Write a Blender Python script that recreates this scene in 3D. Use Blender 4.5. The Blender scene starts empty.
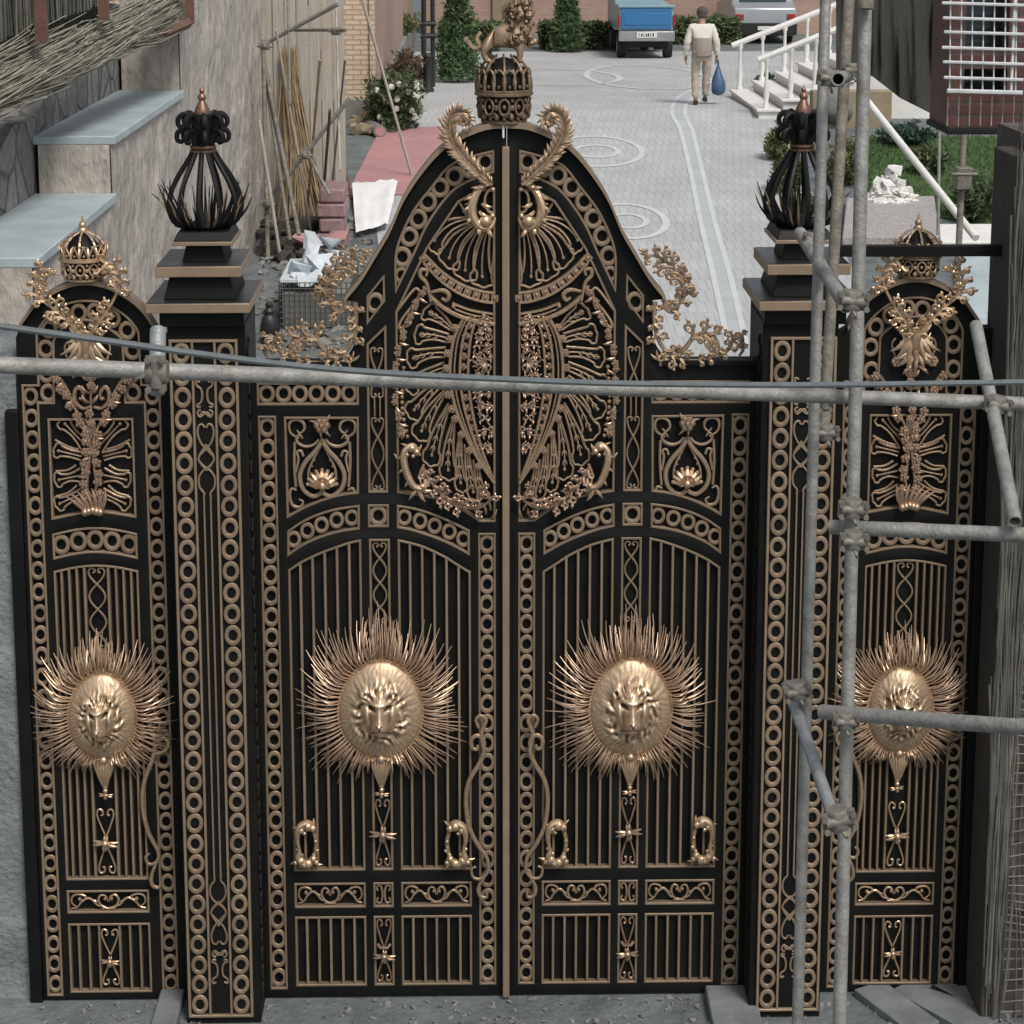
import bpy, bmesh, math, random
from mathutils import Vector, Matrix, noise
random.seed(7)
R = random.Random(11)
S = bpy.context.scene
C = S.collection
PI = math.pi
# ------------------------------------------------------------------ camera
F_PX, PCX, PCY = 2000.0, 512.0, 245.0
PITCH = math.atan(345.0/2000.0); YAW = math.radians(1.15)
CAM = Vector((-0.209, -10.06, 5.89))
FW = Vector((math.sin(YAW)*math.cos(PITCH), math.cos(YAW)*math.cos(PITCH), -math.sin(PITCH)))
RT = Vector((math.cos(YAW), -math.sin(YAW), 0))
UP = RT.cross(FW)
def ray(px, py): return FW + RT*((px-PCX)/F_PX) + UP*((PCY-py)/F_PX)
# camera x so that the gate's middle (X=0) stands at px 507,600
_d = ray(507, 600); CAM.x = -(_d.x/_d.y)*10.06
def at(px, py, t): return CAM + ray(px, py)*t            # point at depth t
def onY(px, py, Y):
    d = ray(px, py); return CAM + d*((Y-CAM.y)/d.y)
def onX(px, py, X):
    d = ray(px, py); return CAM + d*((X-CAM.x)/d.x)
def gz(Y):                                               # terrain profile
    if Y < 1: return 0.0
    if Y < 25: return 0.094*(Y-1)
    if Y < 43: return 2.256 - 0.4*(Y-25)/18
    return 1.856
def gnd(px, py):
    d = ray(px, py); a, b = 4.0, 120.0
    t = a
    while t < b:
        p = CAM + d*t
        if p.z <= gz(p.y):
            break
        t += 0.02
    return Vector((p.x, p.y, gz(p.y)))
def G(px, py, Y=0.0):
    p = onY(px, py, Y); return (p.x, p.z)

cam_d = bpy.data.cameras.new('camera'); cam = bpy.data.objects.new('camera', cam_d); C.objects.link(cam)
M = Matrix((RT, UP, -FW)).transposed().to_4x4(); M.translation = CAM
cam.matrix_world = M
cam_d.sensor_width = 36; cam_d.lens = 36*F_PX/1024; cam_d.clip_end = 2000; cam_d.clip_start = 0.1
cam_d.shift_y = (PCY-512)/1024.0; cam_d.shift_x = 0
S.camera = cam

# ------------------------------------------------------------------ materials
def nodes(name):
    m = bpy.data.materials.new(name); m.use_nodes = True
    nt = m.node_tree; b = nt.nodes['Principled BSDF']
    return m, nt, b
def N(nt, typ, **kw):
    n = nt.nodes.new(typ)
    for k, v in kw.items(): setattr(n, k, v)
    return n
def ramp(nt, fac, stops):
    r = N(nt, 'ShaderNodeValToRGB'); el = r.color_ramp.elements
    while len(el) > 1: el.remove(el[-1])
    el[0].position = stops[0][0]; el[0].color = (*stops[0][1], 1)
    for p, c in stops[1:]:
        e = el.new(p); e.color = (*c, 1)
    nt.links.new(fac, r.inputs[0]); return r.outputs[0]
def mat(name, c1, c2=None, rough=0.6, metal=0.0, scale=8.0, bump=0.0, bscale=None, stretch=(1,1,1), island=0.0, rough2=None, detail=6, spec=None, bdist=0.02):
    m, nt, b = nodes(name)
    c2 = c2 or tuple(x*0.8 for x in c1)
    tc = N(nt, 'ShaderNodeTexCoord'); mp = N(nt, 'ShaderNodeMapping'); mp.inputs['Scale'].default_value = stretch
    nt.links.new(tc.outputs['Object'], mp.inputs[0])
    n = N(nt, 'ShaderNodeTexNoise'); n.inputs['Scale'].default_value = scale; n.inputs['Detail'].default_value = detail; n.inputs['Roughness'].default_value = 0.65
    nt.links.new(mp.outputs[0], n.inputs['Vector'])
    col = ramp(nt, n.outputs['Fac'], [(0.3, c1), (0.7, c2)])
    if island:
        g = N(nt, 'ShaderNodeNewGeometry'); h = N(nt, 'ShaderNodeHueSaturation')
        mr = N(nt, 'ShaderNodeMapRange'); mr.inputs[3].default_value = 1-island; mr.inputs[4].default_value = 1+island
        nt.links.new(g.outputs['Random Per Island'], mr.inputs[0]); nt.links.new(mr.outputs[0], h.inputs['Value'])
        nt.links.new(col, h.inputs['Color']); col = h.outputs[0]
    nt.links.new(col, b.inputs['Base Color'])
    b.inputs['Metallic'].default_value = metal
    b.inputs['Roughness'].default_value = rough
    if spec is not None: b.inputs['Specular IOR Level'].default_value = spec
    if rough2 is not None:
        mr = N(nt, 'ShaderNodeMapRange'); mr.inputs[3].default_value = rough; mr.inputs[4].default_value = rough2
        nt.links.new(n.outputs['Fac'], mr.inputs[0]); nt.links.new(mr.outputs[0], b.inputs['Roughness'])
    if bump:
        n2 = N(nt, 'ShaderNodeTexNoise'); n2.inputs['Scale'].default_value = bscale or scale*4; n2.inputs['Detail'].default_value = 5
        nt.links.new(mp.outputs[0], n2.inputs['Vector'])
        bp = N(nt, 'ShaderNodeBump'); bp.inputs['Strength'].default_value = bump; bp.inputs['Distance'].default_value = bdist
        nt.links.new(n2.outputs['Fac'], bp.inputs['Height']); nt.links.new(bp.outputs[0], b.inputs['Normal'])
    return m
def brick_mat(name, c1, c2, mortar, bw, bh, ms=0.01, axis='XZ', rough=0.8, offset=0.5, bumpd=0.006, stain=0.25):
    m, nt, b = nodes(name)
    tc = N(nt, 'ShaderNodeTexCoord'); sp = N(nt, 'ShaderNodeSeparateXYZ'); cb = N(nt, 'ShaderNodeCombineXYZ')
    nt.links.new(tc.outputs['Object'], sp.inputs[0])
    if axis == 'SUM':                       # wall with faces along both x and y
        ad = N(nt, 'ShaderNodeMath'); ad.operation = 'ADD'
        nt.links.new(sp.outputs[0], ad.inputs[0]); nt.links.new(sp.outputs[1], ad.inputs[1])
        nt.links.new(ad.outputs[0], cb.inputs[0]); nt.links.new(sp.outputs[2], cb.inputs[1])
    else:
        ix = 'XYZ'.index(axis[0]); iy = 'XYZ'.index(axis[1])
        nt.links.new(sp.outputs[ix], cb.inputs[0]); nt.links.new(sp.outputs[iy], cb.inputs[1])
    br = N(nt, 'ShaderNodeTexBrick'); br.offset = offset
    br.inputs['Scale'].default_value = 1; br.inputs['Brick Width'].default_value = bw; br.inputs['Row Height'].default_value = bh
    br.inputs['Mortar Size'].default_value = ms; br.inputs['Mortar Smooth'].default_value = 0.3; br.inputs['Bias'].default_value = 0
    br.inputs['Color1'].default_value = (*c1, 1); br.inputs['Color2'].default_value = (*c2, 1); br.inputs['Mortar'].default_value = (*mortar, 1)
    nt.links.new(cb.outputs[0], br.inputs['Vector'])
    n = N(nt, 'ShaderNodeTexNoise'); n.inputs['Scale'].default_value = 0.7; n.inputs['Detail'].default_value = 8; n.inputs['Roughness'].default_value = 0.7
    nt.links.new(tc.outputs['Object'], n.inputs['Vector'])
    f = ramp(nt, n.outputs['Fac'], [(0.3, (1-stain,)*3), (0.7, (1.0,)*3)])
    mx = N(nt, 'ShaderNodeMix', data_type='RGBA', blend_type='MULTIPLY'); mx.inputs[0].default_value = 1
    nt.links.new(br.outputs['Color'], mx.inputs[6]); nt.links.new(f, mx.inputs[7]); nt.links.new(mx.outputs[2], b.inputs['Base Color'])
    b.inputs['Roughness'].default_value = rough
    bp = N(nt, 'ShaderNodeBump'); bp.invert = True; bp.inputs['Distance'].default_value = bumpd; bp.inputs['Strength'].default_value = 0.7
    nt.links.new(br.outputs['Fac'], bp.inputs['Height']); nt.links.new(bp.outputs[0], b.inputs['Normal'])
    return m
def stone_mat(name, c1, c2, gap, scale, rough=0.9):
    m, nt, b = nodes(name)
    tc = N(nt, 'ShaderNodeTexCoord'); v = N(nt, 'ShaderNodeTexVoronoi'); v.feature = 'DISTANCE_TO_EDGE'; v.inputs['Scale'].default_value = scale
    v2 = N(nt, 'ShaderNodeTexVoronoi'); v2.inputs['Scale'].default_value = scale
    for q in (v, v2): nt.links.new(tc.outputs['Object'], q.inputs['Vector'])
    n = N(nt, 'ShaderNodeTexNoise'); n.inputs['Scale'].default_value = scale*5; n.inputs['Detail'].default_value = 8
    nt.links.new(tc.outputs['Object'], n.inputs['Vector'])
    c = ramp(nt, v2.outputs['Color'], [(0.1, c1), (0.9, c2)])
    fn = ramp(nt, n.outputs['Fac'], [(0.3, (0.65,)*3), (0.7, (1.1,)*3)])
    mx = N(nt, 'ShaderNodeMix', data_type='RGBA', blend_type='MULTIPLY'); mx.inputs[0].default_value = 1
    nt.links.new(c, mx.inputs[6]); nt.links.new(fn, mx.inputs[7])
    e = ramp(nt, v.outputs['Distance'], [(0.0, (0, 0, 0)), (0.06, (1, 1, 1))])
    m2 = N(nt, 'ShaderNodeMix', data_type='RGBA'); nt.links.new(e, m2.inputs[0]); m2.inputs[6].default_value = (*gap, 1); nt.links.new(mx.outputs[2], m2.inputs[7])
    nt.links.new(m2.outputs[2], b.inputs['Base Color']); b.inputs['Roughness'].default_value = rough
    bp = N(nt, 'ShaderNodeBump'); bp.inputs['Distance'].default_value = 0.03; nt.links.new(e, bp.inputs['Height'])
    bp2 = N(nt, 'ShaderNodeBump'); bp2.inputs['Distance'].default_value = 0.02; bp2.inputs['Strength'].default_value = 0.6
    nt.links.new(n.outputs['Fac'], bp2.inputs['Height']); nt.links.new(bp.outputs[0], bp2.inputs['Normal'])
    nt.links.new(bp2.outputs[0], b.inputs['Normal'])
    return m
MT = {}
MT['black'] = mat('black_enamel', (0.0045,0.0052,0.005), (0.008,0.0088,0.0082), rough=0.45, rough2=0.65, scale=3, bump=0.05, bscale=120, spec=0.14)
MT['black_gloss'] = mat('black_gloss', (0.010,0.010,0.010), (0.02,0.02,0.019), rough=0.22, rough2=0.42, scale=5, bump=0.04, bscale=60)
MT['blackiron'] = mat('black_iron', (0.006,0.006,0.006), (0.011,0.010,0.010), rough=0.42, rough2=0.62, spec=0.25, scale=20, bump=0.1, bscale=90)
MT['paint'] = mat('gold_paint', (0.31,0.23,0.155), (0.235,0.17,0.115), rough=0.44, rough2=0.6, metal=0.4, scale=9, bump=0.06, bscale=150)
MT['gold'] = mat('gold_leaf', (0.68,0.50,0.335), (0.45,0.32,0.20), rough=0.3, rough2=0.5, metal=0.78, scale=28, bump=0.12, bscale=110)
MT['rose'] = mat('rose_gold', (0.56,0.40,0.29), (0.31,0.21,0.145), rough=0.32, rough2=0.5, metal=0.8, scale=45, bump=0.12, bscale=140)
MT['dullgold'] = mat('weathered_gold', (0.46,0.335,0.22), (0.27,0.19,0.125), rough=0.38, rough2=0.56, metal=0.6, scale=35, bump=0.15, bscale=120)
MT['copper'] = mat('copper', (0.27,0.165,0.11), (0.16,0.09,0.06), rough=0.45, metal=0.7, scale=20)
MT['antique'] = mat('antique_gold', (0.27,0.20,0.13), (0.13,0.09,0.055), rough=0.42, rough2=0.62, metal=0.6, scale=35, bump=0.15, bscale=120)
MT['feather'] = mat('pale_gold_feather', (0.66,0.48,0.335), (0.47,0.33,0.22), rough=0.36, rough2=0.52, metal=0.65, scale=20)
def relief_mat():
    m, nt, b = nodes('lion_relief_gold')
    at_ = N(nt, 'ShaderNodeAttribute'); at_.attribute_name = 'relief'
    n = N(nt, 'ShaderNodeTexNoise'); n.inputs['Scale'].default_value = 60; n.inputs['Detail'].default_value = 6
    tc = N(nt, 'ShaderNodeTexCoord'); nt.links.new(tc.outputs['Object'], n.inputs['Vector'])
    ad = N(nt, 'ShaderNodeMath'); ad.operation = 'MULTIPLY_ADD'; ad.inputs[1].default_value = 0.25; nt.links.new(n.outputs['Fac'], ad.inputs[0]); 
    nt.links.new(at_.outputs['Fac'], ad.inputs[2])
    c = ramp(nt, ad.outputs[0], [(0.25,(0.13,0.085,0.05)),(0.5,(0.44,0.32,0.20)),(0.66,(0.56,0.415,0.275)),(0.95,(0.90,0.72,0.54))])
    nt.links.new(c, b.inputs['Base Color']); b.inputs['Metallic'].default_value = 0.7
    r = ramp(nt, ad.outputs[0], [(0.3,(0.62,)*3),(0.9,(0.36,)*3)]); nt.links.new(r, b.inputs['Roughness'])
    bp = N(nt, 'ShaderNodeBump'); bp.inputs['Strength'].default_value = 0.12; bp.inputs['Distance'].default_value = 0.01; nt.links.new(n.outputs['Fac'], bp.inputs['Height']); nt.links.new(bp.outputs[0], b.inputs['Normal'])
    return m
MT['relief'] = relief_mat()
def vary(m, amt, dust=0):                                 # small differences from casting to casting
    nt = m.node_tree; b = nt.nodes['Principled BSDF']; lk = b.inputs['Base Color'].links[0]; src = lk.from_socket
    oi = N(nt, 'ShaderNodeObjectInfo'); mr = N(nt, 'ShaderNodeMapRange'); mr.inputs[3].default_value = 1-amt; mr.inputs[4].default_value = 1+amt
    h = N(nt, 'ShaderNodeHueSaturation'); nt.links.new(oi.outputs['Random'], mr.inputs[0]); nt.links.new(mr.outputs[0], h.inputs['Value']); nt.links.new(src, h.inputs['Color']); out = h.outputs[0]
    if dust:
        tc = N(nt, 'ShaderNodeTexCoord'); n = N(nt, 'ShaderNodeTexNoise'); n.inputs['Scale'].default_value = 1.6; n.inputs['Detail'].default_value = 10; n.inputs['Roughness'].default_value = 0.75
        g = N(nt, 'ShaderNodeNewGeometry'); nt.links.new(g.outputs['Position'], n.inputs['Vector'])
        f = ramp(nt, n.outputs['Fac'], [(0.45,(0,0,0)),(0.8,(dust,)*3)])
        mx = N(nt, 'ShaderNodeMix', data_type='RGBA'); nt.links.new(f, mx.inputs[0]); nt.links.new(out, mx.inputs[6]); mx.inputs[7].default_value = (0.11,0.10,0.085,1); out = mx.outputs[2]
    nt.links.new(out, b.inputs['Base Color'])
vary(MT['paint'], 0.13, 0.25); vary(MT['black'], 0.05, 0.07); vary(MT['black_gloss'], 0.1, 0.25)
MT['steel'] = mat('galvanised_steel', (0.36,0.36,0.335), (0.17,0.165,0.15), rough=0.5, rough2=0.75, metal=0.35, scale=14, bump=0.25, bscale=70, stretch=(1,1,1))
MT['steel_dull'] = mat('weathered_steel', (0.28,0.255,0.21), (0.11,0.095,0.075), rough=0.6, rough2=0.85, metal=0.2, scale=16, bump=0.3, bscale=80)
MT['steel_blue'] = mat('bluish_steel', (0.34,0.36,0.365), (0.2,0.21,0.212), rough=0.45, metal=0.35, scale=16, bump=0.2, bscale=70)
MT['clamp'] = mat('clamp_steel', (0.27,0.255,0.225), (0.12,0.105,0.085), rough=0.5, rough2=0.75, metal=0.4, scale=30, bump=0.06, bscale=90)
MT['hose'] = mat('hose_rubber', (0.135,0.155,0.165), (0.085,0.10,0.107), rough=0.45, scale=25)
MT['darkpipe'] = mat('pipe_bore', (0.02,0.02,0.02), rough=0.9)
MT['slabstone'] = mat('cap_stone', (0.43,0.50,0.515), (0.29,0.345,0.365), rough=0.55, scale=2.2, bump=0.15, bscale=30, detail=12)
MT['plaster'] = mat('rough_plaster', (0.49,0.445,0.395), (0.30,0.27,0.24), rough=0.95, scale=5, bump=1.0, bscale=7, stretch=(1,1.0,0.55), detail=10, bdist=0.07)
MT['concrete'] = mat('concrete', (0.23,0.225,0.21), (0.14,0.14,0.13), rough=0.9, scale=3, bump=0.4, bscale=18, detail=10)
MT['stone'] = stone_mat('grey_rubble_stone', (0.19,0.187,0.18), (0.32,0.315,0.30), (0.13,0.128,0.12), 2.2)
MT['greywall'] = mat('grey_render', (0.235,0.26,0.262), (0.13,0.145,0.148), rough=0.95, scale=4, bump=0.9, bscale=28, detail=10)
MT['reed'] = mat('reed', (0.30,0.285,0.225), (0.17,0.16,0.12), rough=0.9, scale=6, island=0.45)
MT['reed_dark'] = mat('reed_dark', (0.17,0.165,0.14), (0.09,0.09,0.072), rough=0.95, scale=6, island=0.4)
MT['straw'] = mat('straw', (0.34,0.26,0.15), (0.17,0.125,0.075), rough=0.9, scale=8, island=0.4)
MT['timber'] = mat('old_timber', (0.43,0.395,0.34), (0.28,0.255,0.215), rough=0.9, scale=4, stretch=(6,6,0.35), bump=0.5, bscale=8, island=0.15)
MT['rust'] = mat('rusty_steel', (0.17,0.085,0.06), (0.10,0.055,0.04), rough=0.85, scale=8, bump=0.2)
MT['brick_y'] = brick_mat('buff_brick', (0.70,0.55,0.39), (0.60,0.46,0.32), (0.40,0.32,0.25), 0.26, 0.085, 0.014, 'SUM')
MT['brick_p'] = brick_mat('pink_brick', (0.46,0.31,0.25), (0.40,0.26,0.21), (0.34,0.26,0.21), 0.24, 0.075, 0.012, 'SUM')
MT['brick_r'] = brick_mat('red_brick', (0.23,0.10,0.085), (0.17,0.075,0.065), (0.14,0.11,0.10), 0.24, 0.09, 0.012, 'SUM', stain=0.4)
MT['pavers'] = brick_mat('driveway_pavers', (0.465,0.48,0.482), (0.425,0.438,0.44), (0.365,0.376,0.378), 0.115, 0.46, 0.010, 'XY', rough=0.75, bumpd=0.002, stain=0.26)
MT['paver_light'] = mat('light_paver_stone', (0.535,0.56,0.565), (0.46,0.48,0.485), rough=0.8, scale=3)
MT['paver_mid'] = mat('mid_paver_stone', (0.42,0.45,0.455), (0.35,0.37,0.375), rough=0.8, scale=3)
MT['ground'] = mat('street_ground', (0.165,0.19,0.195), (0.07,0.08,0.08), rough=0.95, scale=3.0, bump=0.9, bscale=22, detail=12)
MT['redpave'] = mat('pinkish_red_paving', (0.42,0.215,0.215), (0.33,0.185,0.185), rough=0.8, scale=2.5)
MT['white'] = mat('white_stone', (0.72,0.71,0.68), (0.60,0.59,0.56), rough=0.7, scale=6, bump=0.1)
MT['marble'] = mat('white_marble_rubble', (0.60,0.66,0.70), (0.42,0.47,0.51), rough=0.6, scale=7, bump=0.3, island=0.12)
MT['sheet'] = mat('white_sheet', (0.78,0.78,0.77), (0.66,0.66,0.66), rough=0.7, scale=4, bump=0.2)
MT['pink'] = mat('pink_wrap', (0.33,0.20,0.205), (0.20,0.135,0.14), rough=0.6, scale=9, bump=0.6, bscale=14)
MT['soil'] = mat('dark_soil', (0.075,0.065,0.055), (0.04,0.035,0.03), rough=1, scale=5, bump=1, bscale=14)
MT['grass'] = mat('lawn_grass', (0.075,0.13,0.04), (0.045,0.085,0.027), rough=0.9, scale=3, bump=0.6, bscale=60, island=0.35)
MT['leaf'] = mat('shrub_leaf', (0.085,0.115,0.045), (0.04,0.06,0.024), rough=0.6, scale=3, island=0.5)
MT['leaf_b'] = mat('bluish_leaf', (0.035,0.075,0.05), (0.02,0.045,0.03), rough=0.6, scale=3, island=0.5)
MT['leaf_y'] = mat('yellowish_leaf', (0.14,0.145,0.05), (0.07,0.08,0.03), rough=0.6, scale=3, island=0.5)
MT['leaf_red'] = mat('russet_leaf', (0.12,0.075,0.04), (0.06,0.045,0.025), rough=0.7, scale=3, island=0.4)
MT['conifer'] = mat('conifer_needles', (0.085,0.14,0.05), (0.04,0.078,0.03), rough=0.7, scale=3, island=0.5)
MT['bark'] = mat('bark', (0.10,0.075,0.05), (0.05,0.04,0.03), rough=0.95, scale=8, bump=0.8)
MT['petal'] = mat('white_petal', (0.75,0.73,0.66), rough=0.6)
MT['brownnet'] = mat('brown_netting', (0.085,0.072,0.058), (0.03,0.026,0.022), rough=0.95, scale=3, stretch=(20,20,2.0), bump=0.8, bscale=6, detail=8)
MT['net'] = mat('dark_netting', (0.055,0.055,0.048), (0.022,0.022,0.019), rough=0.95, scale=2.2, stretch=(30,30,1.0), bump=0.6, bscale=5, detail=8)
MT['netstrand'] = mat('net_strand', (0.20,0.20,0.185), (0.10,0.10,0.092), rough=0.95, scale=6)
MT['darkwall'] = brick_mat('sooty_block', (0.15,0.118,0.10), (0.10,0.078,0.066), (0.07,0.06,0.053), 0.4, 0.2, 0.012, 'SUM', stain=0.6)
MT['grille'] = mat('white_grille', (0.62,0.64,0.64), (0.45,0.46,0.47), rough=0.45, scale=9)
MT['blue'] = mat('blue_car_paint', (0.035,0.165,0.36), (0.03,0.14,0.31), rough=0.3, scale=2)
MT['blue_l'] = mat('pale_blue_paint', (0.23,0.36,0.42), (0.19,0.31,0.36), rough=0.35, scale=2)
MT['silver'] = mat('silver_car_paint', (0.42,0.45,0.48), (0.36,0.39,0.42), rough=0.3, metal=0.5, scale=2)
MT['chrome'] = mat('bumper_metal', (0.40,0.40,0.40), (0.27,0.27,0.27), rough=0.4, metal=0.6, scale=6)
MT['tyre'] = mat('tyre_rubber', (0.018,0.018,0.018), rough=0.85)
MT['under'] = mat('underbody', (0.02,0.02,0.02), rough=0.9)
MT['redlamp'] = mat('red_lens', (0.30,0.02,0.02), rough=0.25)
MT['glass'] = mat('car_glass', (0.03,0.045,0.05), rough=0.08, scale=2)
MT['plate'] = mat('number_plate', (0.7,0.7,0.68), rough=0.5)
MT['skin'] = mat('skin', (0.33,0.19,0.13), rough=0.55)
MT['hair'] = mat('dark_greying_hair', (0.045,0.035,0.03), (0.09,0.08,0.075), rough=0.8, scale=40)
MT['cream'] = mat('cream_cloth', (0.66,0.63,0.57), (0.56,0.53,0.47), rough=0.9, scale=9, bump=0.3, bscale=25)
MT['creamdark'] = mat('taupe_cloth', (0.33,0.285,0.24), (0.25,0.215,0.18), rough=0.9, scale=20, bump=0.3, bscale=45)
MT['trouser'] = mat('beige_trousers', (0.44,0.38,0.32), (0.37,0.315,0.265), rough=0.9, scale=9, bump=0.3, bscale=25)
MT['shoe'] = mat('dark_shoe', (0.03,0.025,0.022), rough=0.5)
MT['bag'] = mat('blue_plastic_bag', (0.065,0.13,0.22), (0.04,0.085,0.16), rough=0.3, scale=14, bump=0.5, bscale=20)
MT['tan'] = mat('tan_render', (0.30,0.245,0.155), (0.22,0.18,0.12), rough=0.9, scale=3)
MT['rockgrey'] = mat('grey_boulder', (0.19,0.19,0.18), (0.12,0.12,0.115), rough=0.95, scale=4, bump=0.5)
MT['granite'] = mat('speckled_granite', (0.42,0.39,0.38), (0.20,0.19,0.19), rough=0.85, scale=28, detail=3)
MT['wire'] = mat('wire', (0.10,0.105,0.10), rough=0.6, metal=0.6)
MT['plank'] = mat('grey_plank', (0.20,0.215,0.22), (0.10,0.11,0.113), rough=0.9, scale=4, bump=0.3, stretch=(1,1,1))
MT['lampblack'] = mat('lamp_iron', (0.014,0.016,0.016), rough=0.5)

# ------------------------------------------------------------------ mesh builder
def base_of(o):
    v = Vector((0,0,0))
    while o is not None:
        v += o.location; o = o.parent
    return v
class MB:
    def __init__(s, sx=1): s.v = []; s.f = []; s.sx = sx
    def add(s, vs, fs):
        o = len(s.v); s.v.extend([tuple(p) for p in vs]); s.f.extend([tuple(i+o for i in f) for f in fs])
    def box(s, x0, x1, y0, y1, z0, z1, M=None):
        vs = [Vector(p) for p in ((x0,y0,z0),(x1,y0,z0),(x1,y1,z0),(x0,y1,z0),(x0,y0,z1),(x1,y0,z1),(x1,y1,z1),(x0,y1,z1))]
        if M is not None: vs = [M @ p for p in vs]
        s.add(vs, [(0,3,2,1),(4,5,6,7),(0,1,5,4),(1,2,6,5),(2,3,7,6),(3,0,4,7)])
    def frust(s, x0, x1, y0, y1, z0, z1, k):               # box whose top is inset by k
        s.add([(x0,y0,z0),(x1,y0,z0),(x1,y1,z0),(x0,y1,z0),(x0+k,y0+k,z1),(x1-k,y0+k,z1),(x1-k,y1-k,z1),(x0+k,y1-k,z1)],
              [(0,3,2,1),(4,5,6,7),(0,1,5,4),(1,2,6,5),(2,3,7,6),(3,0,4,7)])
    def tube(s, pts, r, n=6, closed=False, flat=None, planar=False):
        pts = [Vector(p) for p in pts]; m = len(pts)
        if m < 2: return
        rr = r if isinstance(r, (list, tuple)) else [r]*m
        ring = []; prev = None
        for i in range(m):
            if closed: t = pts[(i+1) % m]-pts[i-1]
            else: t = pts[min(i+1, m-1)]-pts[max(i-1, 0)]
            if t.length < 1e-9: t = Vector((0,0,1))
            t.normalize()
            if planar: a = Vector((0,1,0)); b = t.cross(a); b.normalize() if b.length > 1e-6 else None; a = b.cross(t)
            else:
                if prev is None:
                    h = Vector((0,0,1)) if abs(t.z) < 0.9 else Vector((1,0,0))
                    a = t.cross(h).normalized()
                else:
                    a = prev - t*prev.dot(t)
                    a = a.normalized() if a.length > 1e-6 else t.orthogonal().normalized()
                prev = a; b = t.cross(a)
            fl = flat if flat else 1.0
            ring.append([pts[i] + (b*math.cos(2*PI*k/n) + a*(math.sin(2*PI*k/n)*fl))*max(rr[i], 1e-5) for k in range(n)])
        o = len(s.v)
        for q in ring: s.v.extend([tuple(p) for p in q])
        mm = m if closed else m-1
        for i in range(mm):
            j = (i+1) % m
            for k in range(n):
                k2 = (k+1) % n
                s.f.append((o+i*n+k, o+i*n+k2, o+j*n+k2, o+j*n+k))
        if not closed:
            s.f.append(tuple(o+k for k in range(n))[::-1]); s.f.append(tuple(o+(m-1)*n+k for k in range(n)))
    def strip(s, pts, w, y0, y1, closed=False):            # flat bar on a planar XZ path
        P = [Vector((p[0], p[1])) for p in pts]; m = len(P); L = []
        for i in range(m):
            if closed: a, b = P[i]-P[i-1], P[(i+1) % m]-P[i]
            else: a = P[i]-P[max(i-1,0)]; b = P[min(i+1,m-1)]-P[i]
            if a.length < 1e-9: a = b
            if b.length < 1e-9: b = a
            a = a.normalized(); b = b.normalized(); t = (a+b)
            t = t.normalized() if t.length > 1e-6 else a
            nrm = Vector((-t.y, t.x)); k = max(0.4, nrm.dot(Vector((-a.y, a.x))))
            L.append((P[i]+nrm*(w/2/k), P[i]-nrm*(w/2/k)))
        o = len(s.v)
        e = w*0.18
        for (a, b) in L:
            d = (b-a)*0.16
            s.v += [(a.x,y1,a.y),(b.x,y1,b.y),(b.x,y0+e,b.y),(b.x-d.x,y0,b.y-d.y),(a.x+d.x,y0,a.y+d.y),(a.x,y0+e,a.y)]
        for i in range(m if closed else m-1):
            j = (i+1) % m
            for k in range(6): s.f.append((o+i*6+k, o+i*6+(k+1) % 6, o+j*6+(k+1) % 6, o+j*6+k))
        if not closed:
            s.f.append(tuple(o+k for k in range(6))); s.f.append(tuple(o+(m-1)*6+k for k in range(6))[::-1])
    def ring(s, x, z, Rr, r, y, n=22, k=6, flat=0.7, sz=1.0):
        s.tube([(x+Rr*math.cos(2*PI*i/n), y, z+sz*Rr*math.sin(2*PI*i/n)) for i in range(n)], r, k, closed=True, flat=flat, planar=True)
    def ball(s, c, rx, ry=None, rz=None, nu=8, nv=6, M=None):
        ry = ry or rx; rz = rz or rx; o = len(s.v); c = Vector(c)
        vs = []
        for j in range(1, nv):
            ph = PI*j/nv
            for i in range(nu):
                th = 2*PI*i/nu; vs.append(Vector((rx*math.sin(ph)*math.cos(th), ry*math.sin(ph)*math.sin(th), rz*math.cos(ph))))
        vs += [Vector((0,0,rz)), Vector((0,0,-rz))]
        if M is not None: vs = [M @ p for p in vs]
        s.v += [tuple(c+p) for p in vs]; top = o+nu*(nv-1)
        for j in range(nv-2):
            for i in range(nu):
                i2 = (i+1) % nu; s.f.append((o+j*nu+i, o+(j+1)*nu+i, o+(j+1)*nu+i2, o+j*nu+i2))
        for i in range(nu):
            i2 = (i+1) % nu; s.f.append((top, o+i, o+i2)); s.f.append((top+1, o+(nv-2)*nu+i2, o+(nv-2)*nu+i))
    def lathe(s, prof, c, n=24):                           # prof: (r, z)
        o = len(s.v); c = Vector(c); m = len(prof)
        for (r, z) in prof:
            for i in range(n):
                a = 2*PI*i/n; s.v.append((c.x+max(r,1e-4)*math.cos(a), c.y+max(r,1e-4)*math.sin(a), c.z+z))
        for j in range(m-1):
            for i in range(n):
                i2 = (i+1) % n; s.f.append((o+j*n+i, o+j*n+i2, o+(j+1)*n+i2, o+(j+1)*n+i))
        s.f.append(tuple(o+i for i in range(n))[::-1]); s.f.append(tuple(o+(m-1)*n+i for i in range(n)))
    def poly(s, pts): s.add(pts, [tuple(range(len(pts)))])
    def prism(s, poly, y0, y1):                            # polygon in XZ
        n = len(poly); vs = [(x,y0,z) for x,z in poly]+[(x,y1,z) for x,z in poly]
        s.add(vs, [tuple(range(n))[::-1], tuple(range(n,2*n))]+[(i,(i+1) % n,n+(i+1) % n,n+i) for i in range(n)])
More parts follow.
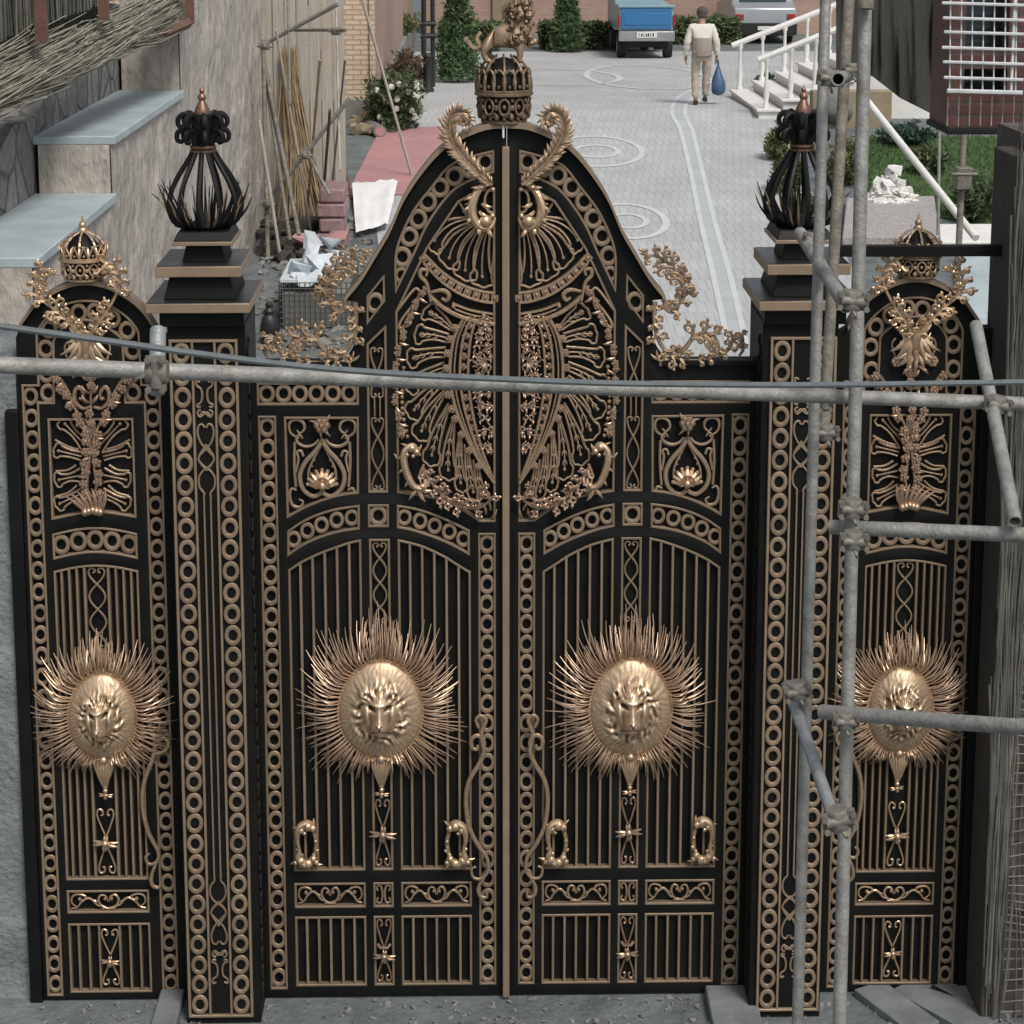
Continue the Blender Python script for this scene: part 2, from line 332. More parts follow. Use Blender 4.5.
    def build(s, name, m, parent=None, smooth=True, bevel=0, angle=40):
        off = base_of(parent) if parent else Vector((0,0,0))
        if s.sx < 0:
            vs = [(x*s.sx, y, z) for x, y, z in s.v]; fs = [f[::-1] for f in s.f]
        else: vs, fs = s.v, s.f
        me = bpy.data.meshes.new(name)
        me.from_pydata([(x-off.x, y-off.y, z-off.z) for x, y, z in vs], [], fs); me.update()
        return finish(name, me, m, parent, smooth, bevel, angle)
def finish(name, me, m, parent=None, smooth=True, bevel=0, angle=40):
    o = bpy.data.objects.new(name, me); C.objects.link(o)
    if m is not None: me.materials.append(MT[m] if isinstance(m, str) else m)
    if smooth:
        for p in me.polygons: p.use_smooth = True
        try: me.set_sharp_from_angle(angle=math.radians(angle))
        except Exception: pass
    if bevel:
        b = o.modifiers.new('bevel', 'BEVEL'); b.width = bevel; b.segments = 2; b.limit_method = 'ANGLE'
    if parent: o.parent = parent
    return o
def recenter(o):                                          # a one-mesh thing gets its origin at its base
    vs = [v.co for v in o.data.vertices]
    c = Vector((sum(v.x for v in vs)/len(vs), sum(v.y for v in vs)/len(vs), min(v.z for v in vs)))
    o.data.transform(Matrix.Translation(-c)); o.location = c; return o
def tag(o, label, cat, group=None):
    o['label'] = label; o['category'] = cat
    if group: o['group'] = group
    return o
def thing(name, label, cat, loc=(0,0,0), group=None):
    o = bpy.data.objects.new(name, None); o.empty_display_size = 0.2; C.objects.link(o); o.location = Vector(loc)
    return tag(o, label, cat, group)
def solo(mb, name, m, label, cat, group=None, **kw):
    return tag(recenter(mb.build(name, m, **kw)), label, cat, group)
def struct(mb, name, m, **kw):
    o = mb.build(name, m, **kw); o['kind'] = 'structure'; return o

# ------------------------------------------------------------------ 2-D curve helpers
def cr(pts, n=6, closed=False):
    P = [Vector(p) for p in pts]; m = len(P); out = []
    for i in range(m if closed else m-1):
        if closed: a, b, c, d = P[i-1], P[i], P[(i+1) % m], P[(i+2) % m]
        else: a, b, c, d = P[max(i-1,0)], P[i], P[i+1], P[min(i+2,m-1)]
        for k in range(n):
            t = k/n
            out.append(0.5*((2*b)+(c-a)*t+(2*a-5*b+4*c-d)*t*t+(3*b-a-3*c+d)*t**3))
    if not closed: out.append(P[-1])
    return out
def resample(pts, n):
    L = [0]
    for a, b in zip(pts, pts[1:]): L.append(L[-1]+(b-a).length)
    out = []; j = 0
    for k in range(n):
        s = L[-1]*k/(n-1)
        while j < len(L)-2 and L[j+1] < s: j += 1
        f = (s-L[j])/max(1e-9, L[j+1]-L[j]); out.append(pts[j].lerp(pts[j+1], f))
    return out
def spiral(cx, cz, r0, r1, a0, a1, n=14):
    return [(cx+(r0+(r1-r0)*i/n)*math.cos(a0+(a1-a0)*i/n), cz+(r0+(r1-r0)*i/n)*math.sin(a0+(a1-a0)*i/n)) for i in range(n+1)]
def taper(n, r, e0=0.4, e1=0.4):
    return [r*(e0+(1-e0)*min(1, i/(n*0.3+1e-6)) if i < n*0.3 else (e1+(1-e1)*min(1, (n-1-i)/(n*0.4)) if i > n*0.6 else 1)) for i in range(n)]
class Zm:                                                 # reads a point off an enlarged view of the photo, on the gate plane
    def __init__(s, x0, y0, k, Y=0.0): s.x0 = x0; s.y0 = y0; s.k = k; s.Y = Y
    def __call__(s, x, y): return G(s.x0+x/s.k, s.y0+y/s.k, s.Y)
PXM = 1/190.0
def wire(mb, pts, r, y, n=5, k=5, tp=None, flat=0.8):     # smooth gold rod through planar points
    c = cr(pts, n); m = len(c)
    rr = r if tp is None else taper(m, r, *tp)
    mb.tube([(p[0], y, p[1]) for p in c], rr, k, flat=flat, planar=True)
def leaflet(mb, p, d, L, r, y, bend=0.6, lift=0.01, n=5):
    d = Vector(d).normalized(); q = Vector((-d.y, d.x)); pts = []; rr = []
    for i in range(n+1):
        t = i/n; ang = bend*t
        off = d*(L*t*math.cos(ang*0.5)) + q*(L*t*math.sin(ang*0.5))
        pts.append((p[0]+off.x, y-lift*math.sin(t*PI*0.8), p[1]+off.y)); rr.append(r*(0.55+0.9*t if t < 0.5 else 1.0-0.9*(t-0.5)*2*0.95))
    mb.tube(pts, rr, 5, flat=0.55, planar=True)
def acanthus(mb, pts, r, L, n, y, smooth=6, both=True, lift=0.012, bend=0.9, spread=0.9, jag=0.25, sidefirst=1):
    c = cr([Vector((p[0], p[1])) for p in pts], smooth); c = resample(c, n*2+2)
    m = len(c)
    mb.tube([(p.x, y-lift*0.6, p.y) for p in c], [r*(0.75-0.5*i/(m-1)) for i in range(m)], 6, flat=0.8, planar=True)
    for i in range(0, m-1):
        t = (c[min(i+1,m-1)]-c[max(i-1,0)]).normalized(); q = Vector((-t.y, t.x))
        env = 0.35+0.65*math.sin(PI*(0.12+0.80*i/(m-1)))
        for sgn in ((1,-1) if both else (sidefirst,)):
            d = t*math.cos(spread)+q*(sgn*math.sin(spread)); ll = L*env*(1+R.uniform(-jag, jag))
            leaflet(mb, c[i], d, ll, ll*0.16+0.002, y+R.uniform(-.006,.006), bend=sgn*bend*R.uniform(-0.5,0.55), lift=lift)
def rinceau(mb, pts, r, n, L, y, lift=0.02, seed=1, both=True):
    q_ = random.Random(seed); c = resample(cr([Vector((p[0], p[1])) for p in pts], 6), n*3+1); m = len(c)
    mb.tube([(p.x, y-lift*0.3, p.y) for p in c], [r*(1.0-0.6*i/(m-1)) for i in range(m)], 6, planar=True)
    for i in range(n):
        j = 3*i+1; t = (c[j+1]-c[j-1]).normalized(); q = Vector((-t.y, t.x))
        for sgn in ((1,-1) if both else (1,)):
            if q_.random() < 0.12: continue
            l = L*(0.6+0.4*math.sin(PI*(i+0.7)/n))*q_.uniform(0.75,1.2); tw = q_.uniform(0.8,1.15)
            P = [c[j]+(t*u+q*(sgn*v*tw))*l for u, v in ((0,0),(0.30,0.20),(0.62,0.55),(0.60,0.95),(0.28,1.0),(0.18,0.72),(0.36,0.66))]
            cc = cr(P, 3); k = len(cc); dy = q_.uniform(0,lift)
            mb.tube([(p.x, y-dy-lift*0.5*math.sin(PI*a/(k-1)), p.y) for a, p in enumerate(cc)], [r*(0.8-0.35*a/(k-1)) for a in range(k)], 5, planar=True)
            for a, (du, dv) in ((5,(0.9,0.3)),(8,(0.7,1.0)),(3,(-0.1,1.0))):
                d = t*du+q*(sgn*dv); leaflet(mb, cc[a], d, l*q_.uniform(0.4,0.62), l*0.15+0.002, y-dy, bend=sgn*q_.uniform(-0.9,0.9), lift=lift*0.6)
def flower(mb, x, z, r, y, n=5, ph=0.0):
    for i in range(n):
        a = ph+2*PI*i/n
        mb.ball((x+r*0.6*math.cos(a), y, z+r*0.6*math.sin(a)), r*0.48, r*0.35, r*0.48, 6, 4)
    mb.ball((x, y-r*0.35, z), r*0.36, nu=6, nv=4)
def fill(name, m, outer, holes, y0, y1, parent, sx=1, bev=0.003):
    cu = bpy.data.curves.new(name, 'CURVE'); cu.dimensions = '2D'; cu.fill_mode = 'BOTH'
    for pl in [outer]+holes:
        sp = cu.splines.new('POLY'); sp.points.add(len(pl)-1); sp.use_cyclic_u = True
        for i, p in enumerate(pl): sp.points[i].co = (p[0], p[1], 0, 1)
    cu.extrude = (y1-y0)/2-bev; cu.bevel_depth = bev; cu.bevel_resolution = 1; cu.offset = -bev
    t = bpy.data.objects.new('tmp', cu); C.objects.link(t); bpy.context.view_layer.update()
    dg = bpy.context.evaluated_depsgraph_get(); me = bpy.data.meshes.new_from_object(t.evaluated_get(dg)); 
    bpy.data.objects.remove(t); bpy.data.curves.remove(cu)
    off = base_of(parent); ym = (y0+y1)/2
    for v in me.vertices:
        x, z, d = v.co; v.co = (x*sx-off.x, ym-d-off.y, z-off.z)
    bm = bmesh.new(); bm.from_mesh(me); bmesh.ops.remove_doubles(bm, verts=bm.verts, dist=0.0003); bmesh.ops.recalc_face_normals(bm, faces=bm.faces); bm.to_mesh(me); bm.free()
    me.name = name; me.materials.clear()
    return finish(name, me, m, parent, True, 0, 30)
def X(px, py, Y=0.0): return G(px, py, Y)[0]
def Zz(py, Y=0.0, px=380): return G(px, py, Y)[1]
def rect(px0, px1, py0, py1, ref=None, pref=None, Y=0.0):
    r = ref if ref is not None else (py0+py1)/2
    x0 = X(px0, r, Y); x1 = X(px1, r, Y); m = (px0+px1)/2
    z0 = G(m, py0, Y)[1]; z1 = G(m, py1, Y)[1]
    return [(x0,z0),(x1,z0),(x1,z1),(x0,z1)]
def bbox(p): xs = [q[0] for q in p]; zs = [q[1] for q in p]; return min(xs), max(xs), min(zs), max(zs)

# gold line work around a recessed panel
YB, YF = 0.014, -0.016                                    # recess floor / face of the frame
def outline(mb, pl, w=0.014, inset=0.006):
    P = [Vector(p) for p in pl]; m = len(P); A = sum(P[i-1].x*P[i].y-P[i].x*P[i-1].y for i in range(m)); sg = 1 if A > 0 else -1
    out = []
    for i in range(m):
        a = (P[i]-P[i-1]).normalized(); b = (P[(i+1) % m]-P[i]).normalized()
        na = Vector((-a.y,a.x))*sg; nb = Vector((-b.y,b.x))*sg; q = na+nb
        if q.length < 1e-6: q = na
        q.normalize(); k = max(0.35, q.dot(na)); out.append(P[i]+q*(inset/k))
    mb.strip([(p.x,p.y) for p in out], w, YF-0.003, YB, closed=True)
RINGM = None
def ring_part(parent, sx, x, z, Ro, sz=1.15, y=-0.006):   # one gold ring of a border
    global RINGM
    if RINGM is None:
        q = MB(); q.ring(0, 0, 0.77, 0.25, 0, 24, 8, 0.75); o = q.build('ring', 'paint', None); RINGM = o.data; bpy.data.objects.remove(o)
    o = bpy.data.objects.new('ring', RINGM); C.objects.link(o); o.parent = parent; off = base_of(parent)
    o.location = (sx*x-off.x+R.gauss(0,.0009), y-off.y, z-off.z+R.gauss(0,.0012)); o.scale = (Ro*R.uniform(.985,1.01), Ro, Ro*sz*R.uniform(.985,1.01)); o.rotation_euler = (R.gauss(0,.02), R.uniform(0,0.12), R.gauss(0,.025))
def ring_fill(root, sx, pl, n, vertical=True, y=-0.006, k=0.90):
    x0,x1,z0,z1 = bbox(pl)
    if vertical:
        Ro = (x1-x0)/2*k; st = (z1-z0-0.014)/n
        for i in range(n): ring_part(root, sx, (x0+x1)/2, z1-0.007-st*(i+0.5), Ro, min(1.28, st/2/Ro*1.0), y)
    else:
        st = (x1-x0-0.014)/n; Ro = st/2
        for i in range(n): ring_part(root, sx, x0+0.007+st*(i+0.5), (z0+z1)/2, Ro, min(1.22, (z1-z0)/2*0.9/Ro), y)
def ring_fill_old(mb, pl, n, vertical=True, shrink=0.93):
    x0,x1,z0,z1 = bbox(pl)
    if vertical:
        Rr = (x1-x0)/2*0.80; st = (z1-z0-0.012)/n; sz = min(1.12, st/2/Rr*0.98)
        for i in range(n): mb.ring((x0+x1)/2, z1-0.006-st*(i+0.5), Rr*0.78, Rr*0.235, -0.006, flat=0.75, sz=sz*1.0)
    else:
        Rr = (z1-z0)/2*0.80; st = (x1-x0-0.012)/n
        for i in range(n): mb.ring(x0+0.006+st*(i+0.5), (z0+z1)/2, min(Rr, st/2)*0.78, min(Rr,st/2)*0.235, -0.006, flat=0.75, sz=1.1)
def lattice(mb, pl, k, r=0.0055, curls=True):
    x0,x1,z0,z1 = bbox(pl); xc = (x0+x1)/2; a = (x1-x0)/2-0.02; d = 0.03
    for s in (-1,1):
        pts = []
        for i in range(k*10+1):
            u = i/(k*10); pts.append((xc+s*a*math.cos(PI*k*u), -0.004, z1-d-(z1-z0-2*d)*u))
        mb.tube(pts, r, 5, planar=True)
        if curls:
            for zz, up in ((z1-d, 1),(z0+d, -1)):
                ss = s if (up == 1 or k % 2 == 0) else s
                sp = spiral(xc+ss*a*0.48, zz+up*0.002, a*0.52, a*0.16, 0 if ss > 0 else PI, (PI*1.5 if ss > 0 else -PI*0.5)*up if up > 0 else ((-PI*1.5) if ss > 0 else PI*2.5), 10)
                mb.tube([(p[0], -0.004, p[1]) for p in sp], r, 5, planar=True)
    for i in range(1, k):
        zz = z1-d-(z1-z0-2*d)*(i-0.5+0.0)/k
        mb.ball((xc, -0.008, zz), 0.009, 0.006, 0.009, 6, 4)
def scrollrow(mb, pl, r=0.007):
    x0,x1,z0,z1 = bbox(pl); xc = (x0+x1)/2; zc = (z0+z1)/2; h = (z1-z0)/2-0.02; w = (x1-x0)/2-0.02
    for s in (-1,1):
        q = lambda u, v: (xc+s*u*w, zc+v*h)
        wire(mb, [q(0.02,-0.1), q(0.06,0.55), q(0.19,0.72), q(0.27,0.15), q(0.2,-0.55), q(0.0,-0.95), q(-0.18,-0.9)], r, -0.006, 5, 5, (0.5,0.4))
        wire(mb, [q(0.0,-0.85), q(0.28,-0.55), q(0.42,0.1), q(0.55,0.35), q(0.72,-0.1), q(0.84,-0.75), q(0.99,-0.9)], r, -0.006, 5, 5, (0.4,0.5))
        wire(mb, [q(0.84,-0.75), q(0.98,-0.2), q(0.95,0.6), q(0.8,0.85), q(0.62,0.6), q(0.64,0.15), q(0.76,0.12), q(0.8,0.35)], r, -0.006, 5, 5, (0.5,0.5))
        wire(mb, [q(0.42,0.1), q(0.33,-0.1), q(0.36,-0.35)], r*0.8, -0.006, 5, 5, (0.6,0.4))
        mb.ball((q(0.76,0.3)[0], -0.01, q(0.76,0.3)[1]), 0.011, nu=6, nv=4)
        mb.ball((q(0.09,0.3)[0], -0.01, q(0.09,0.3)[1]), 0.009, nu=6, nv=4)
def bars(root, sx, xs, top, zb, w=0.0135):
    for x in xs:
        mb = MB(sx); mb.strip([(x, zb), (x, top(x))], w, YF-0.001, YB); mb.build('bar', 'paint', root)
def interp(pts):
    pts = sorted(pts)
    def f(x):
        for (a, za), (b, zb) in zip(pts, pts[1:]):
            if x <= b: return za+(zb-za)*(x-a)/(b-a)
        return pts[-1][1]
    return f
def petal(mb, b0, b1, tip, w, r, y, stem=True, curv=0.0):           # looped petal with a lobed tip and a beaded stem
    b0 = Vector(b0); b1 = Vector(b1); tip = Vector(tip); mid = (b0+b1)/2
    d = (tip-mid); L = d.length; d.normalize(); q = Vector((-d.y, d.x))
    if (b0-mid).dot(q) < 0: b0, b1 = b1, b0
    lobe = [b0, mid+d*L*0.4+q*w*0.55, mid+d*L*0.72+q*w*0.8, mid+d*L*0.80+q*w*1.15, mid+d*L*0.93+q*w*1.05, mid+d*L*0.965+q*w*0.5, tip,
            mid+d*L*0.965-q*w*0.5, mid+d*L*0.93-q*w*1.05, mid+d*L*0.80-q*w*1.15, mid+d*L*0.72-q*w*0.8, mid+d*L*0.4-q*w*0.55, b1]
    def bend(p):
        t = max(0, min(1, (p-mid).dot(d)/L)); return p+q*(curv*L*4*t*(1-t))
    lobe = [bend(p) for p in lobe]
    wire(mb, lobe, r, y, 3, 5)
    if stem:
        e = mid+d*L*0.82
        pp = [bend(mid+(e-mid)*(k/6)) for k in range(7)]; e = pp[-1]
        mb.tube([(p.x,y-0.002,p.y) for p in pp], r*0.75, 5, planar=True)
        mb.ball((e.x, y-0.004, e.y), r*1.5, nu=6, nv=4)

# ------------------------------------------------------------------ lion medallion (three sub-parts)
def medallion(parent, sx, px, py, rx, ry, rays, seed, tilt=0.0):
    rr = random.Random(seed); cx, cz = G(px, py)
    a, b = rx*PXM, ry*PXM; y0 = -0.055
    g = lambda u, v, su, sv: math.exp(-(u*u)/(2*su*su)-(v*v)/(2*sv*sv))
    def h(u, v):
        r2 = u*u+v*v; r = math.sqrt(r2); th = math.atan2(u, v)
        z = 0.070*max(0, 1-r2)**0.6
        fu, fv = u*1.05, v-0.03
        z += 0.040*g(fu, fv-0.02, 0.26, 0.34)
        z += 0.034*g(fu, fv-0.06, 0.085, 0.22)                       # broad bridge of the nose
        z += 0.036*g(fu, fv+0.20, 0.17, 0.13)                        # muzzle
        z += 0.026*g(fu, fv+0.115, 0.085+0.25*max(0,-(fv+0.115)), 0.045)  # nose leather
        for sgn in (-1,1):
            z += 0.022*g(fu-sgn*0.105, fv+0.24, 0.085, 0.07)
            z -= 0.040*g(fu-sgn*(0.195+0.35*(fv-0.15)), fv-0.14-sgn*fu*0.15+0.03, 0.055, 0.026)
            z += 0.010*g(fu-sgn*0.19, fv-0.135, 0.020, 0.013)
            z += 0.026*g(fu-sgn*0.15-0.5*sgn*(fv-0.25), fv-0.25, 0.075, 0.030)
            z -= 0.013*g(fu-sgn*0.235, fv+0.09, 0.032, 0.12)             # furrow between muzzle and cheek
            z += 0.020*g(fu-sgn*0.33, fv-0.02, 0.060, 0.11)
            z += 0.042*g(fu-sgn*0.40, fv-0.40, 0.075, 0.070); z -= 0.036*g(fu-sgn*0.40, fv-0.385, 0.034, 0.035)
            z -= 0.018*g(fu-sgn*0.055, fv+0.145, 0.018, 0.016)
            z -= 0.022*g(fu-sgn*0.09, fv+0.325+0.5*abs(fu)-0.05, 0.08, 0.014)
        z -= 0.020*g(fu, fv+0.215, 0.009, 0.05)
        z += 0.024*g(fu, fv+0.40, 0.085, 0.05)
        for k in range(-3, 4):
            z += 0.013*g(fu-k*0.055-k*0.18*(fv-0.36), fv-0.40, 0.016, 0.10)
        wgt = min(1, max(0, (r-0.36)/0.15))*min(1, (1.0-r)/0.05 if r < 1 else 0)
        nz = noise.noise(Vector((u*3.2, v*3.2, seed)))
        z += wgt*(0.010*math.sin(th*15+nz*7+r*9)*math.exp(-((r-0.52)/0.16)**2)+0.016*noise.noise(Vector((u*9, v*7+5, seed)))*math.exp(-((r-0.52)/0.16)**2) + 0.0022*math.sin(th*58+nz*9+r*6))
        return z
    nr, na = 46, 120; vs = []; fs = []
    vs.append((cx, y0-h(0,0), cz))
    for i in range(1, nr+1):
        r = i/nr
        for j in range(na):
            t = 2*PI*j/na; u, v = r*math.sin(t), r*math.cos(t)
            uu = u*math.cos(tilt)-v*math.sin(tilt); vv = u*math.sin(tilt)+v*math.cos(tilt)
            egg = 1-0.06*v
            vs.append((cx+a*u*egg, y0-h(uu, vv), cz+b*v))
    for j in range(na): fs.append((0, 1+(j+1) % na, 1+j))
    for i in range(nr-1):
        for j in range(na):
            j2 = (j+1) % na; p = 1+i*na
            fs.append((p+j, p+j2, p+na+j2, p+na+j))
    o = len(vs); p = 1+(nr-1)*na
    for j in range(na): x, y, z = vs[p+j]; vs.append((x, -0.01, z))
    for j in range(na): j2 = (j+1) % na; fs.append((p+j, p+j2, o+j2, o+j))
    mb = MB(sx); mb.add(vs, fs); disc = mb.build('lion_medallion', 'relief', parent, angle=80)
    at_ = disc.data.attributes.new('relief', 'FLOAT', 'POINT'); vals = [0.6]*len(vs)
    for i in range(1, nr):                                  # shading put into the colour: recesses darkened, high points brightened for a clearer face
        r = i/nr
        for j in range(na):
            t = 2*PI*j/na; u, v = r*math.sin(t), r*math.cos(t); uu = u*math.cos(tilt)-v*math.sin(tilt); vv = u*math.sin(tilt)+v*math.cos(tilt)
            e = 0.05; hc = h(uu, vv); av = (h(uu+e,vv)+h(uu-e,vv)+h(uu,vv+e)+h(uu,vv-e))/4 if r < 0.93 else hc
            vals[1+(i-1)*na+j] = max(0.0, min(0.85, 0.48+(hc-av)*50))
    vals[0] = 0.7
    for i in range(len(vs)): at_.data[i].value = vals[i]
    if seed % 2 == 0: disc['label'] = 'gold oval medallion with a lion face in relief'
    mb = MB(sx)                                             # rim
    mb.tube([(cx+a*1.01*math.sin(2*PI*j/60)*(1-0.06*math.cos(2*PI*j/60)), y0+0.002, cz+b*1.01*math.cos(2*PI*j/60)) for j in range(60)], 0.008, 6, closed=True, planar=True)
    mb.build('medallion_rim', 'gold', disc)
    mb = MB(sx)
    def reach(t):                                           # length of the ray in px by angle (0 = up)
        t = abs((t+PI) % (2*PI)-PI); d = math.degrees(t)
        return interp([(0,100),(12,90),(28,84),(42,92),(60,84),(80,78),(100,80),(120,84),(140,82),(158,74),(172,62),(180,58)])(d)
    nray = rays
    for layer in range(3):
        for i in range(nray):
            t = 2*PI*(i+0.37*layer)/nray+rr.uniform(-0.012,0.012)
            if abs(abs((t+PI) % (2*PI)-PI)-PI) < 0.16: continue
            dx, dz = math.sin(t), math.cos(t)
            bx, bz = cx+a*0.97*dx, cz+b*0.97*dz
            L = (reach(t)*1.07*(rx/42.0*1.06 if rx < 40 else 1.0)*rr.uniform(0.84,1.06)*(1.0,0.95,0.84)[layer])*PXM
            ex, ez = cx+L*dx, cz+L*dz
            tip = Vector((ex-bx, ez-bz)); ln = tip.length
            if ln < 0.02: continue
            tip.normalize(); q = Vector((-tip.y, tip.x))
            sgn = 1 if dx > 0 else -1
            bendk = (0.24+rr.uniform(-0.06,0.08))*sgn*max(-0.75, min(1, dz*1.4+0.45))
            if abs(dx) < 0.25 and dz > 0: bendk *= 0.3
            lift = rr.uniform(0.015,0.06); pts = []; rad = []
            m = 8
            for k in range(m+1):
                f = k/m; off = tip*(ln*f)+q*(ln*bendk*(f**2.0))
                droop = 0.10*ln*(f**3)*max(-0.35, min(1, 0.6-dz*1.6))*abs(dx)
                pts.append((bx+off.x, -0.02-0.018*layer-lift*math.sin(PI*min(1,f*1.02)), bz+off.y-droop))
                rad.append(0.0037*(0.85+0.3*math.sin(PI*f))*(1-0.55*f**3))
            mb.tube(pts, rad, 5)
    for i in range(40):                                    # flame of fine rays gathered upward over the disc
        t = rr.uniform(-0.75,0.75); bx, bz = cx+a*0.95*math.sin(t), cz+b*0.97*math.cos(t)
        hh = (rr.uniform(62,104)-12*abs(t))*PXM*(rx/42.0); ex = cx+a*(0.42*t+rr.uniform(-.18,.18)); pts = []
        for k in range(8):
            f = k/7; pts.append((bx+(ex-bx)*(f**0.8)*0.8+rr.uniform(-.002,.002), -0.03-0.03*math.sin(PI*f), bz+(cz+hh-bz)*f if cz+hh > bz+0.03 else bz+0.04*f))
        mb.tube(pts, [0.0042*(1-0.7*(k/7)**2) for k in range(8)], 5)
    mb.build('feather_rays', 'feather', disc)
    mb = MB(sx)                                             # bunched leaf finial under the disc
    zb = cz-b*1.0
    for s in (-1,1):
        acanthus(mb, [(cx+s*0.01, zb+0.01), (cx+s*0.06, zb-0.005), (cx+s*0.12, zb-0.03)], 0.008, 0.035, 4, -0.05)
    for k in range(-3,4):
        mb.tube([(cx+k*0.016, -0.05, zb+0.0), (cx+k*0.015, -0.07+abs(k)*.006, zb-0.05), (cx+k*0.007, -0.06, zb-0.12), (cx+k*0.003, -0.04, zb-0.175)], [0.008,0.0105,0.007,0.003], 6)
    mb.ball((cx, -0.04, zb-0.19), 0.015); star_leaf(mb, cx, zb-0.215, 0.035, -0.03)
    mb.ball((cx, -0.04, zb-0.17), 0.010); mb.ball((cx, -0.065, zb-0.005), 0.024)
    mb.build('leaf_drop', 'gold', disc)
    return disc
def star_leaf(mb, x, z, r, y):
    for i in range(8):
        a = PI/8+2*PI*i/8 if i % 2 else 2*PI*i/8
        L = r*(1.15 if abs(math.cos(a)) > 0.9 else 0.75)
        leaflet(mb, (x, z), (math.cos(a), math.sin(a)), L, r*0.2, y, bend=0.2, lift=0.012)
    mb.ball((x, y-0.01, z), r*0.33)
def xheart(mb, pl, zc, r=0.0055):                         # crossing bows above and below a leaf
    x0,x1,z0,z1 = bbox(pl); xc = (x0+x1)/2; a = (x1-x0)/2-0.018
    for s in (-1,1):
        for up, ze in ((1, z1-0.02),(-1, z0+0.02)):
            H = abs(ze-zc)
            wire(mb, [(xc, zc+up*H*0.12), (xc+s*a*0.5, zc+up*H*0.42), (xc+s*a, zc+up*H*0.8), (xc+s*a*0.8, zc+up*H*0.97), (xc+s*a*0.35, zc+up*H*0.93), (xc+s*a*0.3, zc+up*H*0.80), (xc+s*a*0.55, zc+up*H*0.80)], r, -0.006, 4, 5)
def pull(parent, sx, px, py, mir=1):                      # baroque loop-shaped mount
    mb = MB(sx); cx, cz = G(px, py); k = PXM
    q = lambda u, v: (cx+mir*u*k, cz+v*k)
    c = cr([q(7,14), q(2,23), q(-7,20), q(-10,8), q(-8,-6), q(-9,-14), q(-2,-21), q(5,-16), q(7,-10)], 5)
    m = len(c)
    mb.tube([(p.x, -0.045-0.02*math.sin(PI*i/(m-1)), p.y) for i, p in enumerate(c)], [0.009+0.011*abs(math.sin(1.9*PI*i/(m-1)+0.4)) for i in range(m)], 8, flat=1.0, planar=True)
    for (u,v,d) in ((-9,4,(-1,0.3)),(-8,-4,(-1,-0.4)),(-9,10,(-0.9,0.7)),(2,22,(0.2,1)),(-3,22,(-0.4,1)),(8,2,(1,0.2)),(8,-6,(0.9,-0.6)),(-4,14,(0.6,-0.9)),(-5,-12,(0.6,0.9))): leaflet(mb, q(u,v), (mir*d[0]*0.6,d[1]+0.5), 0.021, 0.012, -0.06, bend=1.2*mir, lift=0.006)
    c = cr([q(7,12), q(9,2), q(8,-10)], 5); mb.tube([(p.x, -0.04, p.y) for p in c], 0.012, 6, planar=True)
    for u, v, r in ((1,20,5),(6,18,4),(-6,16,4),(-7,-17,5),(1,-20,5),(6,-15,4),(-9,14,3),(9,-19,3),(-12,-19,3)):
        x, z = q(u, v); mb.ball((x, -0.06, z), r*k, nu=7, nv=5)
    leaflet(mb, q(4,-20), (mir*0.9,-0.5), 0.06, 0.01, -0.04); leaflet(mb, q(-8,-17), (-mir,-0.2), 0.06, 0.01, -0.04); leaflet(mb, q(-6,17), (-mir,0.4), 0.05, 0.009, -0.04)
    leaflet(mb, q(0,-20), (0,-1), 0.045, 0.011, -0.04); leaflet(mb, q(6,18), (mir*0.4,1), 0.05, 0.010, -0.04)
    return mb.build('scroll_mount', 'gold', parent)

Z1 = Zm(240, 340, 3.793); Z2 = Zm(240, 600, 3.793); Z3 = Zm(380, 100, 3.938); Z4 = Zm(370, 280, 3.793); ZR = Zm(340, 0, 3.0118)

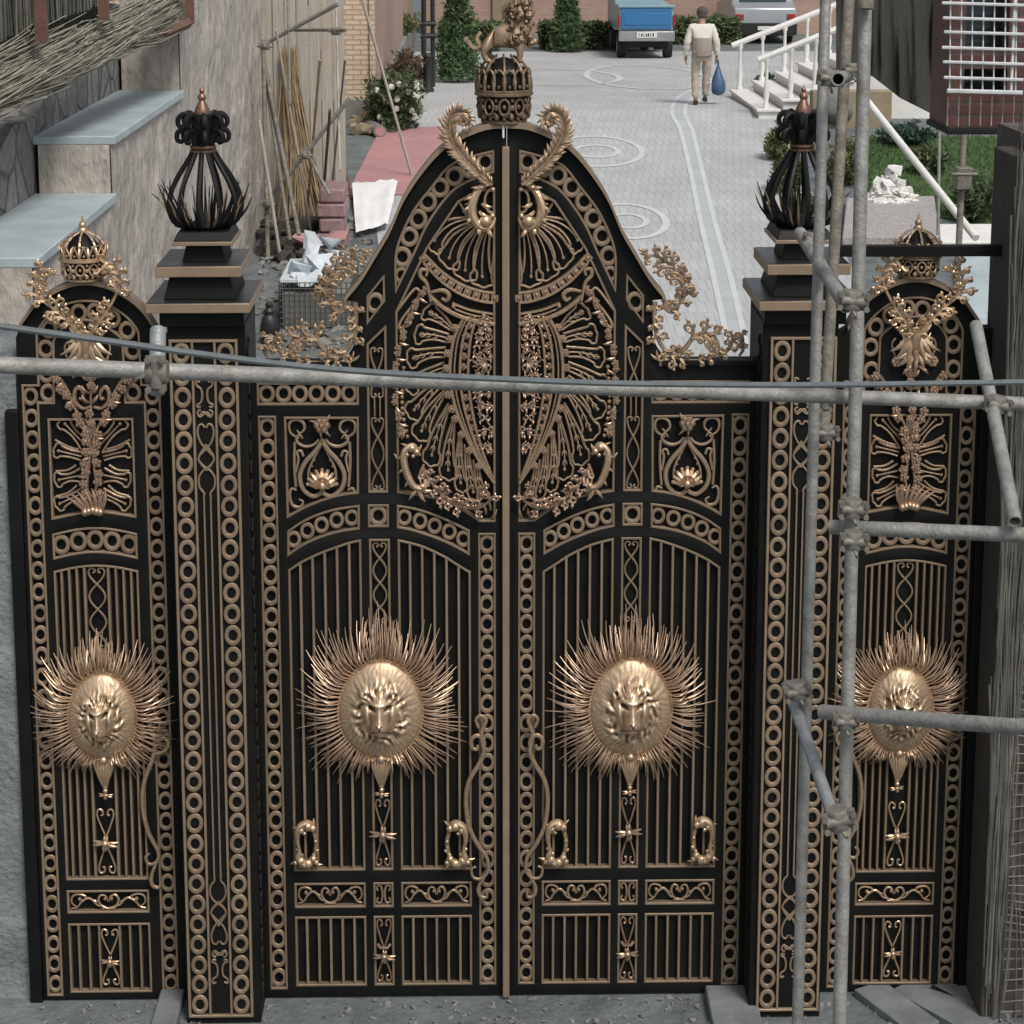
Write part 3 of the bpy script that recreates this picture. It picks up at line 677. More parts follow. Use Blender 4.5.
# ------------------------------------------------------------------ one gate leaf (written for the left one, mirrored for the right)
def gate_leaf(sx, label):
    root = thing('gate_leaf', label, 'gate', (sx*X(376, 700), 0.0, 0.0))
    # profile of the sheet
    arch = [G(*p) for p in cr([(506.4,124),(486,125.5),(459.5,136),(439.6,149.4),(419.7,172.7),(403,199),(390,229),(376.5,252),(362,276),(349,292)], 4)]
    x_in = -0.0006; arch = [(min(p[0], x_in), p[1]) for p in arch]
    x_out = X(251, 420)
    low = [G(*p) for p in cr([(357.5,306),(358,320),(357,336),(352,350),(343,360),(330,364)], 3)]
    zsh = Zz(364)
    outer = arch+[G(347,300), G(357.5,301)]+low+[(x_out, zsh), (x_out, 0.012), (x_in, 0.012)]
    # recessed panels
    H = {}
    H['outer_col'] = rect(258,276.4,415,988,416)
    H['inner_col'] = rect(478,495.7,532,983,534)
    H['top_row'] = rect(257,359,381.6,404.6)
    arcp = lambda pts: [Z1(*p) for p in cr(pts, 3)]
    x359 = X(359,416)
    a1 = arcp([(178,675),(240,640),(310,610),(380,590),(452,580)])
    H['tear'] = [G(284,416), (X(359,416), Zz(416))]+[(min(p[0],x359), p[1]) for p in a1[::-1]]
    H['mid_top'] = [(X(367.5,420),Zz(343)),(X(387.5,420),Zz(324)),(X(387.5,420),Zz(492)),(X(367.5,420),Zz(492))]
    H['square'] = rect(368,389,503.5,526.4)
    t = arcp([(180,720),(240,680),(310,650),(380,632),(455,622)]); b = arcp([(180,820),(240,778),(310,747),(380,727),(455,715)])
    H['arc_l'] = t+b[::-1]
    tr = arcp([(595,622),(660,632),(730,653),(800,682),(872,718)]); brr = arcp([(595,710),(660,724),(730,747),(800,776),(872,815)])
    H['arc_r'] = tr+brr[::-1]
    bl = arcp([(183,868),(228,838),(273,815),(320,795),(367,778),(415,762),(460,752)])
    zb = Zz(869)
    H['bars_l'] = bl+[(bl[-1][0], zb), (bl[0][0], zb)]
    br = arcp([(598,752),(643,762),(690,775),(737,795),(783,818),(830,848),(875,875)])
    H['bars_r'] = br+[(br[-1][0], zb), (br[0][0], zb)]
    H['mid_low'] = rect(369,390,538,869,540)
    xl0, xl1 = bl[0][0], bl[-1][0]; xr0, xr1 = br[0][0], br[-1][0]; xm0, xm1 = H['mid_low'][0][0], H['mid_low'][1][0]
    bx = lambda x0, x1, y0, y1: [(x0,Zz(y0)),(x1,Zz(y0)),(x1,Zz(y1)),(x0,Zz(y1))]
    H['row_l'] = bx(xl0,xl1,881,906); H['row_m'] = bx(xm0,xm1,881,906); H['row_r'] = bx(xr0,xr1,881,906)
    H['low_l'] = bx(xl0,xl1,914.5,984); H['low_m'] = bx(xm0,xm1,914.5,984); H['low_r'] = bx(xr0,xr1,914.5,984)
    oc = [Z3(*p) for p in cr([(450,195),(360,217),(270,255),(200,340),(130,430),(80,530),(57,620),(60,765)], 3)]
    ic = [Z3(*p) for p in cr([(450,285),(400,302),(300,350),(230,430),(180,510),(140,600),(60,765)], 3)]
    H['arch_band'] = oc+ic[:-1][::-1]
    H['diamond'] = [ZR(135,822), ZR(137,905), ZR(80,980), ZR(80,890)]
    xf = X(495.5,420)
    bot = [Z4(*p) for p in cr([(415,915),(330,862),(230,825),(100,805)], 4)]
    H['fan'] = [(xf, Z3(455,350)[1]), Z3(385,350), Z3(305,395), Z3(180,580), (X(396.4,420), Z3(65,830)[1])]+[(max(p[0],X(396.4,420)),p[1]) for p in bot[::-1]]+[(xf, bot[0][1])]
    fill('frame', 'black', outer, list(H.values()), YF, YB-0.002, root, sx)
    mb = MB(sx); mb.prism([(0.0, p[1]) if abs(p[0]-x_in) < 1e-6 else p for p in outer], YB, YB+0.03); mb.build('back_sheet', 'black', root)
    # gold lines round every panel
    mb = MB(sx)
    for k, pl in H.items(): outline(mb, pl, 0.0125 if k not in ('outer_col','inner_col') else 0.0115)
    mb.build('panel_moulding', 'paint', root)
    # arched edge trim with a projecting lip
    mb = MB(sx)
    c = arch+[G(345,298)]
    o = len(mb.v)
    n = len(c)
    for i, p in enumerate(c):
        mb.v += [(p[0],-0.06,p[1]-0.016),(p[0],-0.06,p[1]+0.014),(p[0],0.06,p[1]+0.014),(p[0],0.06,p[1]-0.016)]
    for i in range(n-1):
        for k in range(4): mb.f.append((o+i*4+k,o+i*4+(k+1) % 4,o+i*4+4+(k+1) % 4,o+i*4+4+k))
    mb.f += [(o,o+1,o+2,o+3),(o+n*4-4,o+n*4-3,o+n*4-2,o+n*4-1)]
    mb.build('arch_trim', 'paint', root)
    mb = MB(sx); mb.box(x_out-0.002, X(349,363), -0.045, 0.055, zsh-0.004, zsh+0.02); mb.build('shoulder_rail', 'black', root)
    # rings
    for k, n, v in (('outer_col',28,True),('inner_col',23,True),('top_row',6,False),('square',1,True)):
        ring_fill(root, sx, H[k], n, v)
    for s, (tt, bb) in enumerate(((t,b),(tr,brr))):
        T = resample([Vector(p) for p in tt], 11); B = resample([Vector(p) for p in bb], 11)
        for i in range(5):
            m_ = (T[2*i+1]+B[2*i+1])/2; ring_part(root, sx, m_.x, m_.y, 0.0385, 1.2)
    for (x, y) in ((415,243),(352,266),(293,298),(237,345),(188,400),(150,466),(115,538),(90,617),(86,688)):
        p = Z3(x, y); rr_ = 1.0 if (x, y) != (86,688) else 0.8
        ring_part(root, sx, p[0], p[1], 0.048*rr_, 1.12)
    p = ZR(107,912); ring_part(root, sx, p[0], p[1], 0.049, 1.12)
    # vertical bars
    for (pl, arc) in ((H['bars_l'], bl),(H['bars_r'], br)):
        f = interp(arc); x0,x1 = min(p[0] for p in arc), max(p[0] for p in arc)
        bars(root, sx, [x0+(x1-x0)*i/6 for i in range(1,6)], f, zb)
    for k in ('low_l','low_r'):
        x0,x1,z0,z1 = bbox(H[k]); bars(root, sx, [x0+(x1-x0)*i/6 for i in range(1,6)], lambda x: z1, z0)
    # scroll rows and column motifs
    for k in ('row_l','row_r'): mb = MB(sx); scrollrow(mb, H[k]); mb.build('scroll_frieze', 'dullgold', root)
    mb = MB(sx)
    x0,x1,z0,z1 = bbox(H['row_m']); xc = (x0+x1)/2; zc = (z0+z1)/2
    for s in (-1,1):
        wire(mb, [(xc+s*0.03, zc+0.02),(xc+s*0.038, zc+0.042),(xc+s*0.015, zc+0.048),(xc+s*0.006,zc),(xc+s*0.015, zc-0.048),(xc+s*0.038, zc-0.042),(xc+s*0.03, zc-0.02)], 0.006, -0.006, 4, 5)
    mb.build('scroll_frieze', 'dullgold', root)
    mb = MB(sx)
    x0,x1,z0,z1 = bbox(H['mid_top'])
    lattice(mb, [(x0,z0),(x1,z0),(x1,Zz(415)),(x0,Zz(415))], 2); mb.build('column_scrollwork', 'paint', root); mb = MB(sx); lattice(mb, [(x0,Zz(400)),(x1,Zz(400)),(x1,Zz(345)),(x0,Zz(345))], 1)
    for s in (-1,1): mb.strip([((x0+x1)/2+s*0.014, Zz(398)), ((x0+x1)/2+s*0.014, Zz(416))], 0.007, -0.01, YB)
    mb.build('column_scrollwork', 'paint', root); mb = MB(sx)
    x0,x1,_,_ = bbox(H['mid_low']); lattice(mb, [(x0,Zz(625)),(x1,Zz(625)),(x1,Zz(540)),(x0,Zz(540))], 3)
    mb.build('column_scrollwork', 'paint', root)
    mb = MB(sx)
    pl = [(x0,Zz(869)),(x1,Zz(869)),(x1,Zz(795)),(x0,Zz(795))]; xheart(mb, pl, Zz(832)); star_leaf(mb, (x0+x1)/2, Zz(832), 0.065, -0.03); mb.build('leaf_boss', 'rose', root); mb = MB(sx)
    xheart(mb, H['low_m'], Zz(952)); 
    for s in (-1,1): mb.tube([((x0+x1)/2+s*0.035,-0.02,Zz(942)),((x0+x1)/2+s*0.018,-0.03,Zz(945)),((x0+x1)/2,-0.03,Zz(945))],0.008,5)
    star_leaf(mb, (x0+x1)/2, Zz(954), 0.055, -0.025)
    mb.build('leaf_boss', 'rose', root)
    # teardrop panel with shell
    mb = MB(sx); xm = 312
    for s in (-1,1):
        q = lambda x, y: Z1(xm+s*(x-xm), y)
        wire(mb, [q(316,375),q(290,415),q(250,460),(q(228,510)),q(238,560),q(275,590),q(305,580),q(312,562)], 0.0125, -0.012, 5, 6)
        wire(mb, [q(312,392),q(285,440),q(262,490),q(262,530),q(285,556),q(306,548)], 0.006, -0.008, 5, 5)
        wire(mb, [q(300,375),q(280,395),q(250,402),q(222,390),q(214,372),(q(226,358)),q(238,372)], 0.009, -0.008, 5, 5, (0.7,0.5))
        wire(mb, [q(225,372),q(192,350),q(188,315),q(210,300),q(238,310),q(245,335),q(228,352),q(216,340)], 0.0085, -0.008, 5, 5, (0.6,0.5))
        wire(mb, [q(208,385),q(206,470),q(212,556)], 0.0075, -0.006, 5, 5)
        wire(mb, [q(212,500),q(222,450),q(216,425),q(232,420),q(240,440)], 0.007, -0.006, 5, 5)
        wire(mb, [q(215,568),q(196,562),q(188,590),q(200,625),q(228,632),q(240,612),q(224,602)], 0.009, -0.008, 5, 5, (0.6,0.5))
        for i in range(5):
            u = q(300-9*i, 408+23*i); mb.ball((u[0],-0.008,u[1]), 0.006, nu=6, nv=4)
    mb.build('teardrop_scrollwork', 'paint', root)
    mb = MB(sx)
    p = Z1(313,548)
    for i in range(-4,5):
        a = PI/2+i*0.36; L = 0.085*(1-0.03*abs(i)); e = (p[0]+L*math.cos(a), p[1]+L*math.sin(a))
        mb.tube([(p[0]+0.015*math.cos(a),-0.02,p[1]+0.015*math.sin(a)),(p[0]+L*0.6*math.cos(a),-0.035,p[1]+L*0.6*math.sin(a)),(e[0],-0.022,e[1])],[0.006,0.014,0.009],6)
        mb.ball((e[0],-0.024,e[1]),0.012,nu=6,nv=4)
    for s in (-1,1): wire(mb, [(p[0],p[1]+0.005),(p[0]+s*0.03,p[1]-0.01),(p[0]+s*0.05,p[1]+0.012),(p[0]+s*0.03,p[1]+0.02)], 0.009, -0.025, 4, 6)
    mb.ball((p[0],-0.035,p[1]), 0.02, 0.02, 0.024)
    mb.build('shell_boss', 'gold', root)
    mb = MB(sx); p = Z1(312,318); flower(mb, p[0], p[1], 0.042, -0.03, 6); 
    for s in (-1,1): leaflet(mb, p, (s*0.8,0.6), 0.07, 0.012, -0.02); leaflet(mb, p, (s*0.35,-1), 0.075, 0.009, -0.02)
    mb.build('rosette', 'rose', root)
    # upper shell fan
    mb = MB(sx); ap = Vector(Z3(428,470))
    tips = [(198,590),(268,662),(338,712),(408,738)]
    bases = [((350,462),(368,474)),((374,482),(388,492)),((394,494),(408,500)),((416,500),(436,500))]
    for (tx, ty), (b0, b1), cv in zip(tips, bases, (-0.17,-0.15,-0.11,-0.06)): petal(mb, Z3(*b0), Z3(*b1), Z3(tx, ty), 0.054, 0.0066, -0.006, True, cv)
    wire(mb, [Z3(310,398),Z3(345,462),Z3(330,462)], 0.006, -0.006, 3, 5)
    wire(mb, [Z3(452,505),Z3(446,620),Z3(440,700),Z3(452,740)], 0.0065, -0.006, 4, 5)
    mb.build('shell_fan', 'dullgold', root)
    # bead band under the fan
    bd = [Vector(Z3(*p)) for p in cr([(172,622),(240,692),(320,745),(400,772),(452,778)], 5)]
    mb = MB(sx)
    off = lambda k: [(p.x, p.y+k) for p in bd]
    mb.strip(off(0.026), 0.012, -0.02, YB); mb.strip(off(-0.026), 0.012, -0.02, YB)
    lw = [Vector(Z3(*p)) for p in cr([(196,770),(260,822),(340,858),(452,880)], 5)]
    mb.strip([(p.x,p.y) for p in lw], 0.02, -0.03, YB)
    mb.strip([tuple(Z3(*p)) for p in cr([(285,800),(360,828),(450,843)], 4)], 0.010, -0.015, YB); mb.strip([tuple(Z3(*p)) for p in cr([(295,822),(360,845),(450,860)], 4)], 0.008, -0.015, YB)
    for (x, y) in ((290,810),(408,848)): p = Z3(x,y); mb.ball((p[0],-0.018,p[1]),0.013,nu=6,nv=4)
    mb.build('curved_rails', 'dullgold', root)
    mb = MB(sx)
    bl_ = resample(bd, 10)
    for i, p in enumerate(bl_):
        t_ = (bl_[min(i+1,9)]-bl_[max(i-1,0)]); an = math.atan2(t_.y, t_.x); Mx = Matrix.Translation((p.x, -0.006, p.y)) @ Matrix.Rotation(-an, 4, 'Y')
        mb.box(-.019,.019,-.012,.012,-.018,.018, Mx); mb.frust(0,0,0,0,0,0,0) if False else mb.ball((p.x,-0.016,p.y),0.012,0.012,0.012,6,4)
    mb.build('bead_row', 'rose', root)
    # pod and plume at the crown of the leaf
    mb = MB(sx)
    q = lambda x, y: Z3(x, y)
    c = cr([q(440,318),q(395,340),q(368,385),q(362,440),q(392,490),q(432,492),q(450,455)], 5); m_ = len(c)
    mb.tube([(p[0],-0.045-0.03*math.sin(PI*i/(m_-1)),p[1]) for i, p in enumerate(c)], [0.010+0.015*math.sin(PI*i/(m_-1))**0.8 for i in range(m_)], 8, planar=True)
    for (x_,y_,d_) in ((400,345,(-0.8,0.6)),(372,375,(-1,0.2)),(363,410,(-1,-0.1)),(368,450,(-1,-0.5)),(395,488,(-0.5,-1)),(425,495,(0.1,-1)),(390,430,(0.6,-0.8)),(400,400,(0.7,-0.6))): leaflet(mb, q(x_,y_), d_, 0.055, 0.012, -0.07, bend=0.9, lift=0.02)
    c = cr([q(446,340),q(420,360),q(412,395),q(425,430),q(445,440)], 5); mb.tube([(p[0],-0.05,p[1]) for p in c], 0.008, 6, planar=True)
    for (x, y, r) in ((415,470,0.036),(385,478,0.026),(442,448,0.015),(368,420,0.018),(444,345,0.013),(372,380,0.014)):
        p = q(x,y); mb.ball((p[0],-0.07,p[1]), r, nu=10, nv=7)
    for s, (x, y) in ((1,(370,400)),(1,(364,430)),(1,(380,365))): leaflet(mb, q(x,y), (-1,0.1), 0.05, 0.008, -0.04)
    mb.build('pod_boss', 'gold', root)
    mb = MB(sx)
    sp = [q(440,325),q(385,275),q(330,220),q(290,160),(q(275,105)),q(285,62),q(315,42),q(343,58),q(345,85),q(328,92)]
    acanthus(mb, sp, 0.013, 0.076, 20, -0.075, lift=0.022, bend=0.8, spread=0.66, jag=0.12)
    p = q(318,68); mb.ball((p[0],-0.075,p[1]), 0.034, 0.02, 0.034, 8, 6)
    mb.build('acanthus_plume', 'dullgold', root)
    # half oval of foliage in the middle, petals around it
    oval = [Vector(Z4(*p)) for p in cr([(352,148),(318,220),(303,330),(312,430),(345,540),(402,660),(472,765)], 6)]
    mb = MB(sx)
    def shift(c, f): return [Vector((p.x+(xf-p.x)*f, p.y)) for p in c]
    mb.tube([(p.x,-0.028,p.y) for p in oval], 0.0095, 6, planar=True)
    for f in (0.10,0.22,0.40): 
        c = shift(oval, f); c = c[:int(len(c)*0.97)]
        mb.tube([(p.x,-0.026,p.y) for p in c], 0.0078 if f != 0.10 else 0.005, 6, planar=True)
    mb.build('oval_ribs', 'dullgold', root)
    mb = MB(sx); rr = random.Random(5)
    for f, dens in ((0.30,34),):                  # beaded leaf garlands between the ribs
        for i, p in enumerate(resample(shift(oval, f), dens)):
            w = max(0.25, min(1, (xf-p.x)/0.2))
            if i % 2: flower(mb, p.x, p.y, 0.013*w+0.003, -0.022, 5, rr.random()*6)
            else:
                for s in (-1,1): leaflet(mb, p, (s*0.35, 0.9), 0.035*w+0.008, 0.006, -0.02, bend=-s*0.8)
    for z_ in [i/23 for i in range(24)]:                    # inner arabesque
        i = int(z_*(len(oval)-1)); p = oval[i]; wdt = (xf-p.x)*0.56-0.03
        if wdt < 0.03: continue
        for u in (0.25, 0.75):
            xx = xf-0.015-wdt*u+rr.uniform(-0.006,0.006); rad = min(0.04, wdt*0.26)*rr.uniform(0.8,1.1); a0 = rr.random()*6
            sp = spiral(xx, p.y+rr.uniform(-0.01,0.01), rad, rad*0.25, a0, a0+rr.choice((-1,1))*5.5, 12)
            mb.tube([(x,-0.02,z) for x, z in sp], [0.0065]*12+[0.009], 5, planar=True)
            for k in range(4):
                j = sp[k*3]; leaflet(mb, j, (-abs(math.cos(a0+k*1.4))*0.6, math.sin(a0+k*1.4)), 0.024, 0.005, -0.022)
    p = Vector(Z4(440,310))
    for k in range(7):
        a = PI/2+k*0.5; leaflet(mb, p, (math.cos(a), math.sin(a)), 0.055, 0.007, -0.03, bend=0.6)
    mb.build('oval_foliage', 'rose', root)
    mb = MB(sx)
    tipl = [(205,112),(168,208),(140,306),(138,416),(150,522),(185,608),(228,706),(300,760),(352,806),(404,836),(440,850)]
    cum = resample(oval, 24)
    for i, (tx, ty) in enumerate(tipl):
        j = 2+i*1.86; a_ = oval[min(len(oval)-1,int(j/24*len(oval)))]; b_ = oval[min(len(oval)-1,int((j+1.0)/24*len(oval)))]
        a2 = a_+Vector((-0.03,0)); b2 = b_+Vector((-0.03,0))
        wdt = 0.042 if i < 6 else (0.038 if i < 8 else 0.026)
        petal(mb, a2, b2, Z4(tx, ty), wdt*1.05, 0.0064, -0.008, True, -0.07 if i < 6 else -0.05)
        mp = (a2+b2)/2; tv = Vector(Z4(tx,ty)); dv = (tv-mp); nv_ = Vector((-dv.y,dv.x)).normalized()
        for f_ in (0.3,0.5,0.66):
            for sg in (-1,1): leaflet(mb, mp+dv*f_-nv_*(0.05*4*f_*(1-f_)*dv.length), dv.normalized()+nv_*(sg*0.9), 0.034, 0.0045, -0.01, bend=-sg*0.7, lift=0.004, n=3)
    mb.build('fan_petals', 'dullgold', root)
    mb = MB(sx)                                             # little flowers at the petals' roots
    for i in range(11):
        j = 2.5+i*1.86; a_ = oval[min(len(oval)-1,int(j/24*len(oval)))]; mb = MB(sx); flower(mb, a_.x-0.02, a_.y, 0.022, -0.03, 6, i); mb.build('flower', 'rose', root)
    mb = MB(sx)
    gl = resample([Vector(Z4(*p)) for p in cr([(212,30),(165,100),(130,180),(104,270),(98,360),(96,450),(110,545),(120,600)], 5)], 30)
    for i, p in enumerate(gl):
        if i % 3 != 2: flower(mb, p.x+rr.uniform(-0.006,0.01), p.y, 0.02, -0.024, 5, i)
        else: leaflet(mb, p, (rr.uniform(0.3,1),rr.uniform(-1,1)), 0.05, 0.009, -0.02)
    gl = resample([Vector(Z4(*p)) for p in cr([(128,330),(122,420),(125,500),(142,590)], 5)], 13)
    for i, p in enumerate(gl): mb.ball((p.x,-0.018,p.y), 0.012, nu=6, nv=4)
    mb.build('flower_garland', 'rose', root)
    mb = MB(sx)                                             # ribbon scrolls and C-scroll of the big fan
    wire(mb, [Z4(232,42),Z4(275,35),Z4(300,52),Z4(290,74),Z4(272,64)], 0.012, -0.03, 5, 6, (0.6,0.6))
    wire(mb, [Z4(170,85),Z4(120,150),Z4(112,180),Z4(135,165),Z4(185,60),Z4(180,32),Z4(160,42),Z4(100,120)], 0.008, -0.012, 4, 5)
    wire(mb, [Z3(200,790),Z3(185,720),Z3(160,690),Z3(162,665),Z3(185,668),Z3(182,690)], 0.011, -0.03, 5, 6, (0.6,0.6))
    mb.build('ribbon_scroll', 'dullgold', root); mb = MB(sx)
    c = cr([Z4(190,655),Z4(165,615),Z4(132,640),Z4(135,700),Z4(165,765),Z4(205,775),Z4(210,745)], 5); m_ = len(c)
    mb.tube([(p[0],-0.05-0.02*math.sin(PI*i/(m_-1)),p[1]) for i, p in enumerate(c)], [0.008+0.0115*abs(math.sin(PI*i/(m_-1))) for i in range(m_)], 8, planar=True)
    wire(mb, [Z4(205,690),Z4(190,730),Z4(196,770)], 0.007, -0.05, 5, 6)
    for (x_,y_,d_) in ((140,660,(-1,0.3)),(140,700,(-1,-0.2)),(158,745,(-1,-0.5)),(175,640,(0.8,0.5)),(150,625,(-0.6,0.8))): leaflet(mb, Z4(x_,y_), d_, 0.05, 0.010, -0.06, bend=0.8)
    for (x, y, r) in ((160,625,0.022),(178,640,0.018),(140,650,0.015),(165,655,0.012),(200,770,0.016)): p = Z4(x,y); mb.ball((p[0],-0.065,p[1]), r)
    for d in ((-1,-0.6),(0.2,-1),(1,-0.4)): leaflet(mb, Z4(185,785), d, 0.075, 0.012, -0.04)
    leaflet(mb, Z4(110,680), (-0.2,1), 0.05, 0.009, -0.04)
    mb.build('cartouche_scroll', 'gold', root)
    mb = MB(sx)
    rinceau(mb, [Z4(200,705),Z4(240,765),Z4(290,815),Z4(350,850),Z4(410,855),Z4(448,830),Z4(452,800),Z4(435,788),Z4(428,800)], 0.012, 11, 0.05, -0.04, seed=6)
    for (x,y) in ((440,885),(458,870),(425,900),(460,900)): leaflet(mb, Z4(x,y), (R.uniform(-1,1),1), 0.06, 0.009, -0.02)
    mb.build('acanthus_scroll', 'rose', root)
    # scroll foliage on the shoulder, standing against the sky side
    ZS = Zm(240, 180, 5.12)
    mb = MB(sx)
    rinceau(mb, [ZS(*p) for p in ((592,625),(594,720),(572,820),(520,890),(440,922),(350,925),(280,912))], 0.014, 11, 0.046, -0.02, seed=1)
    rinceau(mb, [ZS(*p) for p in ((470,900),(425,850),(385,800),(325,785),(275,810),(255,860),(262,900))], 0.0145, 7, 0.058, -0.03, seed=2)
    rinceau(mb, [ZS(*p) for p in ((262,905),(222,885),(190,850),(182,815),(158,788),(130,805),(128,845),(148,865))], 0.012, 5, 0.040, -0.02, seed=3)
    wire(mb, [ZS(150,905),ZS(128,870),ZS(140,815),ZS(165,800),ZS(172,830),ZS(155,840)], 0.011, -0.03, 5, 6, (0.6,0.5))
    rinceau(mb, [ZS(*p) for p in ((548,612),(505,665),(470,640),(432,590),(405,545),(425,500),(470,470))], 0.014, 6, 0.044, -0.02, seed=4)
    rinceau(mb, [ZS(*p) for p in ((440,590),(450,520),(490,455),(550,405),(610,385),(650,400))], 0.0145, 7, 0.062, -0.03, seed=5)
    wire(mb, [ZS(545,612),ZS(535,660),ZS(500,675),ZS(475,655),ZS(480,625),ZS(505,625),ZS(510,645)], 0.012, -0.03, 5, 6, (0.6,0.5))
    mb.build('shoulder_scrollwork', 'dullgold', root)
    mb = MB(sx)                                             # small palmette on the black shoulder
    p = ZS(565,925)
    for k in range(5):
        a = PI*(0.1+0.2*k); leaflet(mb, p, (math.cos(a), math.sin(a)), 0.06, 0.009, -0.02)
    mb.build('palmette', 'dullgold', root)
    # medallion, mounts, vine
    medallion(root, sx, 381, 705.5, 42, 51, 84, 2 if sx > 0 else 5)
    pull(root, sx, 308, 840, 1); pull(root, sx, 456, 840, -1)
    mb = MB(sx)
    wire(mb, [Z2(905,470),Z2(895,440),Z2(912,425),Z2(932,440),Z2(925,465),Z2(915,500),Z2(925,560),Z2(905,610),Z2(870,670),Z2(857,740),Z2(868,840),Z2(900,910),Z2(935,960),Z2(940,1010),Z2(915,1040),Z2(885,1035),Z2(878,1005),Z2(895,995)], 0.0125, -0.05, 6, 6, (0.6,0.5))
    wire(mb, [Z2(925,560),Z2(925,520),Z2(900,500),Z2(878,515),Z2(880,545),Z2(898,552),Z2(902,535)], 0.012, -0.05, 5, 6, (0.6,0.6))
    wire(mb, [Z2(930,1030),Z2(905,1070),Z2(910,1105),Z2(935,1110),Z2(935,1085)], 0.010, -0.05, 5, 6, (0.6,0.6))
    mb.build('vine_handle', 'dullgold', root)
    if sx > 0:
        mb = MB(); mb.box(-0.025, 0.012, -0.055, -0.016, 0.015, Zz(146)); mb.build('meeting_strip', 'paint', root, bevel=0.004)
        mb = MB(); p = G(502,140); mb.box(-0.024,-0.013,-0.068,-0.015,Zz(137),Zz(122)); mb.build('white_latch', 'sheet', root, bevel=0.003)
    return root

# ------------------------------------------------------------------ fixed side panel (left written, right mirrored)
ZP = Zm(0, 340, 3.012); ZQ = Zm(10, 200, 6.4); ZW = Zm(10, 360, 6.4)
def side_panel(sx, label):
    root = thing('gate_wing', label, 'gate panel', (sx*X(95,700), 0.0, 0.0))
    xo0, xo1 = X(19,400), X(173,400)
    top = [ZQ(*p) for p in cr([(70,800),(110,740),(180,650),(300,572),(400,532),(480,520),(560,525),(650,552),(780,625),(870,712),(945,832)], 4)]
    outer = [(xo0, Zz(336))]+top+[(xo1, Zz(336)), (xo1, 0.012), (xo0, 0.012)]
    H = {}
    sh = Zz(382)
    xa0, xa1 = X(22,385), X(39,385); xb0, xb1 = X(144,400), X(161.5,400)
    zbt = Zz(991)
    # ring columns: straight, then stepping in to the arch
    ia, ib = X(55,385), X(124,385); oa, ob = X(38,385), X(143,385)
    archo = [ZQ(*p) for p in cr([(165,860),(190,800),(250,725),(330,668),(420,640),(480,635),(560,640),(660,675),(760,745),(825,825),(835,880)], 3)]
    archi = [ZQ(*p) for p in cr([(290,900),(330,840),(400,790),(490,772),(580,800),(680,860),(715,900)], 3)]
    zi = ZW(0,280)[1]
    H['band'] = [(xa0,zbt),(xa0,sh),(oa,sh)]+[(max(min(p[0],ob),oa),p[1]) for p in archo]+[(ob,sh),(xb1,sh),(xb1,zbt),(xb0,zbt),(xb0,zi),(ib,zi)]+[(max(min(p[0],ib),ia),p[1]) for p in archi[::-1]]+[(ia,zi),(xa1,zi),(xa1,zbt)]
    inn_x0, inn_x1 = X(48,420), X(134,420)
    pb = [ZP(*p) for p in cr([(160,540),(285,518),(412,534)], 5)]
    H['peacock'] = [(inn_x0,Zz(416)),(inn_x1,Zz(416)),(inn_x1,pb[-1][1])]+pb[::-1][1:-1]+[(inn_x0,pb[0][1])]
    x0, x1 = inn_x0, inn_x1
    tt = [(x0+(x1-x0)*i/10, Zz(531)+0.036*math.sin(PI*i/10)) for i in range(11)]; bb = [(p[0], p[1]-(Zz(525)-Zz(551))) for p in tt]
    H['arc'] = tt+bb[::-1]
    bt = [(x0+(x1-x0)*i/10, Zz(568)+0.034*math.sin(PI*i/10)) for i in range(11)]
    xc = (x0+x1)/2; cw = 0.062
    jl = [p for p in bt if p[0] < xc-cw-0.008]; zt = interp(bt)
    H['bars'] = bt+[(x1,Zz(876)),(x0,Zz(876))]
    H['row'] = [(x0,Zz(886)),(x1,Zz(886)),(x1,Zz(909)),(x0,Zz(909))]
    H['low'] = [(x0,Zz(919)),(x1,Zz(919)),(x1,Zz(988)),(x0,Zz(988))]
    fill('frame', 'black', outer, list(H.values()), YF, YB-0.002, root, sx)
    mb = MB(sx); mb.prism(outer, YB, YB+0.03); mb.build('back_sheet', 'black', root)
    mb = MB(sx)
    for k, pl in H.items(): outline(mb, pl, 0.0115)
    for s in (-1,1): mb.strip([(xc+s*cw, Zz(876)), (xc+s*cw, zt(xc+s*cw))], 0.014, YF-0.001, YB)
    mb.build('panel_moulding', 'paint', root)
    mb = MB(sx); c = top; o = len(mb.v); n = len(c)
    for i, p in enumerate(c): mb.v += [(p[0],-0.05,p[1]-0.012),(p[0],-0.05,p[1]+0.014),(p[0],0.05,p[1]+0.014),(p[0],0.05,p[1]-0.012)]
    for i in range(n-1):
        for k in range(4): mb.f.append((o+i*4+k,o+i*4+(k+1) % 4,o+i*4+4+(k+1) % 4,o+i*4+4+k))
    mb.f += [(o,o+1,o+2,o+3),(o+n*4-4,o+n*4-3,o+n*4-2,o+n*4-1)]
    mb.build('arch_trim', 'paint', root)
    for (c0, c1) in ((xa0,xa1),(xb0,xb1)):
        ring_fill(root, sx, [(c0,zbt),(c1,zbt),(c1,sh),(c0,sh)], 29)
    for (x, y) in ((440,720),(340,765),(252,822),(232,950),(545,715),(655,757),(750,832),(785,962)):
        p = ZQ(x,y); ring_part(root, sx, p[0], p[1], 0.044, 1.15)
    for (x, y) in ((235,85),(245,210),(780,90),(790,205)): p = ZW(x,y); ring_part(root, sx, p[0], p[1], 0.043, 1.18)
    for i in range(5):
        u = (i+0.5)/5; p = ((x0+(x1-x0)*u), (interp(tt)(x0+(x1-x0)*u)+interp(bb)(x0+(x1-x0)*u))/2); ring_part(root, sx, p[0], p[1], 0.046, 1.2)
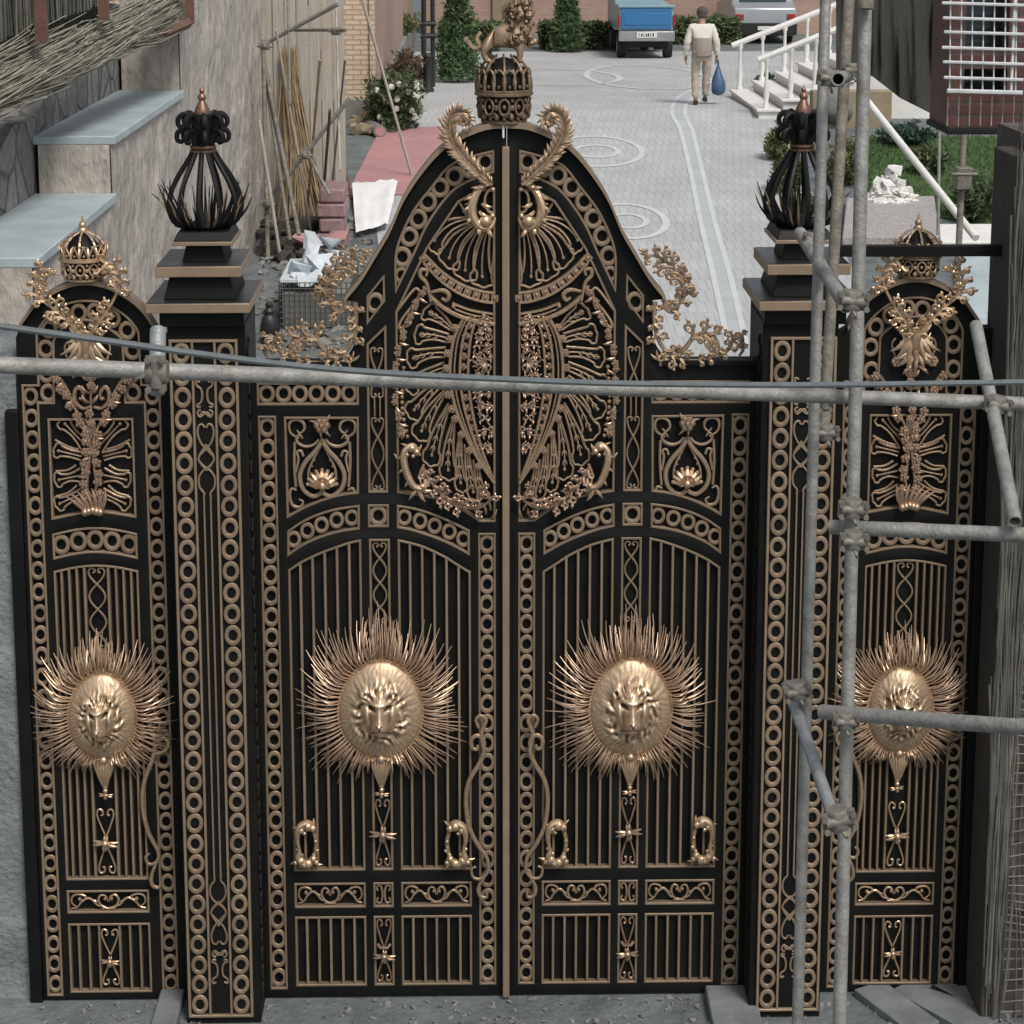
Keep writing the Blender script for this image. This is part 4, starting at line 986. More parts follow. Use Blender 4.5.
    xs = [x0+(xc-cw-x0)*i/4 for i in range(1,4)]+[xc+cw+(x1-xc-cw)*i/4 for i in range(1,4)]
    bars(root, sx, xs, zt, Zz(876), 0.0125)
    bars(root, sx, [x0+(x1-x0)*i/8 for i in (1,2,3,5,6,7)], lambda x: Zz(919), Zz(988), 0.012)
    mb = MB(sx); scrollrow(mb, H['row'], 0.0068); mb.build('scroll_frieze', 'gold', root)
    mb = MB(sx); lattice(mb, [(xc-cw,Zz(650)),(xc+cw,Zz(650)),(xc+cw,Zz(564)),(xc-cw,Zz(564))], 3); mb.build('column_scrollwork', 'paint', root)
    mb = MB(sx)
    pl = [(xc-cw,Zz(874)),(xc+cw,Zz(874)),(xc+cw,Zz(802)),(xc-cw,Zz(802))]; xheart(mb, pl, Zz(838)); star_leaf(mb, xc, Zz(838), 0.06, -0.03); mb.build('leaf_boss', 'gold', root); mb = MB(sx)
    pl = [(xc-cw,Zz(985)),(xc+cw,Zz(985)),(xc+cw,Zz(922)),(xc-cw,Zz(922))]; xheart(mb, pl, Zz(955)); star_leaf(mb, xc, Zz(956), 0.045, -0.025)
    mb.build('leaf_boss', 'gold', root)
    # peacock tail panel
    mb = MB(sx)
    L = [((500,500),(470,590),(325,375)),((470,590),(455,640),(280,570)),((455,690),(460,780),(285,770)),((460,820),(470,880),(290,930))]
    for (a, b, tpt) in L:
        for s in (-1,1):
            f = lambda p: ZW(530+s*(530-p[0])*-1, p[1])
            f = lambda p: ZW(530+(p[0]-530)*(1 if s < 0 else -1), p[1])
            petal(mb, f(a), f(b), f(tpt), 0.034, 0.0062, -0.006)
            if tpt[1] > 500: wire(mb, [f((a[0]-30,a[1]-20)), f(((a[0]+tpt[0])/2, (a[1]+tpt[1])/2-28)), f((tpt[0]+10, tpt[1]-62))], 0.006, -0.006, 3, 5)
    mb.build('tail_petals', 'dullgold', root)
    mb = MB(sx); rr = random.Random(9)
    for s in (-1,1):
        f = lambda x, y: ZW(530+(x-530)*(1 if s < 0 else -1), y)
        st = resample([Vector(f(*p)) for p in cr([(330,110),(375,180),(420,290),(480,400),(520,520),(515,660),(500,800),(525,860)], 5)], 26)
        mb.tube([(p.x,-0.035,p.y) for p in st], 0.008, 6, planar=True)
        for i, p in enumerate(st):
            if i % 2 == 0: flower(mb, p.x+s*0.0-(0.03 if s < 0 else -0.03)*rr.uniform(0.2,1), p.y+rr.uniform(-.01,.01), 0.026, -0.04, 5, i)
            elif i % 4 == 1: leaflet(mb, p, ((-1 if s < 0 else 1), rr.uniform(-0.5,0.7)), 0.05, 0.010, -0.035)
        wire(mb, [f(520,290),f(470,300),f(425,260),f(420,200),f(445,165),f(475,200),f(470,240),f(450,235)], 0.012, -0.03, 5, 6, (0.6,0.6))
    for k in range(-2,3): leaflet(mb, ZW(528,480), (k*0.28,1), 0.10, 0.010, -0.03)
    for i, yy in enumerate((-10,45,95,150,330,390)): flower(mb, ZW(524+(6 if i % 2 else -6), yy)[0], ZW(524,yy)[1], 0.024, -0.045, 6, i)
    for yy in (20,120,200,260):
        for sg in (-1,1): leaflet(mb, ZW(524+sg*8,yy), (sg*0.9,0.5), 0.055, 0.011, -0.04, bend=sg*0.8, lift=0.015)
    mb.tube([(ZW(528,490)[0],-0.03,ZW(528,490)[1]),(ZW(522,140)[0],-0.03,ZW(522,140)[1])], 0.007, 5)
    for k in range(-3,4): leaflet(mb, ZW(540+k*16,960), (k*0.2,1), 0.13, 0.014, -0.04)
    for k in range(-2,3): mb.ball((ZW(540+k*24,950)[0],-0.05,ZW(540,945+abs(k)*6)[1]), 0.022)
    mb.build('flower_spray', 'rose', root)
    # V-shaped acanthus over the arch
    mb = MB(sx)
    rinceau(mb, [ZQ(*p) for p in ((490,880),(420,790),(340,710),(250,640),(190,580),(195,500),(215,440),(245,420),(265,440),(250,465))], 0.013, 12, 0.054, -0.07, seed=7)
    rinceau(mb, [ZQ(*p) for p in ((510,880),(570,790),(640,690),(690,600),(720,520),(705,440),(665,390),(620,395),(600,430),(625,450))], 0.013, 12, 0.054, -0.07, seed=8)
    for (px_c, dd) in ((180,0),(320,0),(-1,0)):
        pass
    for k in range(-3,4):                                  # leafy drop under the spray
        leaflet(mb, ZQ(500+k*14, 860), (k*0.16,-1), 0.17-0.012*abs(k), 0.017, -0.06, bend=0.25*k, lift=0.02)
        leaflet(mb, ZQ(498+k*10, 955), (k*0.22,-1), 0.14-0.01*abs(k), 0.014, -0.055, bend=0.3*k, lift=0.02)
    for sg in (-1,1):
        for (yy, L_) in ((870,0.10),(930,0.09),(990,0.10),(1050,0.09)):
            leaflet(mb, ZQ(500+sg*14, yy), (sg,0.35), L_, 0.014, -0.05, bend=sg*0.8, lift=0.02)
            leaflet(mb, ZQ(500+sg*14, yy+20), (sg,-0.25), L_*0.8, 0.012, -0.05, bend=-sg*0.8, lift=0.02)
        flower(mb, *ZQ(500+sg*120, 1045), 0.03, -0.04, 6)
    for s in (-1,1): wire(mb, [ZQ(505,900),ZQ(505+s*30,830),ZQ(505+s*60,790),ZQ(505+s*40,770),ZQ(505+s*20,800)], 0.010, -0.06, 4, 6)
    mb.tube([(ZQ(500,860)[0],-0.06,ZQ(500,860)[1]),(ZQ(500,930)[0],-0.075,ZQ(500,930)[1]),(ZQ(500,1020)[0],-0.05,ZQ(500,1020)[1])],[0.03,0.024,0.012],8)
    for s in (-1,1):
        wire(mb, [ZQ(500+s*15,1010),ZQ(500+s*60,1060),ZQ(500+s*120,1020),ZQ(500+s*145,940),ZQ(500+s*120,900)], 0.006, -0.02, 4, 5)
        leaflet(mb, ZQ(500+s*20,880), (s,0.1), 0.09, 0.014, -0.06)
    mb.build('acanthus_v', 'gold', root).name = 'acanthus_spray'
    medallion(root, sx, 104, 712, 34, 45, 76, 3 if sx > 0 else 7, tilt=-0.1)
    mb = MB(sx); ZL = Zm(0, 684, 3.012)
    wire(mb, [ZL(480,135),ZL(486,100),ZL(465,92),ZL(455,115),ZL(470,160),ZL(465,210),ZL(440,280),ZL(434,350),ZL(450,430),ZL(480,490),ZL(478,520),ZL(455,530),ZL(443,510),ZL(455,497)], 0.0125, -0.05, 6, 6, (0.6,0.5))
    wire(mb, [ZL(466,200),ZL(500,190),ZL(512,165),ZL(495,150),ZL(480,165)], 0.011, -0.05, 5, 6, (0.6,0.6))
    wire(mb, [ZL(478,520),ZL(462,560),ZL(462,590),ZL(482,600),ZL(490,580)], 0.011, -0.05, 5, 6, (0.6,0.6))
    mb.build('vine_handle', 'dullgold', root)
    return root

# ------------------------------------------------------------------ pillar
YP = -0.26
def pillar(sx, label):
    xl, xr = X(168,380,YP), X(246,380,YP)
    xc = (xl+xr)/2
    root = thing('gate_pillar', label, 'pillar', (sx*xc, 0, 0))
    ztop = Zz(322,YP,200); mb = MB(sx)
    yb = 0.22
    fx0, fx1 = X(170,341,YP), X(236,341,YP)
    fr = [(fx0,0.05),(fx1,0.05),(fx1,Zz(341,YP,200)),(fx0,Zz(341,YP,200))]
    mb.box(xl, xr, YP+0.012, yb, 0.0, ztop); mb.build('shaft', 'black', root, bevel=0.004)
    w = (fx1-fx0); c1 = [(fx0,fr[0][1]),(fx0+w*0.33,fr[0][1]),(fx0+w*0.33,fr[2][1]),(fx0,fr[2][1])]; c2 = [(fx0+w*0.67,fr[0][1]),(fx1,fr[0][1]),(fx1,fr[2][1]),(fx0+w*0.67,fr[2][1])]
    def out2(mb, pl, w_):
        mb.strip(pl, w_, YP-0.006, YP+0.014, closed=True)
    mb = MB(sx); out2(mb, fr, 0.014)
    for k in (0.33,0.67): mb.strip([(fx0+w*k,fr[0][1]),(fx0+w*k,fr[2][1])], 0.012, YP-0.005, YP+0.014)
    mb.build('panel_moulding', 'paint', root)
    for c in (c1, c2):
        ring_fill(root, sx, c, 32, True, YP+0.004, 0.80)
    mb = MB(sx); xm = fx0+w*0.5; a = w*0.17-0.014
    zt, zb_ = fr[2][1], fr[0][1]
    zr = lambda py: Zz(py,YP,205)
    yy = YP+0.005
    def both(f):
        for s in (-1,1): f(s)
    def knot(z0, d):                                        # scroll cluster; d=-1 reads downwards
        def q(s, u, v): return (xm+s*u*a, z0+d*v*0.62)
        def one(s):
            wire(mb, [q(s,0.5,0.02),q(s,0.95,0.01),q(s,0.9,0.05),q(s,0.4,0.08),q(s,0.3,0.14),q(s,0.5,0.19),q(s,0.95,0.21),q(s,0.8,0.23),q(s,0.5,0.22)], 0.0058, yy, 4, 5)
            wire(mb, [q(s,-0.6,0.30),q(s,-0.2,0.27),q(s,0.6,0.31),q(s,0.9,0.27),q(s,0.5,0.25)], 0.0058, yy, 4, 5)
            wire(mb, [q(s,0.1,0.40),q(s,0.4,0.37),q(s,0.85,0.39),q(s,0.95,0.46),q(s,0.5,0.54),q(s,-0.3,0.60),q(s,-0.95,0.66),q(s,-0.4,0.72),q(s,0.4,0.76),q(s,0.95,0.82),q(s,0.9,0.90),q(s,0.4,0.95),q(s,0.45,0.99)], 0.0058, yy, 4, 5)
            wire(mb, [q(s,-0.1,0.54),q(s,0.95,0.66),q(s,0.0,0.76)], 0.0058, yy, 4, 5)
        both(one)
    knot(zr(380), -1); mb.build('column_scrollwork', 'paint', root); mb = MB(sx); knot(zr(985), 1)
    for s in (-1,1): mb.strip([(xm+s*a*0.4, zr(985)+0.60), (xm+s*a*0.4, zr(380)-0.60)], 0.009, YP-0.002, YP+0.014)
    mb.build('column_scrollwork', 'paint', root)
    mb = MB(sx)                                             # scroll strip down the inner reveal
    for k in range(70):
        z = 0.1+k*(ztop-0.2)/70
        pts = [(xr+0.004, YP+0.10+0.03*math.sin(PI*i/4)*(1 if k % 2 else -1), z+i/4*(ztop-0.2)/70) for i in range(5)]
        mb.tube(pts, 0.006, 5)
    mb.build('reveal_scrollwork', 'blackiron', root)
    # cap: two slabs on necks, then the lamp plinth
    def slab(pxl, pxr, y_top, y_bot, yf, yb_):
        x0, x1 = X(pxl, y_top, yf), X(pxr, y_top, yf); z1, z0 = Zz(y_top,yf,200), Zz(y_bot,yf,200)
        return x0, x1, z0, z1
    yf1 = YP-0.08
    x0,x1,z0,z1 = slab(146,249,303,313,yf1,0)
    d1 = 0.62
    mb = MB(sx); mb.box(x0,x1,yf1,yf1+d1,z0,z1); sl = mb.build('cap_slab', 'black_gloss', root, bevel=0.004)
    mb = MB(sx); e = 0.004; mb.box(x0-e,x1+e,yf1-e,yf1+d1+e,z0-0.001,z1-0.004); mb.build('cap_band', 'paint', sl, bevel=0.003)
    mb = MB(sx); mb.box(xl-0.03, xr+0.0, YP-0.03, yb, ztop-0.02, z0); mb.build('cap_neck', 'black', root, bevel=0.006)
    yf2 = YP-0.03
    u0,u1,w0,w1 = slab(155.5,240,266,277,yf2,0)
    mb = MB(sx); mb.frust(u0+0.03,u1-0.03,yf2+0.03,yf2+0.47,z1+0.001,w0,0.03); mb.build('cap_neck', 'black', root, bevel=0.004)
    mb = MB(sx); mb.box(u0,u1,yf2,yf2+0.5,w0,w1); sl = mb.build('cap_slab', 'black_gloss', root, bevel=0.004)
    mb = MB(sx); mb.box(u0-e,u1+e,yf2-e,yf2+0.5+e,w0-0.001,w1-0.004); mb.build('cap_band', 'paint', sl, bevel=0.003)
    yf3 = YP+0.02
    v0,v1,q0,q1 = slab(172,232,242,246,yf3,0)
    mb = MB(sx); mb.frust(v0+0.04,v1-0.04,yf3+0.05,yf3+0.33,w1+0.001,q0,0.02); mb.build('cap_neck', 'black', root, bevel=0.004)
    mb = MB(sx); mb.box(v0-0.003,v1+0.003,yf3-0.003,yf3+0.383,q0,q1); mb.build('cap_band', 'paint', root, bevel=0.003)
    zpl = Zz(233,yf3,200); zk = zpl
    mb = MB(sx); mb.frust(v0+0.005,v1-0.005,yf3+0.005,yf3+0.375,q1+0.0005,zk,0.02); mb.build('lamp_plinth', 'blackiron', root, bevel=0.005)
    return root, (xc, yf3+0.19, zk)

def lantern(sx, base, label):
    xc, yc, z0 = base
    yc0 = yc
    xc = X(205.5, 232, yc)
    root = thing('iron_lantern_finial', label, 'finial', (sx*xc, yc, z0))
    k = 1/190.0*1.0
    mb = MB(sx)
    prof = [(0.05,0.0),(0.145,0.02),(0.182,0.09),(0.178,0.16),(0.145,0.24),(0.09,0.325),(0.055,0.385),(0.045,0.42),(0.05,0.46),(0.03,0.56)]
    for i in range(11):
        a = 2*PI*i/11+0.1; pts = cr([(r*math.cos(a), r*math.sin(a), z) for r, z in prof], 3)
        mb.tube([(xc+p.x, yc+p.y, z0+p.z) for p in pts], 0.0125, 6)
    mb.build('cage', 'blackiron', root)
    mb = MB(sx); mb.lathe([(0.05,0.0),(0.10,0.0),(0.12,0.012),(0.06,0.03),(0.03,0.05)], (xc,yc,z0), 16); mb.build('foot_plate', 'blackiron', root); mb = MB(sx)
    mb.lathe([(0.045,0.42),(0.055,0.47),(0.055,0.54),(0.04,0.575)], (xc,yc,z0), 14)
    mb.build('core', 'blackiron', root)
    mb = MB(sx)
    for zz in (0.388,0.408): mb.tube([(xc+0.06*math.cos(2*PI*i/16), yc+0.06*math.sin(2*PI*i/16), z0+zz) for i in range(16)], 0.008, 6, closed=True)
    mb.build('collar', 'copper', root)
    mb = MB(sx)
    for i in range(8):                                     # two tiers of rolled leaves
        a = 2*PI*i/8+0.2
        for (zz, rr_, sc) in ((0.455,0.05,0.82),(0.53,0.045,0.80)):
            pts = [(0.0,-0.03),(0.02,0.03),(0.055,0.055),(0.092,0.03),(0.095,-0.01),(0.07,-0.025),(0.055,-0.002),(0.068,0.012)]
            c = cr([((rr_+u*sc)*math.cos(a), (rr_+u*sc)*math.sin(a), zz+v*sc) for u, v in pts], 4)
            mb.tube([(xc+p.x, yc+p.y, z0+p.z) for p in c], [0.017*(1-0.5*q/len(c)) for q in range(len(c))], 6, flat=1.0)
    mb.build('rolled_leaves', 'blackiron', root)
    mb = MB(sx); mb.lathe([(0.04,0.568),(0.042,0.578),(0.036,0.60),(0.022,0.625),(0.015,0.64),(0.022,0.652),(0.020,0.664),(0.009,0.676),(0.013,0.69),(0.007,0.70),(0.0,0.715)], (xc,yc,z0), 16); mb.build('spire', 'copper', root)
    mb = MB(sx); rr = random.Random(3)
    for i in range(10):                                    # grass-like leaves round the foot
        a = 2*PI*i/10
        for j in range(3):
            L = rr.uniform(0.12,0.24); b = a+rr.uniform(-0.25,0.25); lean = rr.uniform(0.12,0.3)
            pts = cr([((0.12+u*lean*0.5)*math.cos(b), (0.12+u*lean*0.5)*math.sin(b), 0.01+L*v) for u, v in ((0,0),(0.35,0.25),(0.65,0.6),(1.0+rr.uniform(-.5,.2),1.0))], 3)
            m_ = len(pts); mb.tube([(xc+p.x, yc+p.y, z0+p.z) for p in pts], [0.012*(1-0.85*q/(m_-1)) for q in range(m_)], 5)
    mb.build('foot_leaves', 'blackiron', root)
    mb = MB(sx)
    for i in range(9):
        a = 2*PI*i/9+0.3
        for j in range(2):
            L = rr.uniform(0.08,0.2); b = a+rr.uniform(-0.3,0.3)
            pts = cr([((0.13+u*0.09)*math.cos(b), (0.13+u*0.09)*math.sin(b), 0.02+L*v) for u, v in ((0,0),(0.5,0.3),(0.8,0.7),(1.1,1.0))], 3)
            m_ = len(pts); mb.tube([(xc+p.x, yc+p.y, z0+p.z) for p in pts], [0.010*(1-0.85*q/(m_-1)) for q in range(m_)], 5)
    mb.build('gilded_leaves', 'dullgold', root)
    return root

# ------------------------------------------------------------------ crown
def crown(sx, x, y, z, rb, label, dome=True, body_m='gold', orb=True, zk=1.0, egg=False):
    """rb: rim radius; z: foot height"""
    root = thing('gold_crown', label, 'crown', (sx*x, y, z)); rr = random.Random(4)
    s = rb
    mb = MB(sx); mb.lathe([(0.66*s,0),(0.72*s,0.1*s),(0.82*s,0.5*s),(0.88*s,0.85*s),(0.84*s,0.95*s),((0.88 if egg else 0.74)*s,1.2*s),((0.78 if egg else 0.6)*s,1.55*s),((0.45 if egg else 0.3)*s,1.85*s),(0.1*s,1.95*s)], (x,y,z), 24); mb.build('inner_shell', 'black', root)
    mb = MB(sx)
    for zz, r, t in ((0.05,0.76,0.07),(0.88,1.0,0.06),(0.97,0.98,0.045)):
        mb.tube([(x+r*s*math.cos(2*PI*i/32), y+r*s*math.sin(2*PI*i/32), z+zz*s) for i in range(32)], t*s, 6, closed=True)
    mb.build('bands', body_m, root)
    mb = MB(sx)
    for i in range(10):                                    # scroll fretwork with oval bosses
        a = 2*PI*i/10-PI/2
        r = 0.9*s
        def pt(da, v, rr_=None): 
            rad = (rr_ or (0.78+0.16*v/0.85))*s; return (x+rad*math.cos(a+da), y+rad*math.sin(a+da), z+v*s)
        pts = [pt(0.2*math.cos(q), 0.52+0.24*math.sin(q), 0.92) for q in [2*PI*k/14 for k in range(14)]]
        mb.tube(pts, 0.05*s, 5, closed=True)
        mb.ball(pt(0.314,0.5,0.9), 0.10*s, nu=6, nv=4); mb.ball(pt(0,0.52,0.86), 0.08*s, nu=6, nv=4)
        mb.ball(pt(0.314,0.22,0.84), 0.11*s, nu=6, nv=4); mb.ball(pt(0.0,0.18,0.82), 0.08*s, nu=6, nv=4); mb.ball(pt(0.314,0.72,0.92), 0.07*s, nu=6, nv=4)
        mb.tube([pt(0.1,0.2,0.84),pt(0.22,0.35,0.88),pt(0.32,0.3,0.88)], 0.035*s, 5)
    mb.build('fretwork', body_m, root)
    mb = MB(sx)
    for i in range(16):                                    # upright leaves and hoops
        a = 2*PI*i/16
        top = 1.75 if i % 2 == 0 else 1.45
        prof = [(0.95,0.98),(0.98,1.2),(0.86,1.5),(0.6,1.8),(0.18,2.02)] if i % 2 == 0 and dome else [(0.94,0.98),(0.97,1.2),(0.86,1.42),(0.70,top)]
        if egg: prof = [(0.97,0.98),(0.98,1.2),(0.90,1.5),(0.70,1.78),(0.34,2.0)] if i % 2 == 0 else [(0.97,0.98),(0.98,1.18),(0.92,1.42),(0.80,1.62)]
        c = cr([(rr_*s*math.cos(a), rr_*s*math.sin(a), zz*s) for rr_, zz in prof], 3)
        m_ = len(c); mb.tube([(x+p.x, y+p.y, z+p.z) for p in c], [0.06*s*(1.1-0.5*q/m_) for q in range(m_)], 5)
        for sg in (-1,1):
            c = cr([((0.95+0.05*u)*s*math.cos(a+sg*0.16*u), (0.95+0.05*u)*s*math.sin(a+sg*0.16*u), (1.0+v)*s) for u, v in (((0,0),(0.5,0.22),(1.0,0.42),(1.1,0.5),(0.8,0.52)) if not egg else ((0,0),(0.3,0.22),(0.1,0.42),(-0.5,0.56),(-1.2,0.62)))], 2)
            mb.tube([(x+p.x, y+p.y, z+p.z) for p in c], 0.04*s, 5)
        mb.ball((x+0.98*s*math.cos(a+0.196), y+0.98*s*math.sin(a+0.196), z+1.12*s), 0.06*s, nu=6, nv=4)
        if i % 2 == 0 and dome:
            for u in (1.5,1.68,1.85):
                rad = interp([(1.2,0.98),(1.5,0.86),(1.8,0.6),(2.02,0.18)])(u); mb.ball((x+rad*s*1.05*math.cos(a), y+rad*s*1.05*math.sin(a), z+u*s), 0.065*s, nu=6, nv=4)
    mb.build('crown_leaves', body_m, root)
    for ch in root.children: ch.scale = (1,1,zk)
    if orb:
        mb = MB(sx); mb.ball((x,y,z+2.05*s), 0.2*s); mb.ball((x,y,z+2.3*s), 0.16*s); mb.tube([(x,y,z+2.4*s),(x,y,z+2.68*s)], [0.05*s,0.03*s], 6); mb.tube([(x-0.1*s,y,z+2.55*s),(x+0.1*s,y,z+2.55*s)], 0.03*s, 5)
        mb.build('orb', body_m, root)
    return root

gate_leaf(1, 'left leaf of the black and gold double gate, carrying the gold meeting strip')
RX = -0.978
gate_leaf(RX, 'right leaf of the black and gold double gate, beside the scaffold poles')
side_panel(1, 'narrow arched black and gold panel at the far left with an unobstructed lion medallion')
side_panel(RX, 'narrow arched black and gold panel at the far right partly behind scaffold pipes')
for sx, w, w2 in ((1, 'left', ''), (RX, 'right', '')):
    p, b = pillar(sx, 'black gate pillar with gold ring borders, '+('left of the gate, fully in view' if sx > 0 else 'right of the gate, behind the upright scaffold poles'))
    lantern(sx, b, ('black iron basket finial with copper spire on the left pillar' if sx > 0 else 'black iron basket finial on the right pillar, half hidden by scaffold poles'))
px_, pz_ = G(84.5, 279)
crown(1, px_, 0.0, pz_, 23*PXM, 'small bright gold crown on top of the left side panel', True)
crown(RX, px_, 0.0, pz_, 23*PXM, 'small tarnished crown on the right side panel behind the black beam', True, 'dullgold')
px_, pz_ = G(504, 123)
crown(1, px_, 0.03, pz_-0.0, 27*PXM, 'large openwork gold crown on the apex of the gate', True, 'antique', False, 1.19, True)

# ------------------------------------------------------------------ skin-modifier figures
def skin_mesh(name, J, E, rad, m, parent, sub=2, root=None):
    keys = list(J); me = bpy.data.meshes.new(name)
    me.from_pydata([J[k] for k in keys], [(keys.index(a), keys.index(b)) for a, b in E], [])
    o = bpy.data.objects.new('tmp', me); C.objects.link(o)
    sk = o.modifiers.new('s', 'SKIN'); sk.use_smooth_shade = True
    for i, k in enumerate(keys):
        r = rad[k]; me.skin_vertices[0].data[i].radius = (r, r) if not isinstance(r, tuple) else r
        me.skin_vertices[0].data[i].use_root = (k == (root or keys[0]))
    ss = o.modifiers.new('u', 'SUBSURF'); ss.levels = ss.render_levels = sub
    bpy.context.view_layer.update(); dg = bpy.context.evaluated_depsgraph_get()
    m2 = bpy.data.meshes.new_from_object(o.evaluated_get(dg)); bpy.data.objects.remove(o); m2.name = name
    off = base_of(parent)
    m2.transform(Matrix.Translation(-off)); m2.materials.clear()
    if name in ('jacket','trousers'):
        for v in m2.vertices:
            w_ = v.co+off; v.co += v.normal*(0.016*noise.noise(w_*9+Vector((0,0,w_.z*14)))+0.012*noise.noise(w_*23))
    return finish(name, m2, m, parent, True, 0, 180)

# gilded lion standing on the crown (its head rises out of the picture)
def lion():
    Y = 0.03; k = PXM
    o = lambda x, y, d=0.0: (G(x, y, Y)[0], Y+d, G(x, y, Y)[1])
    root = thing('lion_statue', 'gilded standing lion statue on top of the large gate crown', 'statue', o(506,62))
    J = {'hip': o(488,36), 'mid': o(503,37), 'chest': o(519,35), 'neck': o(523,23), 'head': o(527,9), 'muz': o(536,12),
         'ha': o(487,45,-.05), 'hb': o(483,53,-.05), 'hc': o(487,60,-.05), 'hd': o(492,61,-.05), 'hA': o(491,45,.05), 'hB': o(488,53,.05), 'hC': o(492,60,.05), 'hD': o(497,61,.05),
         'fa': o(519,46,-.05), 'fb': o(520,53,-.05), 'fc': o(519,60,-.05), 'fd': o(523,61,-.05), 'fA': o(526,43,.05), 'fB': o(534,44,.05), 'fC': o(537,39,.05)}
    r = dict(hip=9, mid=8.5, chest=10.5, neck=10.5, head=9.5, muz=5.5, ha=6, hb=3.4, hc=3, hd=2.6, hA=6, hB=3.4, hC=3, hD=2.6, fa=4.5, fb=3.4, fc=3, fd=2.6, fA=4, fB=3.4, fC=3)
    E = [('hip','mid'),('mid','chest'),('chest','neck'),('neck','head'),('head','muz'),('hip','ha'),('ha','hb'),('hb','hc'),('hc','hd'),('hip','hA'),('hA','hB'),('hB','hC'),('hC','hD'),('chest','fa'),('fa','fb'),('fb','fc'),('fc','fd'),('chest','fA'),('fA','fB'),('fB','fC')]
    skin_mesh('body', J, E, {a: b*k for a, b in r.items()}, 'dullgold', root, 2, 'mid')
    mb = MB(); c = cr([Vector(o(481,32)), Vector(o(477,38)), Vector(o(480,46)), Vector(o(474,48)), Vector(o(468,42)), Vector(o(464,38))], 4)
    mb.tube(c, [0.011]*(len(c)-4)+[0.013,0.018,0.013,0.004], 6); mb.build('tail', 'gold', root)
    mb = MB(); rr = random.Random(2)
    for i in range(190):
        u = rr.random(); a_ = rr.random()*6.28; px = 520+u*5+12*math.cos(a_)*(0.8+0.3*rr.random())-3; py = 38-u*40
        p = Vector(o(px, py, 0.062*math.sin(a_))); q = p+Vector((rr.uniform(-.035,.01), rr.uniform(-.015,.015), -rr.uniform(.03,.06)))
        mb.tube([p, (p+q)/2+Vector((0,0.012*math.sin(a_),0)), q], [0.009,0.012,0.003], 5)
    mb.build('mane', 'antique', root)
lion()

# ------------------------------------------------------------------ ground
mb = MB()
ys = [-80,-6,0.2,1]+[1+24*i/12 for i in range(1,13)]+[31,37,43,60,120,500]
xs = [-300,-40,-10,-5,0,5,10,40,300]
vs = [(x,y,gz(y)) for y in ys for x in xs]; nx = len(xs)
mb.add(vs, [(j*nx+i,j*nx+i+1,(j+1)*nx+i+1,(j+1)*nx+i) for j in range(len(ys)-1) for i in range(nx-1)])
struct(mb, 'ground', 'ground', angle=180)
def sheet(name, m, pts, lift, ny=None):                    # sheet draped on the ground: pts = (x, y) outline
    mb = MB(); bm = bmesh.new()
    vs = [bm.verts.new((x,y,0)) for x,y in pts]; f = bm.faces.new(vs)
    for c in (1,25,43):
        bmesh.ops.bisect_plane(bm, geom=bm.verts[:]+bm.edges[:]+bm.faces[:], plane_co=(0,c,0), plane_no=(0,1,0))
    bmesh.ops.triangulate(bm, faces=bm.faces[:])
    for v in bm.verts: v.co.z = gz(v.co.y)+lift
    me = bpy.data.meshes.new(name); bm.to_mesh(me); bm.free()
    o = finish(name, me, m, None, False); o['kind'] = 'structure'; return o
sheet('driveway', 'pavers', [(-1.2,0.35),(3.4,0.35),(4.6,14),(5.0,24),(9,26),(12,44),(-1.7,44),(-1.7,20),(-1.35,15),(-1.3,8)], 0.004)
def band(name, pts, w, m, lift, closed=False):
    P = [Vector((p.x,p.y)) for p in pts]; n = len(P); mb = MB(); V = []
    for i in range(n):
        t = (P[(i+1) % n]-P[i-1]) if closed else (P[min(i+1,n-1)]-P[max(i-1,0)])
        t.normalize(); q = Vector((-t.y,t.x))*w/2
        for s in (1,-1): a = P[i]+q*s; V.append((a.x,a.y,gz(a.y)+lift))
    mb.add(V, [(2*i,2*i+1,2*((i+1) % n)+1,2*((i+1) % n)) for i in range(n if closed else n-1)])
    return struct(mb, name, m, smooth=False)
# two pale stone courses curving up the drive, a darker one between
l1 = cr([gnd(*p) for p in ((728,345),(714,280),(700,220),(690,170),(680,130),(672,112),(678,98),(692,90))], 6)
l2 = cr([gnd(*p) for p in ((746,345),(731,280),(714,220),(702,170),(692,130),(685,113),(690,100),(704,92))], 6)
mid = [(a+b)/2 for a, b in zip(l1, l2)]
band('paving_band', mid, 0.26, 'paver_mid', 0.008)
band('paving_line', l1, 0.07, 'paver_light', 0.012); band('paving_line', l2, 0.07, 'paver_light', 0.012)
def oval(px, py, rx, ry, w, m='paver_light'):
    c = gnd(px, py); a = gnd(px+rx, py).x-c.x; b = (gnd(px, py-ry).y-gnd(px, py+ry).y)/2
    cy = (gnd(px, py-ry).y+gnd(px, py+ry).y)/2
    band('paving_ring', [Vector((c.x+a*math.cos(2*PI*i/48), cy+b*math.sin(2*PI*i/48))) for i in range(48)], w, m, 0.012, True)
oval(596,152,46,15,0.10); oval(596,152,22,6,0.10); oval(628,222,38,17,0.10); oval(628,222,18,7,0.08); oval(560,78,60,8,0.14); oval(648,78,60,12,0.14)
sheet('red_paving', 'redpave', [(-2.0,gnd(350,196).y),(-0.75,gnd(405,196).y),(-0.6,gnd(415,128).y),(-1.7,gnd(360,128).y)], 0.016)

